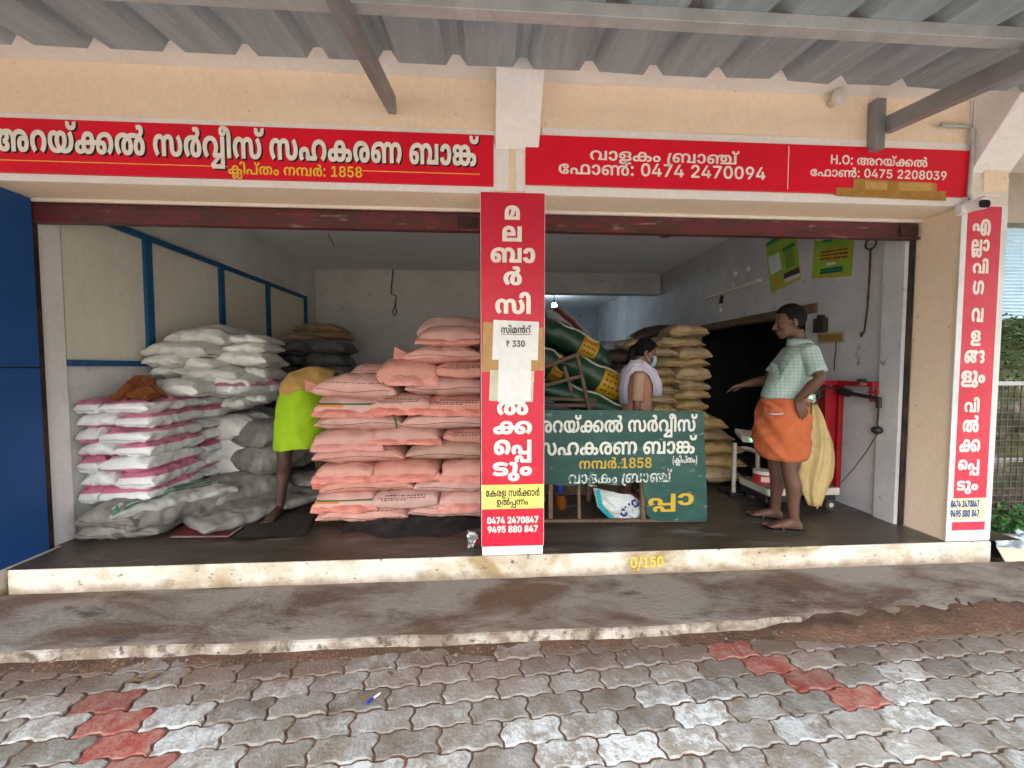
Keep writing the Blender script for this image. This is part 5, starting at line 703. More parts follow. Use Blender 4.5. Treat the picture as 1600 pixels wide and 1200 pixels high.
# sign over the right opening
s2 = empty('fascia_sign', label='red sign with two phone numbers in white over the right opening', cat='sign')
sbox('board', M['red'], .237, 3.258, YS, 2.607, 2.913, .010, s2, bevel=.002)
for key, a_ in (('branch', (0.649, 1.6326, 2.7702, 0.0599)), ('phone', (0.4484, 1.8134, 2.6781, 0.0641)), ('ho', (2.2608, 2.944, 2.7941, 0.0477)), ('phone_ho', (2.1217, 3.0867, 2.713, 0.0458))):
    lettering('lettering', key, *a_, yl, M['letter'], s2)
xd = 1.9691
part('rule', M['letter'], lambda q: q.box(xd-.003, xd+.001, yl-.001, yl+.001, 2.622, 2.898), s2)
def quadz(u0, v0, u1, v1, Y): pass
t1 = empty('taped_patch', label='strips of brown packing tape stuck over the lower edge of the right fascia sign', cat='tape')
def tp(q, c, y):
    q.add([(a_, y, b_) for a_, b_ in c]+[(a_, y+.0006, b_) for a_, b_ in c], [(0,1,2,3),(7,6,5,4),(0,4,5,1),(1,5,6,2),(2,6,7,3),(3,7,4,0)])
PT = lambda l: l
tp_a = [[(2.3023, 2.5876), (3.0877, 2.5745), (3.0843, 2.6379), (2.3047, 2.6417)]]
part('tape_strip', M['tape'], lambda q: [tp(q, c, 2.4825) for c in tp_a], t1)
tp_b = [[(2.4186, 2.599), (3.0217, 2.5939), (3.0121, 2.6908), (2.4233, 2.7032)]]
part('tape_strip', M['tape'], lambda q: [tp(q, c, 2.4815) for c in tp_b], t1)
tp_c = [[(2.5028, 2.6347), (2.6615, 2.6348), (2.6591, 2.6891), (2.5005, 2.6888)], [(2.7437, 2.6329), (2.978, 2.635), (2.9751, 2.6897), (2.7412, 2.6873)]]
part('paper_slip', mat('tape_covered_paper', (.56,.36,.12), (.48,.29,.08), 10, rough=.35), lambda q: [tp(q, c, 2.4805) for c in tp_c], t1)
# central pillar sign
s3 = empty('pillar_sign', label='red cement sign with vertical white letters and yellow band on the central pillar', cat='sign')
zy1, zy0, zr0 = [0.6886, 0.5275, 0.2798]
def wrap(q, z0, z1): q.box(-.045, .360, 2.4885, 2.4915, z0, z1)
part('red_sheet', M['red_faded'], lambda q: (wrap(q, zy1, 2.553), wrap(q, zr0, zy0)), s3)
part('yellow_band', mat('pale_yellow_vinyl', (.78,.72,.16), (.74,.69,.18), 3, rough=.45), lambda q: wrap(q, zy0+.0005, zy1-.0005), s3)
part('edge_strip', M['letter'], lambda q: (q.box(-.0475, -.0455, 2.488, 2.5, zr0, 2.553), q.box(.3605, .3625, 2.488, 2.5, zr0, 2.553)), s3)
yp = 2.4878
for key, a_ in (('va', (0.1076, 0.2009, 2.3862, 0.0874)), ('vb', (0.0913, 0.2132, 2.2507, 0.0958)), ('vc', (0.0181, 0.2994, 2.1185, 0.0922)), ('vd', (0.0991, 0.2135, 1.9776, 0.0846)), ('ve', (0.0459, 0.2714, 1.7953, 0.0933)),
                ('vf', (0.057, 0.2561, 1.146, 0.0872)), ('vg', (0.032, 0.2814, 1.021, 0.0834)), ('vh', (0.0359, 0.2775, 0.8871, 0.0963)), ('vi', (0.0273, 0.282, 0.7483, 0.0884))):
    lettering('lettering', key, *a_, yp, M['letter'], s3, grow=.001)
for key, a_ in (('gov', (-0.0187, 0.3329, 0.611, 0.0402)), ('prod', (0.0519, 0.2572, 0.5537, 0.0361))): lettering('lettering', key, *a_, yp, M['ink'], s3, grow=.0004)
for key, a_ in (('t1', (-0.0109, 0.325, 0.4304, 0.0362)), ('t2', (-0.0069, 0.321, 0.3706, 0.0363))): lettering('lettering', key, *a_, yp, M['letter'], s3)
# papers and tape on the pillar
def sheet_on(name, m, quad, y, label, cat, n=14, amp=.0015, sd=1, par=None, torn=0):
    a_, b_, c, d = [Vector((p[0], 0, p[1])) for p in quad]; q = MB()
    def f(u, v, off=0):
        p = (a_*(1-u)+b_*u)*(1-v)+(d*(1-u)+c*u)*v
        if torn: p.x += torn*fbm((u*3, v*9, 0), 1.5, sd)*(u > .9); p.z += torn*fbm((u*9, v, 0), 1.2, sd)*(v < .1)
        return (p.x, y-.0012-amp*(1+fbm((p.x, p.z, 0), 14, sd))+off, p.z)
    q.grid(lambda u, v: f(u, v), n, n); q.grid(lambda u, v: f(u, v, .0007), n, n, True)
    o = q.build(name, m, par, smooth='all', fix=False)
    return tag(o, label, cat) if label else o
Q = {'old': [(0.0037, 1.2383), (0.2849, 1.2285), (0.2968, 1.4272), (0.0124, 1.4356)], 'qr': [(0.0612, 1.2297), (0.2724, 1.2327), (0.2759, 1.5014), (0.0658, 1.5175)], 'price': [(0.0248, 1.5011), (0.3174, 1.4973), (0.325, 1.7435), (0.0335, 1.7536)], 'tl': [(-0.0408, 1.4234), (0.0533, 1.4233), (0.0539, 1.7375), (-0.0316, 1.7409)], 'tr': [(0.2678, 1.4314), (0.355, 1.4313), (0.354, 1.7069), (0.2672, 1.7104)], 'band': [(-0.0367, 1.4356), (0.3508, 1.4396), (0.3506, 1.5015), (-0.0365, 1.501)]}
tl_ = empty('packing_tape', label='brown packing tape strips either side of the cement price paper on the pillar', cat='tape')
for k in ('tl', 'tr', 'band'): sheet_on('tape_strip', M['tape'], Q[k], 2.4876 if k != 'band' else 2.487, None, None, 8, .0004, 3, tl_)
sheet_on('old_notice', M['oldpaper'], Q['old'], 2.4862, 'yellowed torn notice sheet lowest of the papers on the central pillar', 'paper', 18, .0012, 5, None, .004)
pp = empty('price_paper', label='white paper with the rupee cement price taped on the central pillar', cat='paper')
sheet_on('sheet', M['paper'], Q['price'], 2.4818, None, None, 14, .0012, 7, pp)
lettering('lettering', 'cem', *(0.0821, 0.2747, 1.6703, 0.0366), 2.4765, M['ink'], pp)
lettering('lettering', 'rs', *(0.1147, 0.2337, 1.5828, 0.0326), 2.4765, M['ink'], pp)
part('rule', M['ink'], lambda q: q.box(*[0.0821, 0.2747], 2.476, 2.4768, 1.6601, 1.663), pp)
qn = empty('payment_notice', label='plain white payment notice below the price paper on the pillar', cat='paper')
sheet_on('sheet', M['paper'], Q['qr'], 2.4842, None, None, 14, .001, 9, qn)
# corner pillar banner
s4 = empty('pillar_banner', label='tall narrow red fertiliser banner with white letters on the right corner pillar', cat='banner')
yq = 2.4905
bz = {'t': 2.5491, 'a': 0.531, 'b': 0.3746, 'c': 0.3608, 'd': 0.3007, 'e': 0.2267}
part('white_sheet', mat('banner_white', (.74,.76,.75), (.66,.68,.66), 3, rough=.45, bump=.06, bs=20), lambda q: q.box(3.220, 3.558, yq, yq+.0012, bz['e']+.004, bz['t']+.006), s4)
M['banner'] = mat('sun_faded_red', (.64,.05,.085), (.58,.03,.055), 2.2, .4, .62, .42, .05, 25)
part('red_panel', M['banner'], lambda q: (q.box(3.262, 3.512, yq-.0012, yq-.0003, bz['a'], bz['t']), q.box(3.262, 3.512, yq-.0012, yq-.0003, bz['d'], bz['c'])), s4)
part('number_panel', mat('cream_yellow', (.76,.74,.42), None, rough=.5), lambda q: q.box(3.262, 3.512, yq-.0012, yq-.0003, bz['b'], bz['a']-.002), s4)
yq2 = yq-.002
rr_ = [('ra', (3.3016, 3.4339, 2.3822, 0.0815)), ('rb', (3.2997, 3.4323, 2.2487, 0.0776)), ('rc', (3.3177, 3.4317, 2.0972, 0.0694)), ('rd', (3.3259, 3.4068, 1.9534, 0.0958)), ('re', (3.327, 3.4129, 1.7652, 0.0964)), ('rf', (3.3299, 3.4017, 1.6287, 0.0793)), ('rg', (3.2903, 3.439, 1.4828, 0.0885)), ('rh', (3.274, 3.4519, 1.3451, 0.0845)), ('rc', (3.3094, 3.4203, 1.1396, 0.0717)), ('vf', (3.3027, 3.4235, 1.0003, 0.0855)), ('vg', (3.2863, 3.4413, 0.8604, 0.0904)), ('vh', (3.2836, 3.4438, 0.7335, 0.0726)), ('vi', (3.2818, 3.4424, 0.5878, 0.0684))]
for key, a_ in rr_: lettering('lettering', key, *a_, yq2, M['letter'], s4, grow=.0006)
bi = mat('blue_ink', (.02,.05,.25), None, rough=.6)
for key, a_ in [('t1', (3.2449, 3.4593, 0.4646, 0.0412)), ('t2', (3.2437, 3.4633, 0.3957, 0.0413))]: lettering('lettering', key, *a_, yq2, bi, s4)
lettering_o = lettering('painted_mark', 'mark', *(0.9427, 1.1664, 0.1174, 0.0569), 2.4712, M['yellow'], None)
tag(lettering_o, 'yellow hand painted number on the white step face', 'marking')

# ================================================================ the old green board inside
gb = empty('name_board', label='torn dark green hand painted bank board leaning low inside the right opening', cat='sign board')
YG = 2.905
def G_(l): return [(a_[0], YG, a_[1]) for a_ in l]
g_out = [(0.3623, 1.1269), (0.6665, 1.1248), (0.9647, 1.1228), (1.3173, 1.1154), (1.6752, 1.1079), (1.6868, 0.8214), (1.7093, 0.5169), (1.7197, 0.2918), (1.7158, 0.2354), (1.5908, 0.2385), (1.4353, 0.2475), (1.3322, 0.25), (1.2704, 0.2617), (1.2392, 0.293), (1.2231, 0.339), (1.2324, 0.3996), (1.2059, 0.4659), (1.1997, 0.5367), (1.1835, 0.5974), (1.1483, 0.5728), (1.0725, 0.5541), (0.9716, 0.541), (0.8708, 0.5529), (0.7705, 0.5647), (0.7107, 0.5459), (0.5962, 0.5431), (0.4822, 0.5551), (0.3639, 0.5574)]
gm = mat('bottle_green_paint', (.012,.062,.050), (.030,.085,.070), 5, .45, .66, .5, .2, 40, c3=(.16,.20,.17), s3=11, lo3=.62, hi3=.70, stretch=(.7,1,1.6))
def paint_worn(name, base, under=(.03,.08,.065), s=38, lo=.5, hi=.62): return mat(name, base, under, s, lo, hi, .6, .1, 40)
pl = MB(); pl.poly(G_(g_out), (0, .016, 0)); pl.build('board', gm, gb)
wp = paint_worn('worn_white_lettering', (.66,.66,.58), (.20,.24,.20), 26, .56, .70); wp2 = paint_worn('flaking_white_lettering', (.58,.62,.58), (.03,.08,.065), 30, .46, .58); op = paint_worn('ochre_lettering', (.52,.33,.03), (.24,.19,.03), 24, .6, .72)
yg = YG-.0012
for key, m_, a_ in (('g1', wp, (0.3041, 1.6221, 0.9553, 0.0939)), ('g2', wp, (0.3534, 1.6208, 0.7816, 0.0994)), ('g3', wp, (1.4317, 1.6274, 0.7075, 0.0404)),
                    ('g4', op, (0.6947, 1.2638, 0.6719, 0.0648)), ('g6', op, (1.243, 1.6035, 0.3749, 0.0915))):
    lettering('lettering', key, *a_, yg, m_, gb, grow=.0012 if key in ('g1', 'g2') else .002 if key == 'g6' else 0)
x0, x1, zb, h = (0.6111, 1.4298, 0.5469, 0.0851)
lettering('lettering', 'g5', x0, x1, zb+.012, h*.86, yg, wp2, gb)
fr = [[(0.3548, 0.2542), (1.6798, 0.2106)], [(0.4785, 0.2811), (0.4698, 1.1311)], [(0.7028, 0.2756), (0.6863, 1.1296)], [(1.2141, 0.2631), (1.1856, 1.1262)], [(1.6581, 0.2522), (1.6245, 1.0733)]]
for i, (a_, b_) in enumerate(fr):
    q = MB(); q.bar((a_[0], YG+(.03 if i else .028), max(a_[1], .225)+(.012 if i == 0 else 0)), (b_[0], YG+.03, b_[1] if i else .237), .034 if i not in (0, 2) else .022, .034 if i else .03, (0,1,0)); q.build('frame_bar', M['wood'], gb, bevel=.003)

# posters on the right inner wall
def wallquad(name, q4, mm, par, off): 
    q = MB(); vs = [(3.2-off, a_[0], a_[1]) for a_ in q4]
    q.poly(vs, (-.0006, 0, 0)); return q.build(name, mm, par)
pg = mat('poster_green', (.24,.40,.03), (.30,.48,.05), 3, rough=.6); pdg = mat('poster_dark_green', (.04,.20,.04), None, rough=.6); pw = mat('poster_white', (.62,.66,.60), None, rough=.6)
pb = mat('poster_brown', (.06,.02,.015), None, rough=.6); po = mat('poster_ochre', (.50,.30,.02), None, rough=.6); pteal = mat('poster_teal', (.01,.22,.11), None, rough=.6)
PX = {'A': [(4.2416, 2.2829), (3.821, 2.3603), (3.9083, 2.874), (4.3459, 2.851)], 'a1': [(4.3349, 2.8331), (4.1105, 2.8476), (4.1231, 2.9276), (4.3468, 2.8731)], 'a2': [(4.2501, 2.4929), (4.0881, 2.5241), (4.1332, 2.7163), (4.2991, 2.7069)], 'a3': [(4.0454, 2.3766), (3.8306, 2.3949), (3.8507, 2.4844), (4.058, 2.4617)], 'a7': [(4.0357, 2.3609), (3.8301, 2.3818), (3.8317, 2.4212), (4.0466, 2.4043)], 'a4': [(4.1369, 2.3405), (4.074, 2.4035), (4.1525, 2.4911), (4.2277, 2.4306)], 'a5': [(4.2325, 2.3027), (3.8207, 2.3538), (3.8298, 2.3753), (4.2336, 2.3316)], 'a6': [(4.0768, 2.6998), (3.9103, 2.7171), (3.9205, 2.7598), (4.0878, 2.7442)], 'B': [(3.6857, 2.3235), (3.2627, 2.2568), (3.2434, 2.6551), (3.6672, 2.7906)], 'b1': [(3.6101, 2.4783), (3.2815, 2.4178), (3.2737, 2.5214), (3.5995, 2.5729)], 'b2': [(3.5974, 2.3466), (3.3455, 2.3159), (3.3476, 2.3678), (3.5851, 2.3985)], 'b3': [(3.6706, 2.3264), (3.2752, 2.2653), (3.2759, 2.2822), (3.6714, 2.3453)], 'b4': [(3.5807, 2.64), (3.4622, 2.6204), (3.4632, 2.6441), (3.5747, 2.6683)], 'b5': [(3.6555, 2.6881), (3.2643, 2.585), (3.2489, 2.646), (3.6586, 2.7631)], 'b6': [(3.522, 2.4127), (3.4265, 2.3998), (3.4275, 2.4233), (3.5229, 2.4369)]}
pA = empty('poster', label='tilted green poster with a blank white panel and brown strip high on the right wall', cat='poster')
wallquad('sheet', PX['A'], pg, pA, .001)
for k, mm in (('a1', pdg), ('a2', pw), ('a3', pb), ('a7', pw), ('a4', po), ('a5', po), ('a6', pdg)): wallquad('printed_panel', PX[k], mm, pA, .0018+(.0007 if k == 'a7' else 0))
pB = empty('poster', label='green poster with an ochre text panel nearest the doorway on the right wall', cat='poster')
wallquad('sheet', PX['B'], pg, pB, .001)
for k, mm in (('b5', pw), ('b1', po), ('b2', pteal), ('b3', po), ('b4', pteal), ('b6', pw)): wallquad('printed_panel', PX[k], mm, pB, .0018)
def ticks(parent, q4, rows, seed):
    a_, b_, c, d = [Vector((0, p[0], p[1])) for p in q4]; rg = rnd(seed); q = MB()
    for r in range(rows):
        v0 = (r+.25)/rows; v1 = (r+.68)/rows; u = .06
        while u < .9:
            w = rg.uniform(.04, .12); u1 = min(.94, u+w)
            q.add([Vector((3.1964, 0, 0))+(a_*(1-s)+b_*s)*(1-v)+(d*(1-s)+c*s)*v for s, v in ((u,v0),(u1,v0),(u1,v1),(u,v1))], [(0,1,2,3)]); u = u1+.025
    q.build('print', M['ink'], parent)
ticks(pB, PX['b1'], 3, 2); ticks(pB, PX['b2'], 2, 4); ticks(pA, [(4.0234, 2.5011), (3.8936, 2.515), (3.9269, 2.709), (4.0495, 2.6987)], 7, 5)
cordboard = empty('wall_board', label='small yellow board with a cord on the right wall above the red weighing scale', cat='board')
wallquad('plate', [(3.5844, 1.6739), (3.3001, 1.6746), (3.3042, 1.7722), (3.5887, 1.7794)], mat('board_cream', (.42,.36,.22), None, rough=.7), cordboard, .008)
wallquad('panel', [(3.5705, 1.6916), (3.3195, 1.6874), (3.3224, 1.7566), (3.5736, 1.7658)], mat('board_ochre', (.30,.20,.05), (.22,.15,.04), 20, rough=.7), cordboard, .012)

# ================================================================ sacks
def sack_material(name, c1, c2, rough, wave, vary, s=6, bs=120, bump=.25, c3=None, **k):
    return mat(name, c1, c2, s, .38, .66, rough, bump, bs, c3=c3, s3=9, lo3=.62, hi3=.78, wave=wave, vary=vary, **k)
K = {}
K['pink'] = sack_material('pink_woven_sack', (.58,.275,.215), (.49,.24,.185), .58, (5, .34), .13, c3=(.36,.23,.175))
K['pinkdark'] = sack_material('salmon_woven_fold', (.66,.24,.19), (.55,.21,.16), .6, (9, .4), .08)
K['pinktan'] = sack_material('tan_pink_sack', (.44,.27,.20), (.38,.22,.17), .62, (5, .34), .05, c3=(.33,.20,.15))
K['white'] = sack_material('white_plastic_sack', (.74,.74,.68), (.64,.64,.58), .34, (5, .42), .10, bs=60, spec=.5)
K['grey'] = sack_material('dark_grey_sack', (.15,.15,.148), (.085,.085,.084), .55, (5, .45), .3, c3=(.24,.24,.23))
K['tan'] = sack_material('tan_plastic_sack', (.46,.33,.155), (.38,.26,.115), .46, (5, .42), .10, c3=(.28,.17,.07))
K['tanl'] = sack_material('dull_tan_sack', (.40,.27,.14), (.30,.20,.10), .6, (8, .6), .12)
K['dirty'] = sack_material('soiled_grey_sack', (.27,.255,.225), (.15,.14,.12), .58, (4.5, .5), .12, c3=(.08,.07,.06))
K['green'] = sack_material('dark_green_sack', (.012,.062,.028), (.008,.045,.02), .38, (6, .5), .1, spec=.5)
K['brown'] = sack_material('dark_brown_sack', (.075,.045,.038), (.04,.026,.022), .4, (7, .7), .2)
K['bluish'] = sack_material('bluish_plastic_sack', (.30,.36,.40), (.20,.24,.28), .3, (7, .8), .1, spec=.5)
def stripe_mat(name, flip):
    """white crinkled plastic with a printed pink panel on one face"""
    m = sack_material(name, (.74,.75,.74), (.65,.66,.65), .32, (5.5, .45), .06, bs=70, spec=.5)
    def f(t, N, L, src):
        tc = N.new('ShaderNodeTexCoord'); sx = N.new('ShaderNodeSeparateXYZ'); L.new(tc.outputs['Generated'], sx.inputs[0])
        n = N.new('ShaderNodeTexNoise'); n.inputs['Scale'].default_value = 2.2; n.inputs['Detail'].default_value = 3; L.new(tc.outputs['Object'], n.inputs['Vector'])
        a_ = N.new('ShaderNodeMath'); a_.operation = 'MULTIPLY_ADD'; a_.inputs[1].default_value = .30; L.new(n.outputs[0], a_.inputs[0]); L.new(sx.outputs[2], a_.inputs[2])
        r = N.new('ShaderNodeMapRange'); L.new(a_.outputs[0], r.inputs['Value'])
        lo, hi = (.74, .77) if not flip else (.50, .47)
        r.inputs['From Min'].default_value = lo; r.inputs['From Max'].default_value = hi
        x = N.new('ShaderNodeMix'); x.data_type = 'RGBA'; L.new(r.outputs[0], x.inputs['Factor']); L.new(src, x.inputs[6]); x.inputs[7].default_value = (.52,.17,.26,1)
        return x.outputs[2]
    after_color(m, f); return m
K['stripe'] = stripe_mat('white_sack_pink_top', False); K['stripeflip'] = stripe_mat('white_sack_pink_underside', True)
K['band'] = mat('green_band', (.03,.10,.035), None, rough=.6); K['orange'] = mat('orange_print', (.62,.16,.03), None, rough=.6)
K['thread'] = mat('dark_thread', (.10,.05,.04), None, rough=.8); K['threadlight'] = mat('pale_thread', (.55,.52,.46), None, rough=.8)
K['print'] = mat('dark_sack_print', (.085,.05,.05), (.25,.13,.11), 60, .45, .6, rough=.7)
def sack_mesh(L, W, H, seed, p=3.2, q=.6, endh=.10, bend=0., amp=.012, wr=1., n1=2.5, n2=2.2, NU=30, NV=28):
    mb = MB(); rings = []; sd_ = (seed*1.73) % 50
    for i in range(NU+1):
        s = -1+2*i/NU; s = math.copysign(1-(1-abs(s))**1.25, s) if abs(s) < 1 else s
        e_ = abs(s); full = max(0., 1-e_**p)**q
        h = H*(endh+(1-endh)*full); w = W*(.93+.07*full-.04*(1-full)*math.sin(seed))
        zc_ = h/2*(1-.25*(1-full))+H*.27*(1-full)
        ring = []
        for j in range(NV):
            t = 2*math.pi*j/NV; c_, s_ = math.cos(t), math.sin(t)
            y = w/2*math.copysign(abs(c_)**(2/n1), c_); z = h/2*math.copysign(abs(s_)**(2/n2), s_)
            if s_ < 0: z *= .96
            P = Vector((s*L/2, y, z))
            k = fbm((P.x/.16, P.y/.16, P.z/.12), 1, seed, 3)*amp
            # puckers running in from the sewn ends
            k += wr*.006*e_**3*math.sin(t*7+seed*1.7+4*s)*(.4+.6*full)
            k += wr*.004*math.sin(P.x*38+P.z*30+seed+2*fbm((P.x*6, P.y*6, 0), 1, seed))*max(0, fbm((P.x*3, P.y*3, P.z*3), 1, seed+5, 2))
            k += wr*.0022*fbm((P.x/.05, P.y/.05, P.z/.04), 1, seed+2, 2)
            rid = 1-abs(mnoise.noise(Vector((P.x/.13+sd_, P.y/.13, P.z/.075+sd_))))*2.2; k += wr*.0034*(max(0, rid)**3-.3)
            rid = 1-abs(mnoise.noise(Vector((P.x/.06-sd_, P.y/.07+P.x/.2, P.z/.05))))*2.2; k += wr*.0016*(max(0, rid)**3-.3)
            nrm = Vector((0, c_*h, s_*w)).normalized() if full > .2 else Vector((0, 0, s_))
            P += nrm*k*(.35+.65*full)
            P.z += zc_+bend*(1-s*s)-abs(bend)*.3+.012*fbm((s*1.5, 0, 0), 1, seed+9, 2)
            ring.append(P)
        rings.append(ring)
    mb.loft(rings); return mb
def pull(mb, me_pts=None): return BVHTree.FromPolygons([Vector(v) for v in mb.v], [f for f in mb.f])
SEED = [100]
def sack(name, kind, spec, label, group, feats='', cat='sack', stack_feats=None):
    """one filled sack: spec = x, y, z of its underside's middle, length across/along, width, height, orientation, turn, tilt"""
    x, y, z, sx_, sy_, H, ori, rz, tilt = spec
    SEED[0] += 1; sd = SEED[0]; rg = rnd(sd)
    # local x is the sack's own length; for an end-on sack local +x looks to the front (-y)
    Ln, Wd = (sx_, sy_) if ori == 'L' else (sx_, sy_)
    hk = {'white': 1.24, 'stripe': 1.16, 'tan': 1.16, 'grey': 1.2, 'pink': 1.2 if ori == 'L' else 1.06}.get(kind, 1.06)
    if ori == 'E': p, q, eh = (5.0, .5, .34) if kind == 'pink' else (3.6, .52, .26)
    else: p, q, eh = 3.0, .62, .12
    if kind in ('white', 'tan', 'grey', 'tanl', 'stripe', 'bluish'): p += .8
    mb = sack_mesh(Ln, Wd, H*hk, sd, p, q, eh, amp=.011 if kind == 'pink' else .019, wr=1.5 if kind == 'pink' else 2.4, NU=60, NV=46, n1=2.6, n2=2.3 if ori == 'L' else 2.7)
    m = K[kind] if kind in K else K['pink']
    if kind == 'stripe' and 'flip' in feats: m = K['stripeflip']
    if feats == 'tan': m = K['pinktan']
    if feats == 'plain': m = K['white']
    rot = (0, 0, R(rz+rg.uniform(-2, 2)-(90 if ori == 'E' else 0)))
    o = mb.build(name, m, None, smooth='all')
    o.location = (x, y, z-.004); o.rotation_euler = (R(rg.uniform(-1, 1)), R(-tilt if ori == 'L' else rg.uniform(-1, 1)), rot[2])
    tag(o, label, cat, group)
    tree = pull(mb)
    def front(u, w):      # point on the side that faces the viewer: u along 0..1, w height 0..1
        if ori == 'L': org = Vector(((u-.5)*Ln, -Wd, w*H)); d = Vector((0, 1, 0))
        else: org = Vector((Ln, (.5-u)*-Wd*-1 if 0 else (u-.5)*Wd, w*H)); d = Vector((-1, 0, 0))
        h_ = tree.ray_cast(org, d)
        return (h_[0], h_[1]) if h_[0] else (None, None)
    if kind in ('pink', 'tan', 'tanl', 'grey', 'dirty') and ori == 'L':
        q_ = MB(); pts = []
        for i in range(15):
            c_, n_ = front(.06+.88*i/14, .46+.06*math.sin(i*.5+sd))
            if c_: pts.append(c_+n_*.0012)
        if len(pts) > 4: q_.tube(pts, .0022, 5); q_.build('seam', K['thread'], o, smooth='all')
    if feats in ('print', 'printflap', 'dirty') or (kind == 'pink' and ori == 'L' and sd % 2):
        q_ = MB(); rows = ((.80, .2, .8), (.70, .1, .75), (.62, .15, .5)) if ori == 'E' else ((.80, .1, .85),)
        for w, u0, u1 in rows:
            u = u0
            while u < u1:
                du = rg.uniform(.015, .05); hh = .028 if ori == 'E' else .016
                quad = [front(a_, b_) for a_, b_ in ((u, w-hh), (u+du, w-hh), (u+du, w+hh), (u, w+hh))]
                if all(c_ for c_, _ in quad): q_.add([c_+n_*.0014 for c_, n_ in quad], [(0,1,2,3)])
                u += du+.012
        if q_.v: q_.build('print', K['print'], o)
    if 'flap' in feats or feats == 'lip':
        big = 1 if feats == 'bigflap' else 0
        q_ = MB(); hgt = H*(.44 if feats == 'lip' else .70); zz = H*(.42 if feats == 'lip' else .44)
        xf = Ln/2
        c_, n_ = front(.5, .5); xf = c_.x if c_ else xf
        def flap(a_, b_, off=0., sd=sd, big=big):
            yy = (a_-.5)*Wd*(1.0+.06*b_)
            fold = math.sin(a_*9+sd)+.6*math.sin(a_*21+sd*2)
            out = .055*math.sin(min(1, b_*1.15)*math.pi*.62)*(1+.35*fold*.5)+.012*fold*b_
            dn = zz-hgt*b_*(.62+.16*fbm((a_*3, b_, 0), 1.3, sd))+.03*H*fold
            if big: dn += max(0, .22-a_)*.42*b_*1.2
            if feats != 'lip' and a_ < .12 and sd % 2: dn -= .03*b_
            k = .5+.5*math.cos(math.pi*min(1, abs(a_-.5)*2)**3)
            return (xf-.02+out*(.55+.45*k)+.009*fbm((a_*7, b_*5, 0), 1.5, sd+3)+off, yy, max(.004, dn))
        q_.grid(lambda a_, b_: flap(a_, b_), 44, 9); q_.grid(lambda a_, b_: flap(a_, b_, -.004), 44, 9, True)
        fo = q_.build('mouth_flap', K['pinkdark'] if kind == 'pink' else m, o, smooth='all', fix=False)
        if 'band' in feats:
            for (w, mm, hh) in ((.66, K['band'], .045), (.56, K['orange'], .05)):
                q2 = MB(); ps = [(front(.04+.92*i/20*(1 if mm is K['band'] else .42), w-hh), front(.04+.92*i/20*(1 if mm is K['band'] else .42), w+hh)) for i in range(21)]
                ps = [(a_, b_) for a_, b_ in ps if a_[0] and b_[0]]
                if len(ps) > 2:
                    q2.loft([[a_[0]+a_[1]*.003, b_[0]+b_[1]*.003] for a_, b_ in ps], cap=False, closed=False); q2.build('printed_band', mm, o, smooth='all')
    if feats in ('ear', 'tie', 'bigflap'):
        q_ = MB(); s = -1 if feats != 'tie' else 1
        if feats == 'tie':
            c_, n_ = front(.93, .6)
            if c_: q_.tube([c_+Vector((-.02, -.006, .05)), c_+Vector((0, -.008, 0)), c_+Vector((.012, -.01, -.06))], [.004, .008, .005], 6); q_.build('tie', K['band'], o, smooth='all')
        elif feats == 'ear':
            e0 = Vector((-Ln/2*.97, -Wd*.2, H*.40))
            q_.grid(lambda a_, b_: e0+Vector((-.10*a_+.02*b_, -.05*a_*b_-.02*a_, .035*a_+(b_-.5)*(.05+.05*a_)+.012*fbm((a_*4, b_*4, 0), 1, sd))), 8, 6)
            q_.grid(lambda a_, b_: e0+Vector((-.10*a_+.02*b_, -.05*a_*b_-.02*a_+.004, .035*a_+(b_-.5)*(.05+.05*a_)+.012*fbm((a_*4, b_*4, 0), 1, sd))), 8, 6, True)
            q_.build('corner_ear', K['pinkdark'] if kind == 'pink' else m, o, smooth='all', fix=False)
    if kind in ('white', 'stripe', 'tan', 'bluish', 'dirty') and feats != 'noend':
        # the sewn strip at the end that shows
        q_ = MB(); ex = Ln/2*.985; dirx = 1
        def strip(a_, b_, off=0.):
            yy = (a_-.5)*Wd*.80; return (ex-.014+.026*b_, yy, H*(.33 if ori == 'L' else .40)+off+.005*fbm((a_*5, b_*2, 0), 1.2, sd)-.008*b_)
        q_.grid(lambda a_, b_: strip(a_, b_), 16, 3); q_.grid(lambda a_, b_: strip(a_, b_, .003), 16, 3, True)
        q_.build('sewn_end', m, o, smooth='all', fix=False)
    return o
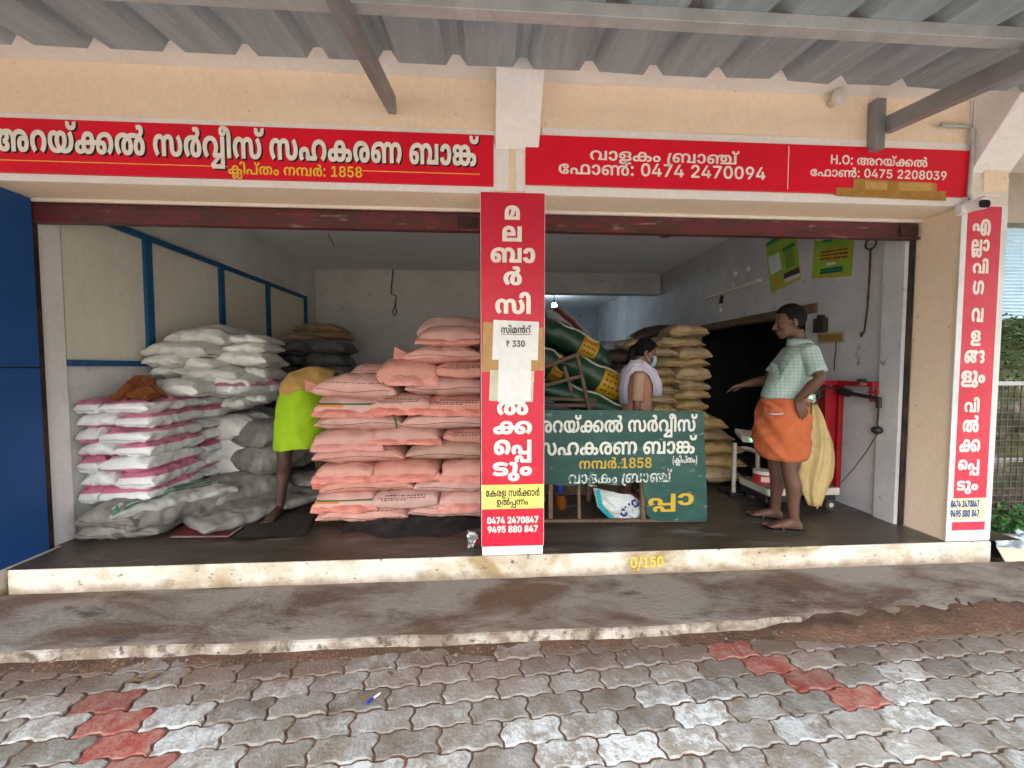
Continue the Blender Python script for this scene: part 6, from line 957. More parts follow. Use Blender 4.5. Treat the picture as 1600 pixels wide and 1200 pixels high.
for spec, feats, label in [([-0.984, 3.208, 0.23, 0.704, 0.42, 0.135, 'L', 0, 0], '', 'pink sack with a plain rounded side, left in bottom layer of its stack'), ([-0.28, 3.208, 0.257, 0.704, 0.42, 0.127, 'L', 0, 0], 'dirty', 'pink sack with a soiled side, right in bottom layer of its stack'), ([-1.118, 3.328, 0.348, 0.66, 0.478, 0.134, 'E', 0, 0], 'flapband', 'pink sack with a frilled mouth and green band, left in second layer of its stack'), ([-0.654, 3.328, 0.342, 0.66, 0.517, 0.151, 'E', 0, 0], 'print', 'pink sack with printed lines on its end, middle in second layer of its stack'), ([-0.131, 3.328, 0.34, 0.66, 0.528, 0.147, 'E', 0, 0], 'flap', 'pink sack with a loose folded mouth, right in second layer of its stack'), ([-0.941, 3.208, 0.464, 0.712, 0.42, 0.144, 'L', 0, 1.5], 'ear', 'pink sack with a pointed corner sticking out, left in third layer of its stack'), ([-0.239, 3.208, 0.449, 0.693, 0.42, 0.146, 'L', 0, 0], '', 'pink sack with a plain rounded side, right in third layer of its stack'), ([-1.097, 3.328, 0.576, 0.66, 0.453, 0.133, 'E', 0, 0], 'flap', 'pink sack with a loose folded mouth, left in fourth layer of its stack'), ([-0.639, 3.328, 0.573, 0.66, 0.52, 0.155, 'E', 0, 0], 'flap', 'pink sack with a loose folded mouth, middle in fourth layer of its stack'), ([-0.123, 3.328, 0.563, 0.66, 0.512, 0.156, 'E', 0, 0], 'flap', 'pink sack with a loose folded mouth, right in fourth layer of its stack'), ([-1.002, 3.208, 0.698, 0.693, 0.42, 0.148, 'L', 0, 0], '', 'pink sack with a plain rounded side, left in fifth layer of its stack'), ([-0.294, 3.208, 0.712, 0.704, 0.42, 0.145, 'L', 0, 0], 'tan', 'pink sack browner than the rest, right in fifth layer of its stack'), ([-1.065, 3.328, 0.818, 0.66, 0.533, 0.152, 'E', 0, 0], 'flap', 'pink sack with a loose folded mouth, left in sixth layer of its stack'), ([-0.628, 3.328, 0.842, 0.66, 0.523, 0.163, 'E', 0, 0], 'lip', 'pink sack with a tight folded lip, middle in sixth layer of its stack'), ([-0.119, 3.328, 0.845, 0.66, 0.505, 0.12, 'E', 0, 0], 'print', 'pink sack with printed lines on its end, right in sixth layer of its stack'), ([-1.0, 3.208, 0.959, 0.657, 0.42, 0.147, 'L', 0, 0], 'tie', 'pink sack with a green tie at its tip, left in seventh layer of its stack'), ([-0.319, 3.208, 0.952, 0.705, 0.42, 0.149, 'L', 0, 0], '', 'pink sack with a plain rounded side, right in seventh layer of its stack'), ([-1.066, 3.328, 1.068, 0.66, 0.522, 0.156, 'E', 0, 0], 'flapband', 'pink sack with a frilled mouth and green band, left in eighth layer of its stack'), ([-0.676, 3.328, 1.089, 0.66, 0.467, 0.157, 'E', 0, 0], 'printflap', 'pink sack with print above its loose mouth, middle in eighth layer of its stack'), ([-0.219, 3.328, 1.081, 0.66, 0.525, 0.154, 'E', 0, 0], 'printflap', 'pink sack with print above its loose mouth, right in eighth layer of its stack'), ([-1.022, 3.218, 1.194, 0.64, 0.44, 0.18, 'L', 0, -2], 'ear', 'pink sack with a pointed corner sticking out, left in ninth layer of its stack'), ([-0.3, 3.208, 1.225, 0.689, 0.42, 0.148, 'L', 0, 0], '', 'pink sack with a plain rounded side, right in ninth layer of its stack'), ([-0.632, 3.308, 1.31, 0.62, 0.462, 0.205, 'E', 4, 0], 'bigflap', 'pink sack with a long raised mouth flap, left in tenth layer of its stack'), ([-0.163, 3.308, 1.358, 0.62, 0.495, 0.133, 'E', 0, 0], 'print', 'pink sack with printed lines on its end, right in tenth layer of its stack'), ([-0.35, 3.228, 1.481, 0.621, 0.42, 0.133, 'L', 0, 0], 'ear', 'pink sack with a pointed corner sticking out, alone in eleventh layer of its stack'), ([-0.254, 3.318, 1.604, 0.6, 0.529, 0.177, 'E', -6, 0], 'lip', 'pink sack with a tight folded lip, at the front on top of the pink stack'), ([-1.059, 3.708, 1.304, 0.383, 0.42, 0.153, 'L', 0, 0], '', 'pink sack peeping out behind the stack beside the bending person'), ([-0.306, 3.658, 1.659, 0.693, 0.42, 0.224, 'L', 8, 0], '', 'pink sack at the back on top of the pink stack, rolled at its left end')]: sack('pink_sack', 'pink', spec, label, 'pink sacks stacked in the left opening', feats)
for spec, feats, label in [([-2.65, 3.24, 1.107, 0.56, 0.347, 0.11, 'E', 0, 0], '', 'pink topped white sack at the front corner of its stack, top layer'), ([-2.897, 3.24, 1.107, 0.56, 0.167, 0.11, 'E', 0, 0], '', 'white and pink sack against the white reveal, top layer of its stack'), ([-2.777, 3.8, 1.112, 0.6, 0.5, 0.11, 'L', 0, 0], '', 'white and pink sack behind the front corner sack, top layer of its stack'), ([-2.598, 3.25, 1.0, 0.54, 0.262, 0.11, 'E', 0, 0], '', 'pink topped white sack pointing forward at the corner, second layer of its stack'), ([-2.854, 3.17, 1.0, 0.271, 0.4, 0.11, 'L', 0, 0], 'flip', 'white sack with pink underside by the reveal, second layer of its stack'), ([-2.697, 3.83, 1.003, 0.56, 0.46, 0.11, 'E', 0, 0], '', 'crinkled white sack set back from the corner, second layer of its stack'), ([-2.655, 3.24, 0.887, 0.56, 0.356, 0.115, 'E', 0, 0], '', 'pink topped white sack at the front corner of its stack, third layer'), ([-2.902, 3.24, 0.887, 0.56, 0.157, 0.115, 'E', 0, 0], 'flip', 'white and pink sack against the white reveal, third layer of its stack'), ([-2.777, 3.8, 0.892, 0.6, 0.5, 0.115, 'L', 0, 0], 'flip', 'white and pink sack behind the front corner sack, third layer of its stack'), ([-2.602, 3.25, 0.778, 0.54, 0.271, 0.125, 'E', 0, 0], '', 'pink topped white sack pointing forward at the corner, fourth layer of its stack'), ([-2.859, 3.17, 0.778, 0.262, 0.4, 0.125, 'L', 0, 0], 'flip', 'white sack with pink underside by the reveal, fourth layer of its stack'), ([-2.697, 3.83, 0.781, 0.56, 0.46, 0.125, 'E', 0, 0], 'flip', 'crinkled white sack set back from the corner, fourth layer of its stack'), ([-2.66, 3.24, 0.67, 0.56, 0.366, 0.125, 'E', 0, 0], 'flip', 'pink topped white sack at the front corner of its stack, fifth layer'), ([-2.906, 3.24, 0.67, 0.56, 0.147, 0.125, 'E', 0, 0], '', 'white and pink sack against the white reveal, fifth layer of its stack'), ([-2.777, 3.8, 0.675, 0.6, 0.5, 0.125, 'L', 0, 0], '', 'white and pink sack behind the front corner sack, fifth layer of its stack'), ([-2.607, 3.25, 0.546, 0.54, 0.281, 0.14, 'E', 0, 0], '', 'pink topped white sack pointing forward at the corner, sixth layer of its stack'), ([-2.864, 3.17, 0.546, 0.252, 0.4, 0.14, 'L', 0, 0], 'flip', 'white sack with pink underside by the reveal, sixth layer of its stack'), ([-2.697, 3.83, 0.549, 0.56, 0.46, 0.14, 'E', 0, 0], 'flip', 'crinkled white sack set back from the corner, sixth layer of its stack'), ([-2.665, 3.24, 0.446, 0.56, 0.376, 0.126, 'E', 0, 0], '', 'pink topped white sack at the front corner of its stack, bottom layer'), ([-2.911, 3.24, 0.446, 0.56, 0.137, 0.126, 'E', 0, 0], '', 'white and pink sack against the white reveal, bottom layer of its stack'), ([-2.777, 3.8, 0.451, 0.6, 0.5, 0.126, 'L', 0, 0], 'flip', 'white and pink sack behind the front corner sack, bottom layer of its stack'), ([-2.6, 3.39, 1.205, 0.5, 0.36, 0.13, 'L', 6, 0], 'plain', 'translucent white plastic sack lying behind the rust coloured cloth'), ([-2.42, 3.77, 1.235, 0.62, 0.4, 0.16, 'L', -4, 0], 'plain', 'bulging translucent sack on the back of the striped stack'), ([-2.26, 3.77, 1.195, 0.56, 0.36, 0.12, 'E', -24, 10], '', 'pink and white sack sliding off the right of the striped stack')]: sack('striped_sack', 'stripe', spec, label, 'white and pink plastic sacks by the left reveal', feats)
for spec, feats, label in [([-2.633, 3.83, 1.627, 0.504, 0.42, 0.158, 'L', 0, 0], '', 'plump white sack with a tied left ear on top of the white stack'), ([-2.732, 4.16, 1.736, 0.427, 0.42, 0.111, 'L', 0, 0], '', 'white sack at the back of the very top of the white stack'), ([-2.292, 3.96, 1.664, 0.405, 0.42, 0.083, 'L', 4, 0], '', 'slim white sack at the right of the top of the white stack'), ([-2.264, 3.91, 1.585, 0.388, 0.42, 0.088, 'L', 0, 0], '', 'white sack second from the top at the right of the white stack'), ([-2.667, 3.66, 1.527, 0.53, 0.42, 0.124, 'L', -3, 0], '', 'long white sack sticking out left below the plump top sack'), ([-2.319, 3.86, 1.462, 0.549, 0.42, 0.127, 'L', 3, 0], '', 'white sack third from the top at the right of the white stack'), ([-2.759, 3.61, 1.456, 0.288, 0.42, 0.106, 'L', 5, 0], '', 'short white sack with a pointed left end near the blue post'), ([-2.642, 3.71, 1.423, 0.508, 0.42, 0.104, 'L', 0, 0], '', 'white sack in the middle of the left face of the white stack'), ([-2.249, 4.01, 1.439, 0.319, 0.42, 0.102, 'L', -4, 0], '', 'white sack tapering to a point toward the grey sacks'), ([-2.454, 3.76, 1.322, 0.466, 0.42, 0.112, 'L', 2, 0], '', 'white sack at the corner of the white stack, fifth layer down'), ([-2.222, 3.96, 1.314, 0.293, 0.42, 0.125, 'L', 0, 0], '', 'white sack beside the grey sacks, fifth layer down'), ([-2.771, 3.71, 1.363, 0.276, 0.42, 0.093, 'L', 0, 0], '', 'folded white sack above the translucent striped stack sack'), ([-2.484, 3.81, 1.234, 0.37, 0.42, 0.108, 'L', -2, 0], '', 'yellowish white sack at the corner, sixth layer of the white stack'), ([-2.261, 3.96, 1.272, 0.31, 0.42, 0.095, 'L', 3, 0], '', 'crinkled white sack at the right, sixth layer of the white stack'), ([-2.484, 3.83, 1.17, 0.252, 0.42, 0.075, 'L', 0, 0], '', 'flat yellowish white sack low on the white stack'), ([-2.246, 3.96, 1.2, 0.276, 0.42, 0.084, 'L', 0, 0], '', 'crinkled white sack with a folded end low on the right of the white stack'), ([-2.356, 3.91, 1.062, 0.203, 0.42, 0.112, 'L', 0, 0], '', 'white sack standing low above the leaning grey sack'), ([-2.221, 3.99, 1.107, 0.232, 0.42, 0.097, 'L', -3, 0], '', 'lowest white sack at the right pointing to the bending person')]: sack('white_sack', 'white', spec, label, 'white sacks stacked against the left wall', feats)
for spec, feats, label in [([-2.382, 4.85, 1.574, 0.467, 0.5, 0.168, 'L', 0, 0], '', 'dark grey sack at the top left of the grey stack'), ([-2.051, 5.15, 1.591, 0.596, 0.5, 0.188, 'L', -3, 0], '', 'dark grey sack at the top right of the grey stack'), ([-2.4, 4.85, 1.45, 0.468, 0.5, 0.139, 'L', 2, 0], '', 'dark grey sack second layer left of the grey stack'), ([-2.017, 5.05, 1.434, 0.517, 0.5, 0.169, 'L', 0, 0], '', 'dark grey sack with a folded corner, second layer right of the grey stack'), ([-2.437, 4.85, 1.259, 0.362, 0.5, 0.198, 'L', -2, 0], '', 'striped dark grey sack third layer left of the grey stack'), ([-2.009, 5.05, 1.249, 0.69, 0.5, 0.201, 'L', 2, 0], '', 'dark grey sack behind the bending person, third layer'), ([-2.458, 4.85, 1.141, 0.341, 0.5, 0.133, 'L', 0, 0], '', 'grey sack fourth layer above the leaning dirty sack'), ([-2.058, 5.05, 1.055, 0.661, 0.5, 0.193, 'L', 0, 0], '', 'grey sack fourth layer behind the bending person'), ([-2.466, 4.85, 0.964, 0.32, 0.5, 0.185, 'L', 0, 0], '', 'grey sack low in the grey stack beside the lime skirt'), ([-2.07, 5.05, 0.822, 0.677, 0.5, 0.233, 'L', 0, 0], '', 'grey sack lowest behind the lime skirt')]: sack('grey_sack', 'grey', spec, label, 'dark grey sacks in the back left corner', feats)
for spec, feats, label in [([-2.46, 5.95, 1.931, 0.708, 0.5, 0.145, 'L', 0, 0], '', 'tan sack on the very top behind the grey stack'), ([-2.444, 5.85, 1.815, 0.852, 0.5, 0.16, 'L', 3, 0], '', 'tan sack with a frayed right end behind the grey stack'), ([-2.581, 5.65, 1.776, 0.626, 0.5, 0.129, 'L', -3, 0], '', 'tan sack lying lowest on the grey stack')]: sack('tan_sack', 'tanl', spec, label, 'tan sacks on the grey stack', feats)
for spec, feats, label in [([2.246, 4.45, 1.774, 0.443, 0.6, 0.147, 'L', -3, 0], '', 'crumpled tan sack alone on the top of the tan stack'), ([2.093, 4.4, 1.658, 0.579, 0.6, 0.125, 'L', 0, 0], '', 'long tan sack just under the crumpled top sack'), ([1.693, 4.5, 1.648, 0.398, 0.6, 0.113, 'L', 3, 0], '', "tan sack at the upper left behind the woman's head"), ([1.876, 4.35, 1.546, 0.38, 0.6, 0.116, 'L', -3, 0], '', "tan sack beside the woman's mask"), ([2.212, 4.3, 1.532, 0.372, 0.6, 0.129, 'L', 0, 0], '', 'tan sack with a pointed right tip, third layer of the tan stack'), ([2.051, 4.3, 1.443, 0.658, 0.6, 0.102, 'L', 3, 0], '', 'long tan sack in the fourth layer of the tan stack'), ([1.886, 4.35, 1.34, 0.31, 0.6, 0.11, 'L', -3, 0], '', 'short tan sack right of the white scarf'), ([2.199, 4.3, 1.293, 0.394, 0.6, 0.164, 'L', 0, 0], '', 'slanting tan sack with a pointed tip in the fifth layer'), ([1.902, 4.35, 1.244, 0.396, 0.6, 0.103, 'L', 3, 0], '', 'tan sack in the sixth layer left of the tan stack'), ([2.227, 4.3, 1.19, 0.331, 0.6, 0.123, 'L', -3, 0], '', 'square ended tan sack in the sixth layer right'), ([1.883, 4.35, 1.147, 0.325, 0.6, 0.103, 'L', 0, 0], '', 'tan sack in the seventh layer left of the tan stack'), ([2.176, 4.3, 1.081, 0.423, 0.6, 0.123, 'L', 3, 0], '', 'tan sack in the seventh layer right of the tan stack'), ([1.877, 4.35, 1.037, 0.368, 0.6, 0.117, 'L', -3, 0], '', 'tan sack just above the left of the board edge'), ([2.193, 4.3, 0.978, 0.367, 0.6, 0.117, 'L', 0, 0], '', 'tan sack just above the right of the board edge'), ([1.887, 4.35, 0.912, 0.354, 0.6, 0.132, 'L', 3, 0], '', 'tan sack half hidden behind the green board'), ([2.209, 4.3, 0.874, 0.368, 0.6, 0.117, 'L', -3, 0], '', 'tan sack lowest showing over the board corner'), ([2.289, 4.3, 0.758, 0.575, 0.7, 0.164, 'L', -3, 0], '', 'tan sack on top of the low pile right of the green board'), ([2.292, 4.25, 0.638, 0.653, 0.7, 0.135, 'L', 0, 0], '', 'tan sack second in the low pile right of the green board'), ([2.328, 4.2, 0.507, 0.743, 0.7, 0.154, 'L', 3, 0], '', 'tan sack third in the low pile behind the trolley handle'), ([2.308, 4.15, 0.386, 0.775, 0.7, 0.146, 'L', -3, 0], '', 'tan sack fourth in the low pile behind the trolley handle'), ([2.282, 4.13, 0.227, 0.711, 0.7, 0.172, 'L', 0, 0], '', 'tan sack on the floor under the low pile')]: sack('tan_sack', 'tan', spec, label, 'tan sacks stacked by the dark doorway', feats)

# hidden bulk that carries the back stacks: timber pallets under the visible rows
def pallet(x0, x1, y0, y1, z1, label):
    p = empty('pallet', label=label, cat='pallet')
    n = max(2, int((z1-.22)/.16)); 
    part('deck', M['wood'], lambda q: [q.box(x0+(x1-x0)*i/6+.01, x0+(x1-x0)*(i+1)/6-.01, y0, y1, z1-.025, z1) for i in range(6)], p)
    part('stringer', M['wood'], lambda q: [q.box(x0, x1, y, y+.08, .222, z1-.026) for y in (y0, (y0+y1)/2, y1-.08)], p)
pallet(1.5768, 2.4976, 4.05, 4.6, 0.8549, 'rough timber pallet carrying the tan stack behind the green board')
# dirty sacks at the foot of the striped stack and on the floor
K['crinkle'] = K['white']
for i_, (sp_, l_) in enumerate((([-2.52, 4.02, .22, .6, .5, .20, 'E', 6, 0], 'crinkled white sack on the floor between the striped and white stacks'), ([-2.50, 4.0, .41, .6, .5, .19, 'E', -5, 0], 'crinkled white sack second from the floor between the striped and white stacks'), ([-2.52, 4.03, .59, .6, .5, .19, 'E', 4, 0], 'crinkled white sack third from the floor between the striped and white stacks'), ([-2.50, 4.0, .77, .58, .5, .18, 'E', -3, 0], 'crinkled white sack just under the pointed white sacks by the bending person'))): sack('white_sack', 'white', sp_, l_, 'white sacks stacked against the left wall', 'noend')
def dsack(kind, spec, label, feats='noend', name='soiled_sack'): return sack(name, kind, spec, label, 'soiled fertiliser sacks on the floor at the left', feats)
DS = [([-2.66, 3.05, 0.283, 0.441, 0.5, 0.207, 'L', -6, 0], 'soiled grey sack with a pale sewn edge in the front left floor corner'), ([-2.646, 3.09, 0.21, 0.559, 0.5, 0.16, 'L', 2, 0], 'lowest soiled grey sack by the foot of the white reveal'), ([-2.423, 3.18, 0.249, 0.72, 0.339, 0.228, 'E', -34, 0], 'soiled grey sack lying slantwise under the green printed sack')]
for spec, label in DS: dsack('dirty', spec, label)
gp = dsack('white', [-2.503, 3.19, 0.38, 0.74, 0.5, 0.095, 'E', -40, 0], 'white sack with green printed stripes and pale words under the striped stack', 'noend', 'printed_sack')
gp.data.materials[0] = sack_material('grubby_white_sack', (.44,.45,.42), (.33,.33,.31), .5, (8, .6), .03, c3=(.20,.19,.17))
gm_ = mat('green_sack_print', (.03,.16,.07), (.10,.22,.13), 20, .5, .7, rough=.5)
bmt = BVHTree.FromPolygons([v.co.copy() for v in gp.data.vertices], [p.vertices[:] for p in gp.data.polygons])
def topq(x, y):
    h_ = bmt.ray_cast(Vector((x, y, 1)), Vector((0, 0, -1))); return h_[0]+Vector((0, 0, .003)) if h_[0] else None
q = MB()
for k in range(6):
    r0 = [];
    for i in range(15):
        u = i/14; x = .30-.62*u; y0 = -.20+.07*k+.05*math.sin(u*3+k*.5); a_, b_ = topq(x, y0), topq(x, y0+.026)
        if a_ and b_: r0.append([a_, b_])
    if len(r0) > 2: q.loft(r0, cap=False, closed=False)
r0 = [[topq(.325, -.21+.42*i/14), topq(.365, -.21+.42*i/14)] for i in range(15)]; r0 = [r for r in r0 if all(r)]
if len(r0) > 2: q.loft(r0, cap=False, closed=False)
q.build('printed_stripes', gm_, gp, smooth='all')
for spec, label in [([-2.06, 3.96, 0.68, 0.68, 0.52, 0.25, 'E', -26, 0], 'big grey sack leaning over the other soiled sacks beside the lime skirt'), ([-2.03, 3.88, 0.47, 0.66, 0.52, 0.27, 'E', -31, 0], 'grey sack squashed under the big leaning grey sack'), ([-2.22, 3.56, 0.23, 0.72, 0.5, 0.26, 'E', -40, 0], 'grey flat sack beside the printed mat under the bending person'), ([-1.97, 3.4, 0.225, 0.95, 0.6, 0.12, 'E', -38, 0], 'dusty flat sack with ruled dark lines spread on the floor'), ([-1.75, 4.0, 0.23, 0.8, 0.5, 0.16, 'L', 10, 0], 'dusty sack behind the bending person near the floor')]: dsack('dirty', spec, label)

# ================================================================ people
def skin_mat(name, c): return mat(name, c, tuple(q*.8 for q in c), 14, .4, .65, .5, .12, 90, spec=.4)
SK1 = skin_mat('brown_skin', (.115,.056,.035)); SK2 = skin_mat('dark_brown_skin', (.060,.030,.020)); SK3 = skin_mat('warm_brown_skin', (.19,.095,.058))
HAIR = mat('black_hair', (.004,.0035,.0035), (.008,.007,.006), 40, .4, .6, .75, .5, 120, stretch=(1,1,.25), spec=.15)
EYE = mat('eye_white', (.12,.10,.09), None, rough=.8, spec=.1); PUP = mat('dark_iris', (.01,.008,.006), None, rough=.6)
def ring(c, a_, b_, n=20, ax=(1,0,0), ay=(0,1,0), ph=0, sq=2.0):
    c, ax, ay = Vector(c), Vector(ax), Vector(ay); r = []
    for j in range(n):
        t = 2*math.pi*j/n+ph; x, y = math.cos(t), math.sin(t)
        r.append(c+ax*(a_*math.copysign(abs(x)**(2/sq), x))+ay*(b_*math.copysign(abs(y)**(2/sq), y)))
    return r
def remesh(mb, name, m, parent, voxel=.006, smooth=4, extra=None):
    o = mb.build(name, m, None)
    md = o.modifiers.new('r', 'REMESH'); md.mode = 'VOXEL'; md.voxel_size = voxel
    sm = o.modifiers.new('s', 'SMOOTH'); sm.factor = .5; sm.iterations = smooth
    dg = bpy.context.evaluated_depsgraph_get(); me = bpy.data.meshes.new_from_object(o.evaluated_get(dg))
    old = o.data; o.modifiers.clear(); o.data = me; bpy.data.meshes.remove(old); me.name = name
    me.polygons.foreach_set('use_smooth', [True]*len(me.polygons))
    if not me.materials: me.materials.append(m)
    if parent: o.parent = parent
    return o
def hand(q, wrist, direc, palm_n, size=.175, curl=.5, spread=.12, thumb=1, pts=None):
    """palm, five separate fingers with two bends each, thumb leaving the side of the palm"""
    w = Vector(wrist); d = Vector(direc).normalized(); n = Vector(palm_n); n = (n-d*n.dot(d)).normalized(); s = d.cross(n)
    pl_ = size*.52
    rings = []
    for t, hw, th in ((-.12, .024, .019), (.1, .028, .018), (.4, .036, .0165), (.75, .041, .015), (1.0, .040, .012)):
        rings.append(ring(w+d*pl_*t, hw*size/.18, th*size/.18, 14, s, n, 0, 2.6))
    q.loft(rings)
    for i, (off, ln) in enumerate(((-.029, .80), (-.010, .92), (.010, .86), (.028, .68))):
        b_ = w+d*pl_*.92+s*off*size/.18; ang = spread*(i-1.5); L_ = size*.46*ln; p = [b_]; dd = (d+s*ang*.5).normalized(); c_ = curl*(.8+.15*i)
        for k, fr in enumerate((.46, .30, .24)):
            dd = (dd*math.cos(c_*(.55+.25*k))+n*math.sin(c_*(.55+.25*k))).normalized(); p.append(p[-1]+dd*L_*fr)
        q.tube(p, [.0095*size/.18, .0088*size/.18, .0080*size/.18, .0062*size/.18], 8)
    tb = w+d*pl_*.22-s*.026*thumb*size/.18; td = (d*.62-s*.70*thumb+n*.22).normalized(); t2 = (td*.7+d*.6+n*.15).normalized()
    q.tube([tb, tb+td*size*.20, tb+td*size*.20+t2*size*.17, tb+td*size*.20+t2*size*.27], [.0135*size/.18, .0115*size/.18, .0098*size/.18, .0070*size/.18], 8)
def foot(q, ankle, toe_dir, zf=.012, L_=.24):
    a_ = Vector(ankle); d = Vector((toe_dir[0], toe_dir[1], 0)).normalized(); s = Vector((-d.y, d.x, 0))
    base = Vector((a_.x, a_.y, zf))
    sec = ((-.055, .026, .028, .030), (-.03, .032, .040, .040), (.02, .034, .046, .044), (.07, .036, .036, .034), (.12, .042, .027, .025), (.15, .044, .021, .020), (.165, .040, .017, .016))
    q.loft([ring(base+d*t+Vector((0, 0, h)), hw, hh, 14, s, (0,0,1), 0, 2.3) for t, hw, h, hh in sec])
    for i, (o_, ln) in enumerate(((-.032, .062), (-.013, .050), (.004, .044), (.019, .038), (.033, .030))):
        sgn = 1
        b_ = base+d*.155+s*o_*sgn+Vector((0, 0, .014)); q.tube([b_, b_+d*ln*.6+Vector((0,0,.003)), b_+d*ln-Vector((0,0,.004))], [.0115 if i == 0 else .0095, .010 if i == 0 else .008, .008 if i == 0 else .006], 8)
    q.tube([base+Vector((0,0,.05))-d*.01, a_+Vector((0,0,.03))], [.036, .034], 12)
def head(q, c, f, r=1.0, up=(0,0,1)):
    """skull, jaw, nose, brow, ears, lips round the point c (middle of the skull), looking along f"""
    c = Vector(c); f = Vector(f).normalized(); u = Vector(up); u = (u-f*u.dot(f)).normalized(); s = f.cross(u)
    P = lambda x, y, z: c+(f*x+s*y+u*z)*r
    def ell(x, y, z, a_, b_, h):
        rs = []
        for i in range(1, 12):
            t = math.pi*i/12; rs.append(ring(P(x, y, z-h*math.cos(t)), a_*math.sin(t)*r, b_*math.sin(t)*r, 18, f, s))
        q.loft(rs)
    ell(-.005, 0, .02, .098, .077, .095); ell(.030, 0, -.045, .066, .058, .078); ell(.060, 0, -.098, .030, .034, .026); ell(.03, 0, -.085, .052, .050, .036)
    ell(.083, 0, .012, .012, .050, .013)                                     # brow
    q.tube([P(.088, 0, .005), P(.106, 0, -.022), P(.116, 0, -.040), P(.098, 0, -.050)], [.009*r, .012*r, .016*r, .012*r], 10)
    ell(.104, .012, -.044, .010, .009, .008); ell(.104, -.012, -.044, .010, .009, .008)
    ell(.088, 0, -.070, .014, .026, .0075); ell(.086, 0, -.083, .014, .023, .0085)
    for k in (1, -1):
        ell(.060, .040*k, -.030, .030, .022, .024)
        rs = [ring(P(-.002-.010*math.sin(t), (.074+.012*(t > .2))*k, -.022+.034*math.cos(t)*-1), .017*r*math.sin(max(.25, min(2.9, t))), .008*r, 10, f, s) for t in [math.pi*i/8 for i in range(9)]]
        q.loft(rs)
    return P
def eyes(P, r, parent, k2=(1, -1)):
    for k in k2:
        q = MB(); q.ball(P(.076, .031*k, -.006), .0115*r, 8, 12); e_ = q.build('eye', EYE, parent, smooth='all')
        q = MB(); q.ball(P(.0838, .031*k, -.006), .0055*r, 6, 10); q.build('iris', PUP, e_, smooth='all')
def hair_cap(P, r, parent, back=-.02, front=.055, m=HAIR, amp=.006, full=1.06):
    q = MB(); n = 30; rs = []
    for i in range(15):
        t = i/14; th = t*math.pi*.62; rr = []
        for j in range(n):
            a_ = 2*math.pi*j/n; cx, cy = math.cos(a_), math.sin(a_)
            lim = .74 if cx < -.3 else (.54 if cx < .35 else .36 if cx < .8 else .33)
            th_ = t*math.pi*lim*1.02+.001
            p = Vector((-.006+.104*full*math.sin(th_)*cx, .083*full*math.sin(th_)*cy, .02+.101*full*math.cos(th_)))
            p *= 1+amp*6*fbm((p.x*30, p.y*30, p.z*20), 1, 3)*.2*(t > .05)
            rr.append(P(*p))
        rs.append(rr)
    inner = [[P(*(0.,0.,.02)) for _ in range(n)]]
    q.loft(rs, cap=True); return q.build('hair', m, parent, smooth='all')

def cloth(name, rings, m, parent, thick=.004, both=True):
    q = MB(); q.loft(rings, cap=False); o = q.build(name, m, parent, smooth='all')
    md = o.modifiers.new('t', 'SOLIDIFY'); md.thickness = thick; md.offset = 1
    return o

# ---------------------------------------------------------------- standing person, right opening (faces left, hand on hip)
PX0 = [2.306, 2.772, 0.22]
p1 = empty('person', (PX0[0], PX0[1]+.06, .22), R(-22), 'person in checked green shirt and folded orange wrap standing with one hand on hip', 'person')
q = MB()
TOR = [(.80, -.02, .125, .135), (.92, -.03, .13, .135), (1.0, -.035, .135, .145), (1.1, -.010, .135, .165), (1.22, .028, .125, .178), (1.32, .055, .105, .18), (1.385, .070, .075, .135), (1.42, .068, .058, .075), (1.46, .050, .053, .056), (1.52, .030, .052, .054)]
q.loft([ring((cx, 0, z), a_, b_, 24, sq=2.3) for z, cx, a_, b_ in TOR])
for sgn, hip, knee, ank, toe in ((-1, (-.03, -.085, .84), (-.012, -.095, .46), (.028, -.10, .085), (-1, -.10)), (1, (-.045, .085, .84), (-.055, .09, .46), (-.045, .10, .085), (-1, .12))):
    h_, k_, a_ = Vector(hip), Vector(knee), Vector(ank)
    q.tube([h_, h_.lerp(k_, .5), k_+Vector((-.004,0,.04)), k_-Vector((-.006,0,.04)), k_.lerp(a_, .3)+Vector((.018,0,0)), k_.lerp(a_, .7)+Vector((.004,0,0)), a_], [.080, .074, .060, .056, .060, .042, .036], 16)
    foot(q, ank, toe)
p1.scale = (.92, .96, 1)
sh, el, wr_ = Vector((.075, -.165, 1.335)), Vector((.115, -.255, 1.155)), Vector((-.005, -.195, .995))
q.tube([Vector((.07,-.13,1.36)), sh, sh.lerp(el, .5), el, el.lerp(wr_, .3), el.lerp(wr_, .75), wr_], [.06, .054, .046, .041, .043, .032, .026], 14)
hand(q, wr_, (.35, .06, -.75), (-.25, .95, .1), .18, .35, .14, -1)
sh2, el2, wr2 = Vector((.05, .175, 1.335)), Vector((-.10, .20, 1.13)), Vector((-.30, .12, 1.09))
q.tube([Vector((.06,.13,1.36)), sh2, sh2.lerp(el2, .5), el2, el2.lerp(wr2, .3), el2.lerp(wr2, .75), wr2], [.06, .054, .046, .041, .042, .031, .026], 14)
hand(q, wr2, (-.9, -.1, -.22), (-.1, -.3, -.9), .18, .45, .30, 1)
Pm = head(q, (-.012, 0, 1.585), (-1, 0, -.12), 1.04)
b1 = remesh(q, 'body', SK1, p1, .0055, 3)
eyes(Pm, 1.04, p1); hair_cap(Pm, 1.04, p1)
q = MB(); q.loft([ring(Pm(.098, 0, -.061), .012, .030, 12, (1,0,0), (0,1,0)), ring(Pm(.104, 0, -.066), .008, .026, 12, (1,0,0), (0,1,0))]); q.build('moustache', HAIR, p1, smooth='all')
shirt_m = mat('checked_shirt', (.40,.50,.45), (.34,.44,.40), 6, .4, .6, .8, .15, 80)
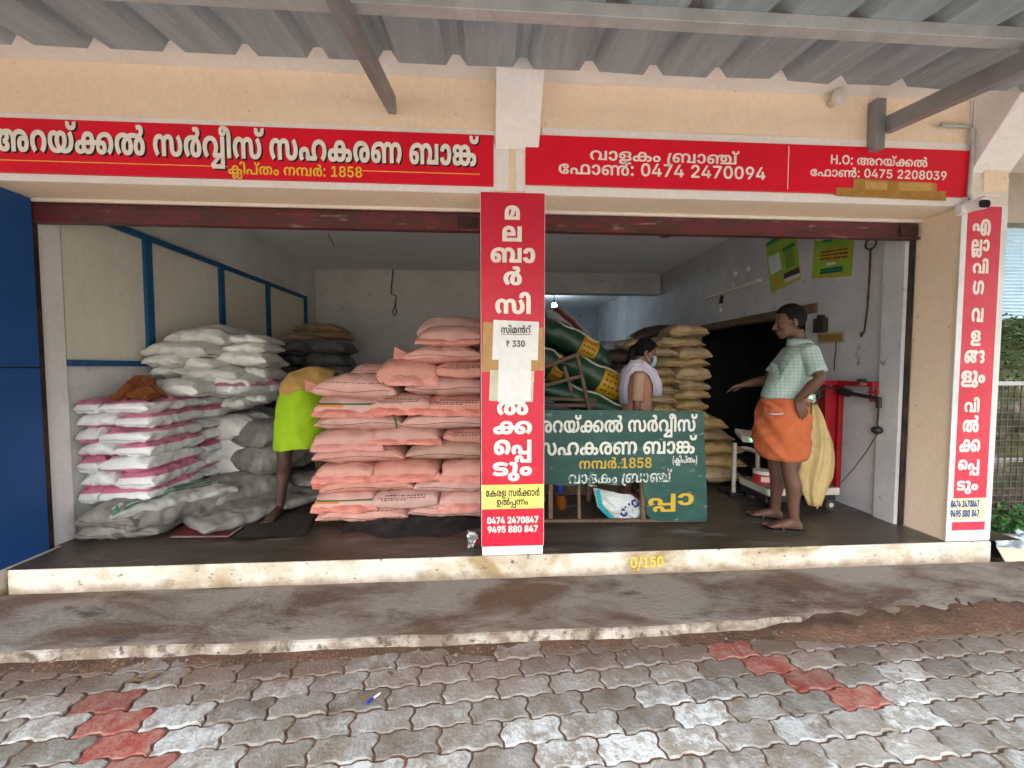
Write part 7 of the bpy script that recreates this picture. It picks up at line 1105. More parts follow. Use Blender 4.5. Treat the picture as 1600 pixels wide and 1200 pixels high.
def checks(t, N, L, src):
    tc = N.new('ShaderNodeTexCoord'); sx = N.new('ShaderNodeSeparateXYZ'); L.new(tc.outputs['Object'], sx.inputs[0]); out = src
    ad = N.new('ShaderNodeMath'); ad.operation = 'MULTIPLY_ADD'; ad.inputs[1].default_value = .25; L.new(sx.outputs[1], ad.inputs[0]); L.new(sx.outputs[0], ad.inputs[2])
    for s_, w in ((ad.outputs[0], 40.), (sx.outputs[2], 40.)):
        a_ = N.new('ShaderNodeMath'); a_.operation = 'MULTIPLY'; a_.inputs[1].default_value = w; L.new(s_, a_.inputs[0])
        f_ = N.new('ShaderNodeMath'); f_.operation = 'FRACT'; L.new(a_.outputs[0], f_.inputs[0])
        g_ = N.new('ShaderNodeMath'); g_.operation = 'LESS_THAN'; g_.inputs[1].default_value = .24; L.new(f_.outputs[0], g_.inputs[0])
        h_ = N.new('ShaderNodeMath'); h_.operation = 'MULTIPLY'; h_.inputs[1].default_value = .5; L.new(g_.outputs[0], h_.inputs[0])
        x = N.new('ShaderNodeMix'); x.data_type = 'RGBA'; L.new(h_.outputs[0], x.inputs['Factor']); L.new(out, x.inputs[6]); x.inputs[7].default_value = (.20,.30,.27,1); out = x.outputs[2]
    return out
after_color(shirt_m, checks)
q = MB()
SH = [(.965, -.045, .142, .142), (1.02, -.045, .160, .164), (1.1, -.020, .154, .174), (1.22, .022, .140, .184), (1.32, .052, .122, .188), (1.37, .066, .10, .162), (1.405, .068, .076, .105), (1.425, .064, .068, .078)]
def foldring(c, a_, b_, n, amp, sd, sq=2.3):
    return [p+(p-Vector(c)).normalized()*amp*(fbm((math.cos(2*math.pi*j/n)*1.6, math.sin(2*math.pi*j/n)*1.6, c[2]*5), 1.5, sd)+.5*math.sin(j*.9+c[2]*26+sd)*.5) for j, p in enumerate(ring(c, a_, b_, n, sq=sq))]
q.loft([foldring((cx, 0, z), a_, b_, 30, .010 if z < 1.3 else .004, 2) for z, cx, a_, b_ in SH])
e2 = sh.lerp(el, .80)
q.tube([Vector((.07,-.12,1.345)), sh+Vector((0,0,.004)), sh.lerp(el, .45), e2], [.072, .069, .064, .064], 18)
e3 = sh2.lerp(el2, .80)
q.tube([Vector((.06,.12,1.34)), sh2, sh2.lerp(el2, .45), e3], [.075, .072, .067, .066], 18)
s_o = remesh(q, 'shirt', shirt_m, p1, .007, 3)
q = MB(); q.loft([ring((.060, 0, 1.408), .080, .084, 20), ring((.052, 0, 1.432), .072, .074, 20), ring((.045, 0, 1.452), .070, .071, 20), ring((.060, 0, 1.425), .086, .090, 20), ring((.066, 0, 1.395), .098, .108, 20)], cap=False)
q.build('collar', shirt_m, s_o, smooth='all')
q = MB(); q.grid(lambda u, v: (-.148+.03*u-.02*v+.02*(u-.5)**2, -.085-.07*u, 1.16+.11*v-.02*u), 6, 5); q.grid(lambda u, v: (-.150+.03*u-.02*v+.02*(u-.5)**2, -.087-.07*u, 1.16+.11*v-.02*u), 6, 5, True)
q.build('pocket', shirt_m, s_o, smooth='all')
om = mat('orange_cotton', (.46,.12,.042), (.39,.095,.032), 5, .4, .65, .85, .2, 110, c3=(.55,.15,.05), s3=4)
def dense(prof, k):
    out = []
    for a_, b_ in zip(prof, prof[1:]):
        for i in range(k): out.append(tuple(p+(q_-p)*i/k for p, q_ in zip(a_, b_)))
    return out+[prof[-1]]
def wrap_rings(prof, n, amp, sd, diag=1.0, hemw=0.):
    out = []
    for i, (z, cx, cy, a_, b_) in enumerate(prof):
        r = []
        for j in range(n):
            t = 2*math.pi*j/n; x, y = math.cos(t), math.sin(t)
            g = math.sin(t*6+diag*z*22+1.6*math.sin(z*9+t))*.6+math.sin(t*13+diag*z*34+sd)*.3+fbm((x*2, y*2, z*5), 1, sd)*.9
            g = .5*g+.8*(1-2*abs(math.sin(t*2.5+diag*z*11+.8*math.sin(t*2+z*7))))*(1 if diag else 0)+.5*(1-2*abs(math.sin(t*4.3-diag*z*17+1.3*math.sin(z*13))))
            k = 1+amp*g*(.35+.65*math.sin(math.pi*i/(len(prof)-1)) if hemw == 0 else .3+.7*i/(len(prof)-1))
            r.append(Vector((cx+a_*x*k, cy+b_*y*k, z+hemw*(i/(len(prof)-1))**3*math.sin(t*3+sd))))
        out.append(r)
    return out
MU = [(1.0, -.04, 0, .168, .176), (.97, -.042, 0, .182, .186), (.92, -.045, 0, .196, .196), (.86, -.048, 0, .208, .206), (.80, -.05, 0, .217, .212), (.73, -.05, 0, .224, .216), (.66, -.048, 0, .224, .215), (.60, -.045, 0, .216, .208), (.56, -.042, 0, .200, .196), (.535, -.04, 0, .176, .176), (.545, -.04, 0, .150, .150), (.60, -.04, 0, .14, .14)]
cloth('wrap_skirt', wrap_rings([(z, x+.0, y, a_*.91, b_*.94) for z, x, y, a_, b_ in dense(MU, 4)], 120, .052, 3, 1.2), om, p1)
q = MB()
def tuck(u, v, o_=0.): return (-.205+.115*u+.02*math.sin(v*5)+o_*.3, -.110-.055*math.sin(u*2.6)-.03*(1-v)+o_, .885+.11*v-.05*u*v+.014*math.sin(u*9+v*4))
q.grid(lambda u, v: tuck(u, v), 14, 10); q.grid(lambda u, v: tuck(u, v, .006), 14, 10, True); tk = q.build('waist_tuck', om, p1, smooth='all')
q = MB(); q.tube([tuck(.05, 0, -.003), tuck(.35, .02, -.004), tuck(.7, .03, -.004), tuck(.97, .25, -.004), tuck(.99, .8, -.004)], .0055, 6); q.build('pale_border', mat('lilac_border', (.55,.45,.55), None), tk, smooth='all')
for ank, d in (((.028, -.10), (-1, -.10)), ((-.045, .10), (-1, .12))):
    d = Vector((*d, 0)).normalized(); s = Vector((-d.y, d.x, 0)); base = Vector((*ank, 0)); q = MB()
    prof = [(-.075, .028), (-.05, .038), (0, .042), (.06, .042), (.12, .050), (.17, .050), (.205, .036), (.222, .016)]
    q.loft([[base+d*t-s*w+Vector((0,0,z)) for z in (0, .013)]+[base+d*t+s*w+Vector((0,0,z)) for z in (.013, 0)] for t, w in prof]); so_ = q.build('sandal', M['black'], p1)
    q = MB(); q.tube([base+d*.09-s*.048+Vector((0,0,.014)), base+d*.10-s*.028+Vector((0,0,.058)), base+d*.115+Vector((0,0,.064)), base+d*.10+s*.028+Vector((0,0,.058)), base+d*.09+s*.048+Vector((0,0,.014))], .008, 8, flat=1.0)
    q.build('strap', mat('brown_strap', (.10,.05,.03), None, rough=.6), so_, smooth='all')

# ---------------------------------------------------------------- bending person in a lime skirt, left opening
PX1 = [-1.611, 3.323, 0.22]
p2 = empty('person', (PX1[0]+.02, PX1[1]+.08, .22), R(14), 'person in lime green skirt and mustard shirt bending over behind the pink sacks', 'person')
q = MB()
DX = -.27; DZ_ = .02
q.loft([ring((.0, 0, .86), .15, .15, 22), ring((-.01, 0, .95), .150, .15, 22), ring((.02, .03, 1.03), .145, .145, 22, (.92,0,-.38), (0,1,0)), ring((.06, .06, 1.06+DZ_), .125, .15, 22, (.3,0,-.95), (0,1,0)), ring((.16, .09, 1.07+DZ_), .125, .17, 22, (.1,0,-1), (0,1,0)), ring((.27, .13, 1.07+DZ_), .10, .165, 22, (0,0,-1), (0,1,0)), ring((.33, .15, 1.06+DZ_), .06, .08, 16, (0,0,-1), (0,1,0)), ring((.39, .17, 1.06+DZ_), .05, .052, 16, (0,0,-1), (0,1,0))])
for hip, knee, ank, toe in (((-.07, -.06, .85), (-.125, -.08, .47), (-.165, -.09, .085), (-.25, -1)), ((.09, .05, .85), (.115, .10, .47), (.14, .10, .085), (.5, -1))):
    h_, k_, a_ = Vector(hip), Vector(knee), Vector(ank)
    q.tube([h_, h_.lerp(k_, .5), k_+Vector((0,0,.04)), k_-Vector((0,0,.04)), k_.lerp(a_, .3)+Vector((0,.02,0)), k_.lerp(a_, .7), a_], [.085, .074, .057, .053, .056, .040, .034], 16)
    foot(q, ank, toe)
for sy in (-1, 1):
    s0 = Vector((.26, .13+.16*sy, 1.05)); e0 = Vector((.34, .15+.20*sy, .80)); w0 = Vector((.39, .17+.14*sy, .58))
    q.tube([Vector((.24,.13+.1*sy,1.06)), s0, s0.lerp(e0, .5), e0, e0.lerp(w0, .4), w0], [.055, .052, .044, .039, .038, .026], 14); hand(q, w0, (.1, 0, -1), (.2, -sy, 0), .175, .5, .12, sy)
Ph = head(q, (.465, .21, 1.10), (.55, .2, -.8), 1.0, (.8, .2, .5))
remesh(q, 'body', SK2, p2, .006, 3); hair_cap(Ph, 1.0, p2, amp=.03, full=1.12); eyes(Ph, 1.0, p2)
lm_ = mat('lime_cotton', (.285,.47,.008), (.235,.40,.006), 5, .4, .65, .85, .2, 110, sheen=.2)
LM = [(1.045, .010, .02, .150, .155), (1.01, .004, .015, .166, .168), (.96, .0, .01, .180, .180), (.90, .0, .005, .190, .188), (.82, .003, 0, .198, .192), (.74, -.002, 0, .205, .195), (.66, -.004, 0, .210, .198), (.60, -.004, 0, .213, .200), (.555, -.003, 0, .214, .200)]
cloth('wrap_skirt', wrap_rings(dense(LM, 4), 110, .036, 6, .4, .012), lm_, p2)
mm_ = mat('mustard_cotton', (.44,.27,.085), (.36,.215,.065), 5, .4, .65, .88, .2, 90)
q = MB()
def rg2(c, a_, b_, ax, sd): return [p+(p-Vector(c)).normalized()*.014*fbm(p*9, 1, sd) for p in ring(c, a_, b_, 30, ax, (0,1,0))]
q.loft([rg2((-.01, .01, 1.00), .160, .168, (1,0,-.1), 1), rg2((-.015, .02, 1.05), .155, .165, (.96,0,-.28), 2), rg2((.015, .04, 1.075), .155, .168, (.72,0,-.70), 3), rg2((.09, .08, 1.09), .150, .175, (.25,0,-.97), 7), rg2((.42+DX, .10, 1.09), .142, .188, (.1,0,-1), 4), rg2((.52+DX, .13, 1.085), .118, .186, (0,0,-1), 5), rg2((.58+DX, .15, 1.07), .075, .10, (0,0,-1), 6)])
for sy in (-1, 1): q.tube([(.22, .12+.09*sy, 1.06), (.26, .13+.165*sy, 1.05), (.295, .14+.185*sy, .94), (.315, .145+.19*sy, .87)], [.075, .072, .066, .066], 16)
remesh(q, 'shirt', mm_, p2, .007, 3)
for (ax_, ay_), d in (((-.165, -.09), (-.25, -1)), ((.14, .10), (.5, -1))):
    d = Vector((*d, 0)).normalized(); s = Vector((-d.y, d.x, 0)); base = Vector((ax_, ay_, 0)); q = MB()
    q.loft([[base+d*t-s*w+Vector((0,0,z)) for z in (0, .013)]+[base+d*t+s*w+Vector((0,0,z)) for z in (.013, 0)] for t, w in [(-.075, .028), (-.05, .038), (.06, .042), (.15, .050), (.205, .036), (.222, .016)]]); q.build('sandal', M['black'], p2)

# ---------------------------------------------------------------- masked person behind the green board (faces right)
PX2 = [1.374, 3.5]
p3 = empty('person', (PX2[0], PX2[1], .22), R(-10), 'person with face mask and white scarf walking behind the green board', 'person')
q = MB()
q.loft([ring((cx, 0, z), a_, b_, 22, sq=2.2) for z, cx, a_, b_ in ((.72, .0, .11, .14), (.84, 0, .12, .155), (.95, 0, .10, .125), (1.05, .01, .105, .135), (1.13, .01, .09, .14), (1.185, .005, .06, .115), (1.22, .0, .045, .055), (1.28, .018, .043, .045), (1.33, .03, .043, .045))])
for sy in (-1, 1):
    h_, k_, a_ = Vector((0, .075*sy, .76)), Vector((.05*sy, .08*sy, .42)), Vector((.09*sy-.02, .085*sy, .08))
    q.tube([h_, h_.lerp(k_, .5), k_, k_.lerp(a_, .35), a_], [.08, .07, .052, .05, .033], 14); foot(q, a_, (1, .05*sy), L_=.22)
    s0, e0, w0 = Vector((-.01, .135*sy, 1.15)), Vector((-.035, .175*sy, .90)), Vector((.03+.05*sy, .165*sy, .68))
    q.tube([Vector((0,.08*sy,1.17)), s0, s0.lerp(e0, .5), e0, e0.lerp(w0, .4), w0], [.045, .042, .037, .033, .032, .022], 12); hand(q, w0, (.1, 0, -1), (.2, -sy, 0), .16, .45, .1, sy)
Pw = head(q, (.070, 0, 1.375), (1, 0, -.30), .96)
remesh(q, 'body', SK3, p3, .006, 3); eyes(Pw, .96, p3); hair_cap(Pw, .96, p3, full=1.08)
q = MB(); q.tube([Pw(-.08, 0, .03), Pw(-.115, 0, -.02), Pw(-.125, .0, -.08), Pw(-.115, 0, -.15), Pw(-.105, 0, -.24)], [.04, .038, .030, .024, .010], 12); q.build('ponytail', HAIR, p3, smooth='all')
mk = mat('blue_mask', (.30,.46,.54), (.26,.42,.50), 8, rough=.8); q = MB()
def mask(u, v, o_=0.):
    t = (u-.5)*2.2; return Pw(.045+.070*math.cos(t)+.018*(1-abs(v-.45)*1.6)*math.cos(t)+o_, .066*math.sin(t), -.118+.098*v)
q.grid(lambda u, v: mask(u, v), 16, 8); q.grid(lambda u, v: mask(u, v, -.003), 16, 8, True); mo = q.build('face_mask', mk, p3, smooth='all')
q = MB()
for k in (1, -1):
    for v in (.15, .85): q.tube([mask(.5+.5*k, v), Pw(-.004, .080*k, -.02+(v-.5)*.05)], .0018, 5)
q.build('ear_loops', mk, mo)
km = mat('rose_cotton', (.36,.185,.125), (.31,.155,.105), 6, .4, .65, .88, .2, 90); q = MB()
q.loft([foldring((cx, 0, z), a_, b_, 28, .008, 4, 2.2) for z, cx, a_, b_ in ((.40, .0, .17, .20), (.60, .0, .155, .185), (.80, 0, .145, .175), (.95, .0, .125, .15), (1.05, .012, .128, .155), (1.13, .012, .108, .155), (1.19, .005, .075, .125), (1.225, .0, .055, .07))])
remesh(q, 'tunic', km, p3, .007, 3)
q = MB(); s0, e0 = Vector((-.01, -.135, 1.15)), Vector((-.035, -.175, .90))
for sy in (-1, 1):
    s0, e0 = Vector((-.01, .135*sy, 1.15)), Vector((-.035, .175*sy, .90)); q.tube([(0, .09*sy, 1.165), s0, s0.lerp(e0, .5), s0.lerp(e0, .88)], [.058, .058, .053, .051], 14)
remesh(q, 'sleeves', mat('peach_cotton', (.42,.27,.18), (.36,.225,.15), 6, rough=.88), p3, .007, 3)
sc = mat('white_scarf', (.50,.48,.56), (.42,.40,.48), 7, rough=.85, bump=.15); q = MB()
for sy in (-1,):
    pth = [Vector(p) for p in ((.155, -.10, .98), (.150, -.12, 1.08), (.105, -.125, 1.18), (.02, -.105, 1.255), (-.06, -.03, 1.262), (-.10, .05, 1.20), (-.115, .08, 1.02))]
    rings_ = []
    for i, p in enumerate(pth):
        d = (pth[min(i+1, 6)]-pth[max(i-1, 0)]).normalized(); w_ = d.cross(Vector((0, -1, .3))).normalized()
        o_ = w_.cross(d).normalized(); rings_.append([p+w_*(.036*math.cos(t)*(1+.12*math.sin(5*t)))+o_*(.020*math.sin(t)+.006*math.sin(7*t)) for t in [2*math.pi*j/22 for j in range(22)]])
    q.loft(rings_)
pth = [Vector(p) for p in ((.02, -.115, 1.25), (-.06, -.10, 1.24), (-.115, -.085, 1.17), (-.135, -.075, 1.05), (-.13, -.07, .90))]; rings_ = []
for i, p in enumerate(pth):
    d = (pth[min(i+1, 4)]-pth[max(i-1, 0)]).normalized(); w_ = d.cross(Vector((-1, -.6, .1))).normalized(); o_ = w_.cross(d).normalized()
    rings_.append([p+w_*(.055*math.cos(t)*(1+.12*math.sin(5*t)))+o_*(.017*math.sin(t)+.005*math.sin(7*t)) for t in [2*math.pi*j/22 for j in range(22)]])
q.loft(rings_); q.build('scarf', sc, p3, smooth='all')

# ================================================================ other things in the shop
redp = mat('red_machine_paint', (.30,.008,.016), (.23,.007,.012), 5, .4, .6, .4, .15, 50, c3=(.10,.03,.025), s3=18, lo3=.7, hi3=.76)
ivory = mat('ivory_enamel', (.50,.48,.42), (.38,.35,.29), 8, .4, .6, .5, .15, 50)
rub = mat('black_rubber', (.015,.015,.015), (.04,.037,.033), 14, .4, .6, .8)
led = mat('green_display', (.01,.05,.02), emit=(.1, 1., .35), es=2.2)
cable = mat('dark_cable', (.02,.018,.016), None, rough=.6)
# platform weighing scale, its column standing by the wall and its beam reaching along the wall towards the door
c0 = [2.369, 3.1, 0.422]; c1 = [3.016, 3.1, 0.437]
X0_, X1_, YF, ZD = c0[0], c1[0]-.02, 3.10, c0[2]; YB = 3.47
ws = empty('platform_scale', label='red platform weighing scale on black wheels with a steelyard beam by the right wall', cat='weighing scale')
part('deck', mat('worn_deck', (.26,.18,.13), (.17,.12,.085), 6, .4, .65, .7, .3, 50, c3=(.40,.36,.31), s3=6), lambda q: q.box(X0_, X1_, YF+.004, YB, ZD-.012, ZD), ws, bevel=.003)
part('rim', ivory, lambda q: (q.box(X0_-.004, X1_+.004, YF-.006, YF+.003, ZD-.062, ZD-.002), q.box(X0_-.01, X0_-.001, YF+.004, YB, ZD-.06, ZD-.004)), ws, bevel=.002)
part('chassis', M['black'], lambda q: (q.box(X0_+.0, X1_, YF+.03, YB-.02, ZD-.13, ZD-.014), q.box(X0_+.02, X1_-.02, YF+.006, YF+.028, ZD-.11, ZD-.065)), ws, bevel=.004)
for wx in (X0_+.075, X1_-.06):
    for wy in (YF+.02, YB-.06):
        q = MB(); q.tube([(wx, wy-.018, .270), (wx, wy+.018, .270)], .048, 20); w_ = q.build('wheel', rub, ws, bevel=.004)
        q = MB(); q.tube([(wx, wy-.021, .270), (wx, wy-.016, .270)], .020, 12); q.build('hub', ivory, w_)
KX, KY = 3.055, 3.27; zt = 1.321
def col(q):
    q.box(KX-.085, KX-.04, KY-.04, KY+.04, ZD-.1, zt-.03); q.box(KX+.04, KX+.085, KY-.04, KY+.04, ZD-.1, zt-.03); q.box(KX-.038, KX+.038, KY-.015, KY+.015, ZD-.08, zt-.04)
part('column', redp, col, ws, bevel=.003)
AX, AY = 3.115, 2.93
part('top_beam', redp, lambda q: (q.bar((KX-.11, KY, zt-.008), (KX+.06, KY, zt-.008), .07, .042), q.bar((KX+.05, KY+.02, zt-.008), (AX, AY, zt-.008), .06, .041)), ws, bevel=.003)
part('beam_tag', mat('pink_tag', (.5,.2,.2), None), lambda q: q.bar((AX-.038, AY+.04, zt-.008), (AX-.036, AY+.10, zt-.008), .002, .026), ws)
za = 1.216
def arm(q):
    q.tube([(KX+.03, KY-.03, za+.025), (AX, AY-.03, za-.015)], .016, 10); q.tube([(KX+.035, KY-.06, za+.03), (KX+.045, KY-.13, za+.01)], .034, 10); q.tube([(AX, AY-.03, za+.0), (AX, AY-.03, za-.09)], .018, 8)
part('steelyard', M['black'], arm, ws, smooth=True)
part('guide_loop', redp, lambda q: (q.box(AX-.01, AX+.005, AY+.03, AY+.045, za-.03, zt-.031), q.box(AX-.01, AX+.005, AY-.02, AY-.005, za-.03, zt-.031), q.box(AX-.008, AX+.003, AY-.03, AY+.06, za+.025, za+.04), q.box(AX-.008, AX+.003, AY-.02, AY+.045, za-.045, za-.031)), ws, bevel=.002)
part('top_knob', M['black'], lambda q: q.tube([(AX-.01, AY+.11, zt+.012), (AX-.01, AY+.11, zt+.035)], [.035, .028], 14), ws)
zw = 0.949
part('hanging_weight', M['black'], lambda q: (q.tube([(AX, AY-.03, za-.08), (AX-.005, AY-.03, zw+.03)], .006, 6), q.ball((AX-.005, AY-.03, zw), (.038, .038, .034), 8, 14)), ws, smooth=True)
q = MB(); q.tube([(AX, AY-.03, zw-.03), (AX, AY+.06, zw-.2), (AX-.01, AY+.15, zw-.36), (AX-.03, AY+.24, ZD+.02)], .0035, 5); q.build('cable', cable, ws)
q = MB(); q.tube([(KX-.14, KY-.04, .95), (KX-.14, KY-.04, .75), (KX-.09, KY-.05, .55), (KX-.03, KY-.05, ZD+.03)], .006, 6); q.tube([(KX, KY-.05, za+.05), (KX-.10, KY-.06, za+.06), (KX-.16, KY-.06, za+.04), (KX-.17, KY-.06, za-.04)], .010, 6); q.build('cable', cable, ws, smooth=True)
dx_, dz_ = [2.799, 1.191]
part('display', ivory, lambda q: q.box(dx_-.045, dx_+.035, 3.18, 3.215, dz_-.045, dz_+.03), ws, bevel=.006)
part('display_arm', M['black'], lambda q: q.bar((dx_, 3.222, dz_), (KX-.06, KY-.02, dz_+.01), .02, .02), ws)
part('display_screen', led, lambda q: q.box(dx_-.02, dx_+.0, 3.1765, 3.1795, dz_-.010, dz_+.008), ws)
# second, low scale with an upright display behind the first
hp = empty('low_scale', label='small weighing stand with a lit green display between the trolley and the tan sacks', cat='weighing scale')
hx, hz = [2.339, 0.733]; hx2 = 2.669
part('pole', ivory, lambda q: (q.tube([(hx, 3.52, .26), (hx, 3.52, hz)], .020, 12)), hp, smooth=True)
part('pole', ivory, lambda q: (q.tube([(hx2, 3.655, .26), (hx2, 3.655, hz-.02)], .020, 12)), hp, smooth=True)
tx_, tz_ = [2.517, 0.785]
part('display_box', ivory, lambda q: (q.add([(tx_-.09, 3.53, tz_-.05), (tx_+.13, 3.53, tz_-.07), (tx_+.13, 3.66, tz_-.02), (tx_-.09, 3.66, tz_+.02), (tx_-.09, 3.55, tz_+.005), (tx_+.13, 3.55, tz_-.015), (tx_+.13, 3.66, tz_+.035), (tx_-.09, 3.66, tz_+.065)], [(0,3,2,1),(4,5,6,7),(0,1,5,4),(1,2,6,5),(2,3,7,6),(3,0,4,7)])), hp, bevel=.006)
part('display_screen', led, lambda q: q.box(tx_-.01, tx_+.03, 3.527, 3.5295, tz_-.04, tz_-.02), hp)
part('base_bar', M['black'], lambda q: (q.box(hx-.05, hx2+.04, 3.49, 3.56, .222, .26), q.box(hx-.05, hx2+.04, 3.625, 3.69, .222, .26), q.box(hx-.02, hx+.02, 3.565, 3.62, .228, .255)), hp, bevel=.004)
# paint canister on the deck
px_ = [2.334, 2.489]; pr_ = (px_[1]-px_[0])/2; pc_ = (max((px_[0]+px_[1])/2, X0_+pr_+.01), 3.29)
canister = empty('metal_can', label='red and white round canister standing on the deck of the platform scale', cat='canister')
part('can', mat('red_can_paint', (.42,.03,.035), (.36,.025,.03), 6, rough=.4), lambda q: q.tube([(*pc_, ZD+.001), (*pc_, ZD+.10)], pr_, 24), canister, smooth=True)
part('band', mat('white_can_paint', (.6,.57,.52), None, rough=.4), lambda q: q.tube([(*pc_, ZD+.082), (*pc_, ZD+.108)], pr_+.002, 24), canister, smooth=True)
part('label_patch', mat('pale_label', (.60,.42,.40), None, rough=.5), lambda q: q.grid(lambda u, v: (pc_[0]+(pr_+.0015)*math.sin((u-.62)*1.3), pc_[1]-(pr_+.0015)*math.cos((u-.62)*1.3), ZD+.02+.045*v), 8, 2), canister)
# tan sack hanging empty from the scale column behind the standing person
hb = mat('empty_tan_sack', (.50,.38,.17), (.42,.30,.125), 6, .4, .65, .55, .2, 70, wave=(9, .5))
q = MB(); top = Vector([2.727, 3.09, 1.139]); bot = Vector([2.763, 3.05, 0.293])
rs = []
for i in range(19):
    t = i/18; c_ = top.lerp(bot, t)+Vector((.02*math.sin(t*5), 0, 0)); wd = .03+.105*math.sin(min(1, t*1.25)*math.pi*.62)*(1-.75*max(0, t-.72)/.28); dp_ = .03+.045*math.sin(t*math.pi)
    rs.append([c_+Vector((wd*math.cos(a_)*(1+.18*math.sin(a_*5+t*6)), dp_*math.sin(a_)*(1+.25*math.sin(a_*7+t*4)), .012*fbm((math.cos(a_), math.sin(a_), t*6), 2, 4))) for a_ in [2*math.pi*j/40 for j in range(40)]])
q.loft(rs); ho = tag(q.build('hanging_sack', hb, smooth='all'), 'empty tan sack hanging beside the red scale column behind the orange wrap', 'sack')
q = MB(); q.tube([top+Vector((0,0,-.01)), top.lerp(Vector((dx_, 3.17, dz_-.02)), .6), Vector((dx_, 3.222, dz_+.012))], .006, 6); q.build('string', K['threadlight'], ho, smooth='all'); q = MB(); q.tube([bot+Vector((0,0,.012)), bot+Vector((.004,-.004,-.012)), bot+Vector((-.006,0,-.028))], .004, 6); q.build('tie', K['threadlight'], ho)
q = MB()
for k, (t0, l_) in enumerate(((.50, .035), (.57, .03), (.64, .04), (.72, .03))): pass
tp_ = top.lerp(bot, .6)
for dz_k in (.10, .06, .015, -.03): q.box(tp_.x+.075, tp_.x+.10, tp_.y-.062, tp_.y-.058, tp_.z+dz_k-.012, tp_.z+dz_k+.012)
# things on the right wall
XW = 3.198
bx = [3.531, 1.859]
tag(part('meter_box', mat('dark_brown_box', (.035,.02,.016), (.05,.03,.024), 8), lambda q: (q.box(XW-.06, XW, bx[0]-.055, bx[0]+.055, bx[1]-.075, bx[1]+.06), q.box(XW-.045, XW, bx[0]-.02, bx[0]+.035, bx[1]+.061, bx[1]+.09)), None, bevel=.006), 'dark brown meter box on the wall behind the head of the standing person', 'box')
cw = [[3.38, 1.685], [3.376, 1.603], [3.387, 1.533], [3.389, 1.427]]
q = MB(); q.tube([(3.187, a_, b_) for a_, b_ in cw], .004, 6); q.build('cord', cable, cordboard)
rd_ = [[3.057, 2.434], [3.058, 2.214], [3.064, 1.952], [3.083, 1.752], [3.109, 1.711], [3.116, 1.739], [3.099, 1.748]]
rc_ = [3.058, 2.471]
q = MB(); q.tube([(3.155, a_, b_) for a_, b_ in rd_], .007, 8); q.tube([(3.155, rc_[0]+.045*math.cos(t), rc_[1]+.045*math.sin(t)) for t in [2*math.pi*i/20 for i in range(21)]], .007, 8)
tag(q.build('shutter_hook', mat('rusty_rod', (.05,.025,.018), (.08,.04,.028), 20), smooth='all'), 'long rusty shutter pulling hook hanging by its ring on the right wall', 'hook')
ba = [[5.538, 2.45], [4.401, 2.469], [5.104, 2.418], [5.098, 2.28], [5.094, 2.176], [4.882, 2.665], [4.633, 2.66], [4.902, 2.513]]
lb = empty('light_batten', label='old cream wall batten with an unlit bulb on the right inner wall', cat='lamp')
part('batten', M['cream'], lambda q: q.bar((3.183, *ba[0]), (3.183, *ba[1]), .03, .05, (1,0,0)), lb, bevel=.004)
part('holder', M['black'], lambda q: q.tube([(3.16, *ba[2]), (3.14, ba[3][0], ba[3][1]+.03)], [.02, .026], 12), lb, smooth=True)
part('bulb', mat('clear_glass', (.75,.78,.78), None, rough=.12, trans=.6), lambda q: (q.tube([(3.14, ba[3][0], ba[3][1]+.03), (3.14, ba[3][0], ba[3][1]-.015), (3.14, ba[3][0], ba[3][1]-.045), (3.14, ba[3][0], ba[3][1]-.075), (3.14, ba[3][0], ba[3][1]-.085)], [.018, .024, .036, .028, .008], 16)), lb, smooth=True)
part('wall_hook', M['cream'], lambda q: (q.bar((3.183, ba[7][0], ba[7][1]-.03), (3.183, ba[7][0], ba[7][1]+.05), .02, .03, (1,0,0))), lb)
for i in (5, 6):
    q = MB(); q.tube([(3.199, *ba[i]), (3.175, *ba[i])], [.036, .026], 14)
    tag(q.build('wall_rose', M['cream'], smooth=True), ['round wall rose above the old light batten, lower of two', 'round wall rose nearest the tilted green poster'][i-5], 'fitting')
# ceiling fan, only its underside shows below the shutter
fx, fy, fz = [1.997, 4.3, 2.942]
fn = empty('ceiling_fan', label='brown ceiling fan just showing under the right shutter', cat='fan')
part('motor', M['maroon'], lambda q: q.tube([(fx, fy, fz-.02), (fx, fy, fz+.02), (fx, fy, fz+.08), (fx, fy, fz+.1)], [.06, .11, .11, .05], 24), fn, smooth=True)
part('rod', M['black'], lambda q: q.tube([(fx, fy, fz+.1), (fx, fy, 3.16)], .012, 10), fn)
for k, a_ in enumerate((178, 8, -72)):
    dv = Vector((math.cos(R(a_)), math.sin(R(a_)), 0)); sv = Vector((-dv.y, dv.x, 0)); q = MB()
    q.loft([[Vector((fx, fy, fz+.035))+dv*t+sv*w*s_+Vector((0,0,z+.02*s_)) for s_, z in ((-1, 0), (1, 0), (1, .008), (-1, .008))] for t, w in ((.10, .03), (.2, .055), (.40, .065), (.58, .06))]); q.build('blade', M['maroon'] if k == 0 else mat('dusty_blade%d' % k if 0 else 'dusty_blade', (.28,.22,.14), (.2,.15,.1), 8), fn)
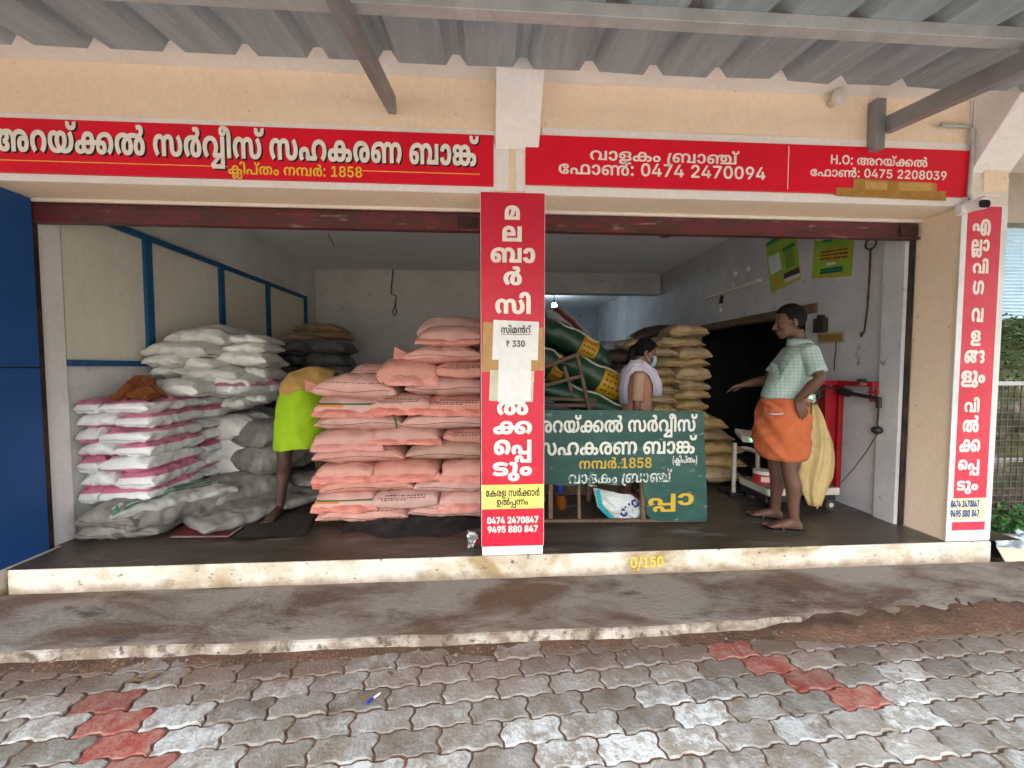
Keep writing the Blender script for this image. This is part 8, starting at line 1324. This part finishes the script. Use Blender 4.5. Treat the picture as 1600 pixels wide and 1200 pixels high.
# lit bulb in the back room
bl = Vector([1.535, 9.0, 2.872])
lp = empty('hanging_bulb', label='lit white bulb hanging in the dark back room', cat='bulb')
part('glass', mat('lit_bulb', (.8,.9,1.), emit=(.78,.92,1.), es=9), lambda q: q.ball(bl, (.062, .062, .075), 10, 16), lp, smooth=True)
part('wire', cable, lambda q: (q.tube([bl+Vector((0,0,.07)), bl+Vector((0,0,.14))], .025, 10), q.tube([bl+Vector((0,0,.14)), (bl.x, bl.y, 3.16)], .006, 6)), lp)
pl_ = bpy.data.lights.new('bulb_light', 'POINT'); pl_.energy = 3.0; pl_.color = (.72, .88, 1.); pl_.shadow_soft_size = .08
po_ = bpy.data.objects.new('bulb_light', pl_); COL.objects.link(po_); po_.location = bl+Vector((0, 0, -.12))
# loose wires
wl = [[-2.072, 5.2, 3.29], [-2.066, 5.2, 3.193], [-2.02, 5.2, 3.097], [-1.974, 5.2, 3.0]]
q = MB(); q.tube([(wl[0][0], wl[0][1], 3.16)]+wl, .005, 6); tag(q.build('loose_wire', cable), 'thin dark wire dangling from the ceiling behind the left shutter', 'wire')
wb = [[-1.66, 6.97, 3.169], [-1.686, 6.97, 2.892], [-1.699, 6.97, 2.725], [-1.611, 6.97, 2.704], [-1.624, 6.97, 2.559], [-1.681, 6.97, 2.424], [-1.649, 6.97, 2.346], [-1.604, 6.97, 2.414], [-1.635, 6.97, 2.57]]
q = MB(); q.tube(wb, .008, 6); tag(q.build('wall_cable', cable, smooth='all'), 'looped cable hanging on the grey back wall above the pink sacks', 'cable')

# ---------------------------------------------------------------- green fertiliser sacks and the timber rack in the middle
yl_m = mat('yellow_label', (.52,.30,.015), (.42,.22,.012), 8, .4, .6, .5)
cordm = mat('white_cord', (.52,.50,.44), (.36,.34,.29), 14, rough=.8)
def green_sack(uv, y, th, wd, label, lab=None, kind='green'):
    a_, b_ = Vector(uv[0]), Vector(uv[1]); ln = (b_-a_).length; mid = (a_+b_)/2
    SEED[0] += 1; sd = SEED[0]
    mb = sack_mesh(ln*1.05, wd, th, sd, 3.2, .6, .15, amp=.016, wr=1.5)
    o = mb.build('green_sack' if kind == 'green' else 'slumped_sack', K[kind], None, smooth='all'); ang = math.atan2(b_.z-a_.z, b_.x-a_.x)
    o.location = mid+Vector((0, 0, -th*.5)); o.rotation_euler = (0, -ang, 0)
    tag(o, label, 'sack', 'slumped sacks behind the green board'); tree = pull(mb)
    def fr_(u, w):
        h_ = tree.ray_cast(Vector(((u-.5)*ln, -wd, w*th)), Vector((0, 1, 0))); return (h_[0]+h_[1]*.004) if h_[0] else None
    if lab:
        q = MB(); R_ = []
        for i in range(9):
            u = lab[0]+(lab[1]-lab[0])*i/8; c_ = [fr_(u, .06+.88*j/14) for j in range(15)]
            if all(c_): R_.append(c_)
        if len(R_) > 1: q.loft(R_, cap=False, closed=False); lo_ = q.build('label_band', yl_m, o, smooth='all')
        q = MB(); rg = rnd(sd)
        for j in range(4):
            for k in range(5):
                u = lab[0]+(lab[1]-lab[0])*(.1+.16*k+.02*rg.random()); w = .2+.17*j; dd = (lab[1]-lab[0])*.10
                c_ = [fr_(u_, w_) for u_, w_ in ((u, w-.035), (u+dd, w-.035), (u+dd, w+.035), (u, w+.035))]
                if all(c_): q.add([Vector(p)+Vector((0, -.003, 0)) for p in c_], [(0,1,2,3)])
        if q.v: q.build('print', mat('dark_ochre_print', (.16,.08,.01), None), lo_)
    if kind == 'green':
        q = MB(); pts = [fr_(.05+.9*i/16, .86+.05*math.sin(i)) for i in range(17)]; pts = [p for p in pts if p]
        if len(pts) > 3: q.tube(pts, .011, 6); q.build('edge_cord', cordm, o, smooth='all')
    return o
for (uv, y, th, wd, label, lab) in [([(0.4166, 4.0, 1.9053), (1.1718, 4.0, 1.5238)], 4.0, 0.3, 0.45, 'upper dark green sack with a square yellow label, slanting down to the right', (0.57, 0.78)), ([(0.2355, 3.85, 1.6662), (0.7506, 3.85, 1.3797)], 3.85, 0.3, 0.4, 'dark green sack with a yellow label showing beside the central pillar', (0.62, 0.84)), ([(0.625, 3.8, 1.5388), (1.5099, 3.8, 1.1157)], 3.8, 0.3, 0.45, 'lower dark green sack with a large yellow label beside the masked person', (0.43, 0.7)), ([(0.4632, 3.72, 1.3021), (1.4297, 3.72, 0.9078)], 3.72, 0.26, 0.45, 'lowest dark green sack with a white corded edge above the green board', None), ([(0.2599, 4.25, 1.9669), (1.5945, 4.25, 0.975)], 4.25, 0.3, 0.4, 'dark green sack at the back of the slumped green pile', None)]: green_sack(uv, y, th, wd, label, lab)
for (uv, y, th, wd, label, kind) in [([(0.5681, 4.35, 2.1381), (1.0293, 4.35, 1.6962)], 4.35, 0.3, 0.45, 'pale sack with a red stripe lying on top of the green pile', 'bluish'), ([(1.1999, 4.7, 1.6767), (1.7929, 4.7, 1.7099)], 4.7, 0.16, 0.4, 'bluish plastic sack lying behind the head of the masked person', 'bluish'), ([(1.2259, 4.5, 1.5849), (1.835, 4.5, 1.5557)], 4.5, 0.17, 0.4, 'dark brown sack just under the bluish sack', 'brown'), ([(1.2676, 4.4, 1.4201), (1.8352, 4.4, 1.3678)], 4.4, 0.2, 0.4, 'dark brown sack behind the white scarf', 'brown'), ([(1.2924, 4.35, 1.2157), (1.8174, 4.35, 1.1697)], 4.35, 0.22, 0.4, 'dark brown sack lowest in the pile behind the masked person', 'brown'), ([(1.7698, 4.75, 1.8159), (2.3836, 4.75, 1.9227)], 4.75, 0.18, 0.4, 'dark sack behind the top of the tan stack', 'brown')]:
    o = green_sack(uv, y, th, wd, label, None, kind)
    if 'red stripe' in label:
        q = MB(); q.tube([(-.28, -.235, .16), (-.05, -.245, .19), (.22, -.232, .17)], .022, 8); q.build('red_stripe', mat('dull_red', (.16,.02,.015), None), o, smooth='all')
# what the slumped pile lies on
part_ = lambda *a: None
q = MB(); bxs = [[0.536, 1.388]][0]
cr = empty('timber_crates', label='rough timber crate under the slumped green sacks', cat='crate')
part('slats', M['wood'], lambda q: [q.box(bxs[0], bxs[1], 3.62, 3.66, .23+.14*i, .34+.14*i) for i in range(4)], cr)
part('corner_posts', M['wood'], lambda q: [q.box(x, x+.05, y, y+.05, .222, .80) for x in (bxs[0], bxs[1]-.05) for y in (3.665, 4.445)], cr)
rk = empty('timber_rack', label='broken brown timber frame standing in front of the green sacks', cat='rack')
for (a_, b_), w, h in zip([[[0.787, 3.42, 1.571], [0.925, 3.42, 0.984]], [[0.414, 3.42, 1.269], [0.835, 3.42, 1.376]], [[0.494, 3.42, 1.451], [0.816, 3.42, 1.576]], [[0.672, 3.42, 1.462], [0.743, 3.42, 1.233]]] + [[[0.43, 3.45, 1.175], [0.967, 3.45, 1.155]], [[0.43, 3.45, 1.117], [0.968, 3.45, 1.103]], [[0.568, 3.45, 1.428], [0.649, 3.45, 1.531]]], (.035, .05, .022, .035, .05, .045, .03), (.03, .03, .03, .03, .03, .03, .02)):
    q = MB(); q.bar(a_, b_, h, w, (0,1,0)); q.build('bar', M['wood'], rk, bevel=.004)
for x in (RKX := [0.5, 0.921]): part('leg', M['wood'], lambda q, x=x: q.box(x-.02, x+.02, 3.46, 3.5, .222, 1.08), rk, bevel=.003)

# under the torn board: bottle, jar, crumpled sack
bo = [0.643, 3.32, 0.18]
bt = empty('water_bottle', label='clear plastic bottle with a blue label behind the torn board', cat='bottle')
part('plastic', mat('clear_plastic', (.5,.55,.6), None, rough=.15, trans=.7), lambda q: q.tube([(bo[0], 3.42, .222+z) for z in (0, .01, .18, .23, .27, .275, .30)], [.03, .034, .034, .028, .013, .013, .013], 18), bt, smooth=True)
part('label_wrap', mat('blue_label', (.01,.03,.22), (.02,.06,.3), 20), lambda q: q.tube([(bo[0], 3.42, .222+.10), (bo[0], 3.42, .222+.165)], .0355, 18), bt, smooth=True)
part('cap', mat('blue_cap', (.02,.08,.4), None), lambda q: q.tube([(bo[0], 3.42, .521), (bo[0], 3.42, .54)], .016, 14), bt)
tag(part('amber_jar', mat('amber_glass', (.30,.10,.015), (.22,.07,.01), 6, rough=.15, trans=.35), lambda q: q.tube([(bo[0]-.012, 3.31, .223+z) for z in (0, .012, .085, .10, .115)], [.048, .055, .055, .04, .03], 20), None, smooth=True), 'squat amber jar on the floor in front of the blue labelled bottle', 'jar')
cvm = mat('white_printed_sack', (.55,.58,.57), (.44,.47,.46), 6, .4, .65, .5, .2, 60, wave=(10, .6))
cy = [[0.838, 0.487], [1.143, 0.429], [1.244, 0.359], [1.225, 0.238], [1.125, 0.172], [0.966, 0.244], [0.865, 0.341]]
cpx = [1.111, 0.336]
q = MB(); cc_ = Vector((sum(p[0] for p in cy)/7, sum(p[1] for p in cy)/7)); n_ = 56; R_ = []
def outl(t):
    k = t*7; i = int(k) % 7; f_ = k-int(k); f_ = f_*f_*(3-2*f_) if 0 else f_; return Vector(cy[i]).lerp(Vector(cy[(i+1) % 7]), f_)
for i in range(13):
    r_ = i/12
    R_.append([Vector((cc_.x+(outl(j/n_).x-cc_.x)*r_, 3.0-.055*(1-r_**2)+.030*fbm((math.cos(2*math.pi*j/n_)*r_*3, math.sin(2*math.pi*j/n_)*r_*3, 0), 1.2, 5, 4), max(.226, cc_.y+(outl(j/n_).y-cc_.y)*r_))) for j in range(n_)])
bk_ = [[p+Vector((0, .035*(1-i/12)**.5+.004, 0)) for p in r] for i, r in enumerate(R_)]
q.loft(R_+bk_[::-1], cap=False); es = q.build('empty_sack', cvm, smooth='all'); tag(es, 'crumpled white sack with blue letters and cyan edge under the torn board', 'sack')
q = MB(); ed = [outl(t) for t in (.995, .93, .88, .82, .76, .715, .665, .60)]
q.loft([[Vector((p.x, 2.958+.0*k, max(.228, p.y))), Vector((p.x+.030, 2.944, max(.228, p.y+.014)))] for k, p in enumerate(ed)], cap=False, closed=False)
q.build('cyan_edge', mat('cyan_print', (.01,.30,.34), None, rough=.5), es, smooth='all')
lettering('print', 'cnc', -.085, .085, -.025, .050, -.0, mat('navy_print', (.012,.018,.12), None), es, rot=(R(-14), R(-36), R(6)), loc=(cpx[0], 2.947, cpx[1]))
# floor coverings and litter
q = MB(); ta = [-1.097, 2.841, 0.222]; tb = [-0.054, 2.777, 0.222]
def tarp(u, v, o_=0.): 
    x = ta[0]+(tb[0]+.04-ta[0])*u; y = ta[1]-.005+.36*v+.05*math.sin(u*7+1)*(1-v)+.03*math.sin(u*15)*(1-v); b_ = math.sin(math.pi*min(1, max(0, v*1.15)))
    return (x, y, .224+o_+(.055*b_*(.4+.6*math.sin(u*math.pi))+.035*abs(fbm((u*7, v*2.2, 0), 1, 8, 3)))*(.25+.75*min(1, v*3)))
q.grid(lambda u, v: tarp(u, v), 70, 26); tag(q.build('black_tarp', mat('black_sheet', (.018,.021,.021), (.010,.012,.012), 7, .4, .6, .42, .2, 50), smooth='all'), 'crumpled black plastic sheet along the foot of the pink stack', 'sheet')
mt = [[-2.292, 2.863], [-1.865, 2.847], [-1.888, 3.382], [-2.456, 3.54]]
def flat_on(name, m, q4, z, label, cat, t=.003, amp=.004, sd=1):
    a_, b_, c, d = [Vector(p) for p in q4]; q = MB()
    def f(u, v, o_=0): p = (a_*(1-u)+b_*u)*(1-v)+(d*(1-u)+c*u)*v; return (p.x, p.y, z+amp*abs(fbm((p.x*6, p.y*6, 0), 1, sd))+o_)
    q.grid(f, 24, 16); q.grid(lambda u, v: f(u, v, -t), 24, 16, True); return tag(q.build(name, m, smooth='all'), label, cat)
mo_ = flat_on('printed_mat', mat('dull_red_mat', (.14,.018,.022), (.09,.014,.016), 6, .4, .6, .6, .1, 50, c3=(.20,.17,.14), s3=5, lo3=.64, hi3=.76), mt, .227, 'dull red printed sheet with pale edge on the floor under the soiled sacks', 'sheet')
q = MB(); A_ = [Vector((*p, 0)) for p in mt]
def on(u, v): p = (A_[0]*(1-u)+A_[1]*u)*(1-v)+(A_[3]*(1-u)+A_[2]*u)*v; return (p.x, p.y, .2335)
for u0, u1, v0, v1 in ((.02, .99, .0, .05), (.955, .995, .06, .98)): q.add([on(u0, v0), on(u1, v0), on(u1, v1), on(u0, v1)], [(0,1,2,3)])
q.build('pale_edge', mat('pale_edge', (.34,.30,.25), (.2,.17,.14), 12), mo_)
rg = rnd(8); q = MB(); u = .42
while u < .92:
    du = rg.uniform(.02, .035); q.add([on(u, .22), on(u+du*.5, .22), on(u+du*.5, .34), on(u, .34)], [(0,1,2,3)]); q.add([on(u+du*.5+.002, .31), on(u+du, .31), on(u+du, .34), on(u+du*.5+.002, .34)], [(0,1,2,3)]); u += du+.012
q.build('print', mat('pale_print', (.33,.28,.25), None), mo_)
fl = [[-1.831, 2.815], [-1.325, 2.846], [-1.433, 3.24], [-1.88, 3.367]]
flat_on('dark_sheet', mat('dark_brown_sheet', (.035,.027,.022), (.022,.018,.015), 5, .4, .6, .7, .2, 40), fl, .236, 'dark brown flattened sheet on the floor by the foot of the bending person', 'sheet', .003, .008, 3)
q = MB(); cl = Vector([-2.62, 3.12, 1.207])
def rag(u, v, o_=0.):
    a_ = u-.5; h_ = .175*(1-abs(a_*1.7+.12)**2.2)*(1-v)**.9
    return (cl.x+.30*a_*(1-.10*v)+.02*fbm((u*4, v*4, 0), 1, 2), cl.y-.10*v+.03*math.sin(u*13+v*5)+.02*fbm((u*5, v*6, 0), 1, 6), cl.z+.01+max(0, h_)+.012*math.sin(u*22+v*9)*(v > .2))
q.grid(rag, 44, 26); q.grid(lambda u, v: tuple(Vector(rag(u, v))+Vector((0, .012, -.006))), 44, 26, True)
tag(q.build('rust_cloth', mat('rust_cotton', (.17,.05,.014), (.12,.035,.010), 9, .4, .65, .9, .3, 90), smooth='all'), 'crumpled rust coloured cloth on top of the striped sacks', 'cloth')
wr_p = [-0.098, 2.581, 0.222]
wr = empty('foil_wrapper', label='crumpled silver and red wrapper at the left foot of the central pillar', cat='litter')
foil = mat('silver_foil', (.55,.56,.57), (.35,.35,.36), 30, rough=.3, metal=.6)
q = MB(); q.grid(lambda u, v: (wr_p[0]-.045+.07*u+.012*fbm((u*5, v*5, 0), 1, 1), wr_p[1]+.02+.03*fbm((u*4, v*3, 1), 1, 3), .225+.115*v+.01*fbm((u*6, v*6, 0), 1, 5)-.02*u), 14, 14); q.build('foil', foil, wr, smooth=False)
q = MB(); q.grid(lambda u, v: (wr_p[0]-.012+.03*u+.03*v, wr_p[1]-.006+.03*fbm((u*4, v*3, 1), 1, 7), .226+.075*v+.012*fbm((u*6, v*6, 0), 1, 5)), 8, 12); q.build('red_print', mat('red_wrapper', (.30,.02,.03), (.02,.02,.02), 26, .5, .55, rough=.3), wr, smooth=False)

# ---------------------------------------------------------------- front of the shop
cx_, cz_ = [3.216, 2.514]
cm = empty('security_camera', label='black faced white security camera at the top of the corner pillar banner', cat='camera')
part('housing', M['white'], lambda q: (q.tube([(cx_+.005, 2.37, cz_+.002), (cx_+.005, 2.47, cz_+.012)], .034, 18), q.box(cx_-.036, cx_+.05, 2.34, 2.45, cz_+.034, cz_+.040)), cm, smooth=True)
part('lens_face', mat('black_glass', (.008,.008,.01), None, rough=.12), lambda q: (q.loft([ring((cx_+.003, 2.366, cz_), .036, .024, 20, (1,0,0), (0,0,1), 0, 3.2), ring((cx_+.003, 2.372, cz_), .038, .026, 20, (1,0,0), (0,0,1), 0, 3.2)])), cm)
part('bracket', M['white'], lambda q: (q.box(cx_-.05, cx_-.01, 2.45, 2.491, cz_-.03, cz_+.03), q.tube([(cx_-.02, 2.45, cz_), (cx_+.005, 2.44, cz_+.01)], .014, 10)), cm)
cp = [[3.008, 2.47, 3.068], [3.073, 2.47, 3.058], [3.137, 2.47, 3.064], [3.221, 2.47, 3.055], [3.245, 2.47, 3.027], [3.244, 2.47, 2.885], [3.235, 2.47, 2.632], [3.252, 2.47, 2.573]]
q = MB(); q.tube(cp[:4], .012, 8); q.tube(cp[3:], .011, 8); tag(q.build('cable_conduit', M['steel'], smooth='all'), 'grey cable conduit running down to the security camera', 'pipe')
bz_ = [2.264, 2.44, 3.194]
q = MB(); q.ball(bz_, (.048, .03, .052), 10, 16); q.tube([(bz_[0], bz_[1]+.02, bz_[2]), (bz_[0], 2.504, bz_[2])], .028, 14)
tag(q.build('bulkhead_lamp', mat('frosted_glass', (.62,.60,.56), None, rough=.35), smooth='all'), 'small round frosted wall lamp under the roof edge right of centre', 'lamp')
# litter outside
pe = [[-0.525, 1.635, 0.012], [-0.505, 1.66, 0.012], [-0.482, 1.685, 0.012]]
pn = empty('pen', label='blue and white pen lying on the paving', cat='pen')
part('barrel', mat('white_plastic', (.7,.7,.7), None, rough=.3), lambda q: q.tube([pe[1], pe[2]], [.005, .004], 8), pn); part('cap', mat('blue_plastic', (.01,.03,.3), None, rough=.3), lambda q: q.tube([pe[0], pe[1]], .006, 8), pn)
dl = mat('dry_leaf', (.16,.10,.05), (.10,.06,.03), 20, rough=.8)
def leaf_at(p, s, rz, label):
    q = MB(); n = 9; L_ = [Vector((math.cos(a_)*s, math.sin(a_)*s*.38*(1+.2*math.sin(3*a_)), .012+.012*abs(math.sin(a_*2)))) for a_ in [2*math.pi*i/16 for i in range(16)]]
    q.add([Vector((0, 0, .008))]+L_, [(0, 1+i, 1+(i+1) % 16) for i in range(16)]); o = q.build('dry_leaf', dl, None, loc=p, rot=(0, 0, rz), fix=False); return tag(o, label, 'leaf', 'dry leaves on the paving')
lf = [[-1.597, 1.823, 0.0], [2.784, 2.08, 0.0], [2.808, 2.037, 0.0], [3.012, 2.066, 0.0]]
leaf_at(lf[0], .055, .3, 'curled dry brown leaf on the paving at the left'); 
for p, l_ in zip(lf[1:], ('small dry leaf on the soil patch left of the pale one', 'dry leaf between two others on the soil at the right', 'dry leaf nearest the right edge of the soil patch')): leaf_at((p[0], p[1], .05), .03, 1., l_)
# grit, straw and leaf bits swept against the slab (uncountable)
rg = rnd(77); q = MB()
for _ in range(330):
    x = rg.uniform(-3.2, 4.6); y = 1.965-abs(rg.gauss(0, .10))
    if x > 1.4: y = rg.uniform(1.6, 2.2)
    s = rg.uniform(.004, .013); a_ = rg.uniform(0, 6.3); d = Vector((math.cos(a_), math.sin(a_), 0)); k = s*rg.choice((.2, .5, .8)); t_ = Vector((-d.y, d.x, 0)); b_ = Vector((x, y, .022+(.025 if x > 1.7 and y > 1.75 else .0)))
    q.add([b_-d*s-t_*k, b_+d*s-t_*k, b_+d*s+t_*k+Vector((0,0,k)), b_-d*s+t_*k, b_+Vector((0,0,s*.6))], [(0,1,4),(1,2,4),(2,3,4),(3,0,4)])
tag(q.build('litter_bits', mat('straw_bits', (.22,.17,.12), (.10,.07,.045), 9, .4, .6, .9), fix=False), kind='stuff')
rg = rnd(78); q = MB()
for _ in range(420):
    x = rg.uniform(3.6, 6.0); y = rg.uniform(2.1, 3.9); s = rg.uniform(.012, .04); a_ = rg.uniform(0, 6.3); d = Vector((math.cos(a_), math.sin(a_), rg.uniform(-.2, .4))); t_ = Vector((-d.y, d.x, 0)); b_ = Vector((x, y, .06))
    q.add([b_-d*s, b_+t_*s*.45, b_+d*s, b_-t_*s*.45+Vector((0,0,.006))], [(0,1,2,3)])
tag(q.build('fallen_leaves', mat('leaf_litter', (.13,.09,.045), (.22,.18,.11), 7, .4, .6, .9), fix=False), kind='stuff')
# low plants by the fence, a torn plastic sheet and a carton piece
pm = mat('plant_green', (.05,.16,.035), (.035,.11,.025), 12, .4, .6, .5)
for i, (u, v, h_) in enumerate(((1556,838,.22), (1572,842,.26), (1590,838,.24))):
    b_ = [[4.231, 2.925, 0.04], [4.252, 2.875, 0.04], [4.413, 2.914, 0.04]][i]
    pt = empty('young_plant', (0,0,0), 0, ['small leafy plant against the corner pillar foot', 'small leafy plant in the middle below the wire mesh', 'small leafy plant nearest the plastic sheet'][i], 'plant', 'low plants by the mesh fence')
    q = MB(); rg = rnd(30+i)
    for k in range(4): q.tube([b_, (b_[0]+rg.uniform(-.05,.05), b_[1]+rg.uniform(-.05,.05), b_[2]+h_*rg.uniform(.6,1))], .003, 5)
    q.build('stem', pm, pt)
    q = MB(); leaf_cloud(q, lambda r: (b_[0]+r.gauss(0, .07), b_[1]+r.gauss(0, .06), b_[2]+h_*r.uniform(.15, 1)), 60, 40+i, .04, .09); q.build('leaves', pm, pt, fix=False)
ps = [3.979, 2.629, 0.06]
q = MB(); q.grid(lambda u, v: (ps[0]-.09+.55*u, ps[1]-.05+.30*v+.05*fbm((u*5, v*5, 0), 1, 2), .07+.07*math.sin(v*3.1)*math.sin(.4+u*2)+.04*fbm((u*9, v*9, 0), 1, 6)), 30, 22); q.grid(lambda u, v: (ps[0]-.09+.55*u, ps[1]-.05+.30*v+.05*fbm((u*5, v*5, 0), 1, 2), .067+.07*math.sin(v*3.1)*math.sin(.4+u*2)+.04*fbm((u*9, v*9, 0), 1, 6)), 30, 22, True)
tag(q.build('plastic_sheet', mat('pale_blue_plastic', (.50,.62,.70), (.62,.70,.74), 12, rough=.3), smooth='all'), 'crumpled pale blue plastic sheet on the ground at the right edge', 'sheet')
pc2 = [3.732, 2.456, 0.05]
q = MB(); q.add([(pc2[0]-.05, pc2[1]+.02, .05), (pc2[0]+.4, pc2[1]-.06, .04), (pc2[0]+.42, pc2[1]+.0, .12), (pc2[0]-.05, pc2[1]+.08, .15)], [(0,1,2,3)]); o = q.build('carton_piece', mat('cream_card', (.62,.54,.40), None), None); md = o.modifiers.new('t', 'SOLIDIFY'); md.thickness = .006
tag(o, 'torn cream carton piece below the pale blue plastic', 'card')

# ================================================================ every thing gets its origin at its own base
bpy.context.view_layer.update()
for o in [o for o in COL.objects if o.parent is None and o.type in ('MESH', 'EMPTY') and o.get('kind') != 'structure']:
    if o.location.length > 1e-6 or any(abs(a) > 1e-6 for a in o.rotation_euler): continue
    ms = [o] if o.type == 'MESH' else []
    ms += [c for c in o.children_recursive if c.type == 'MESH']
    pts = [m_.matrix_world @ Vector(c) for m_ in ms for c in m_.bound_box]
    if not pts: continue
    lo = Vector([min(p[i] for p in pts) for i in range(3)]); hi = Vector([max(p[i] for p in pts) for i in range(3)])
    b_ = Vector(((lo.x+hi.x)/2, (lo.y+hi.y)/2, lo.z))
    if o.type == 'MESH': o.data.transform(Matrix.Translation(-b_))
    o.location = b_
    for c in o.children: c.location = c.location-b_
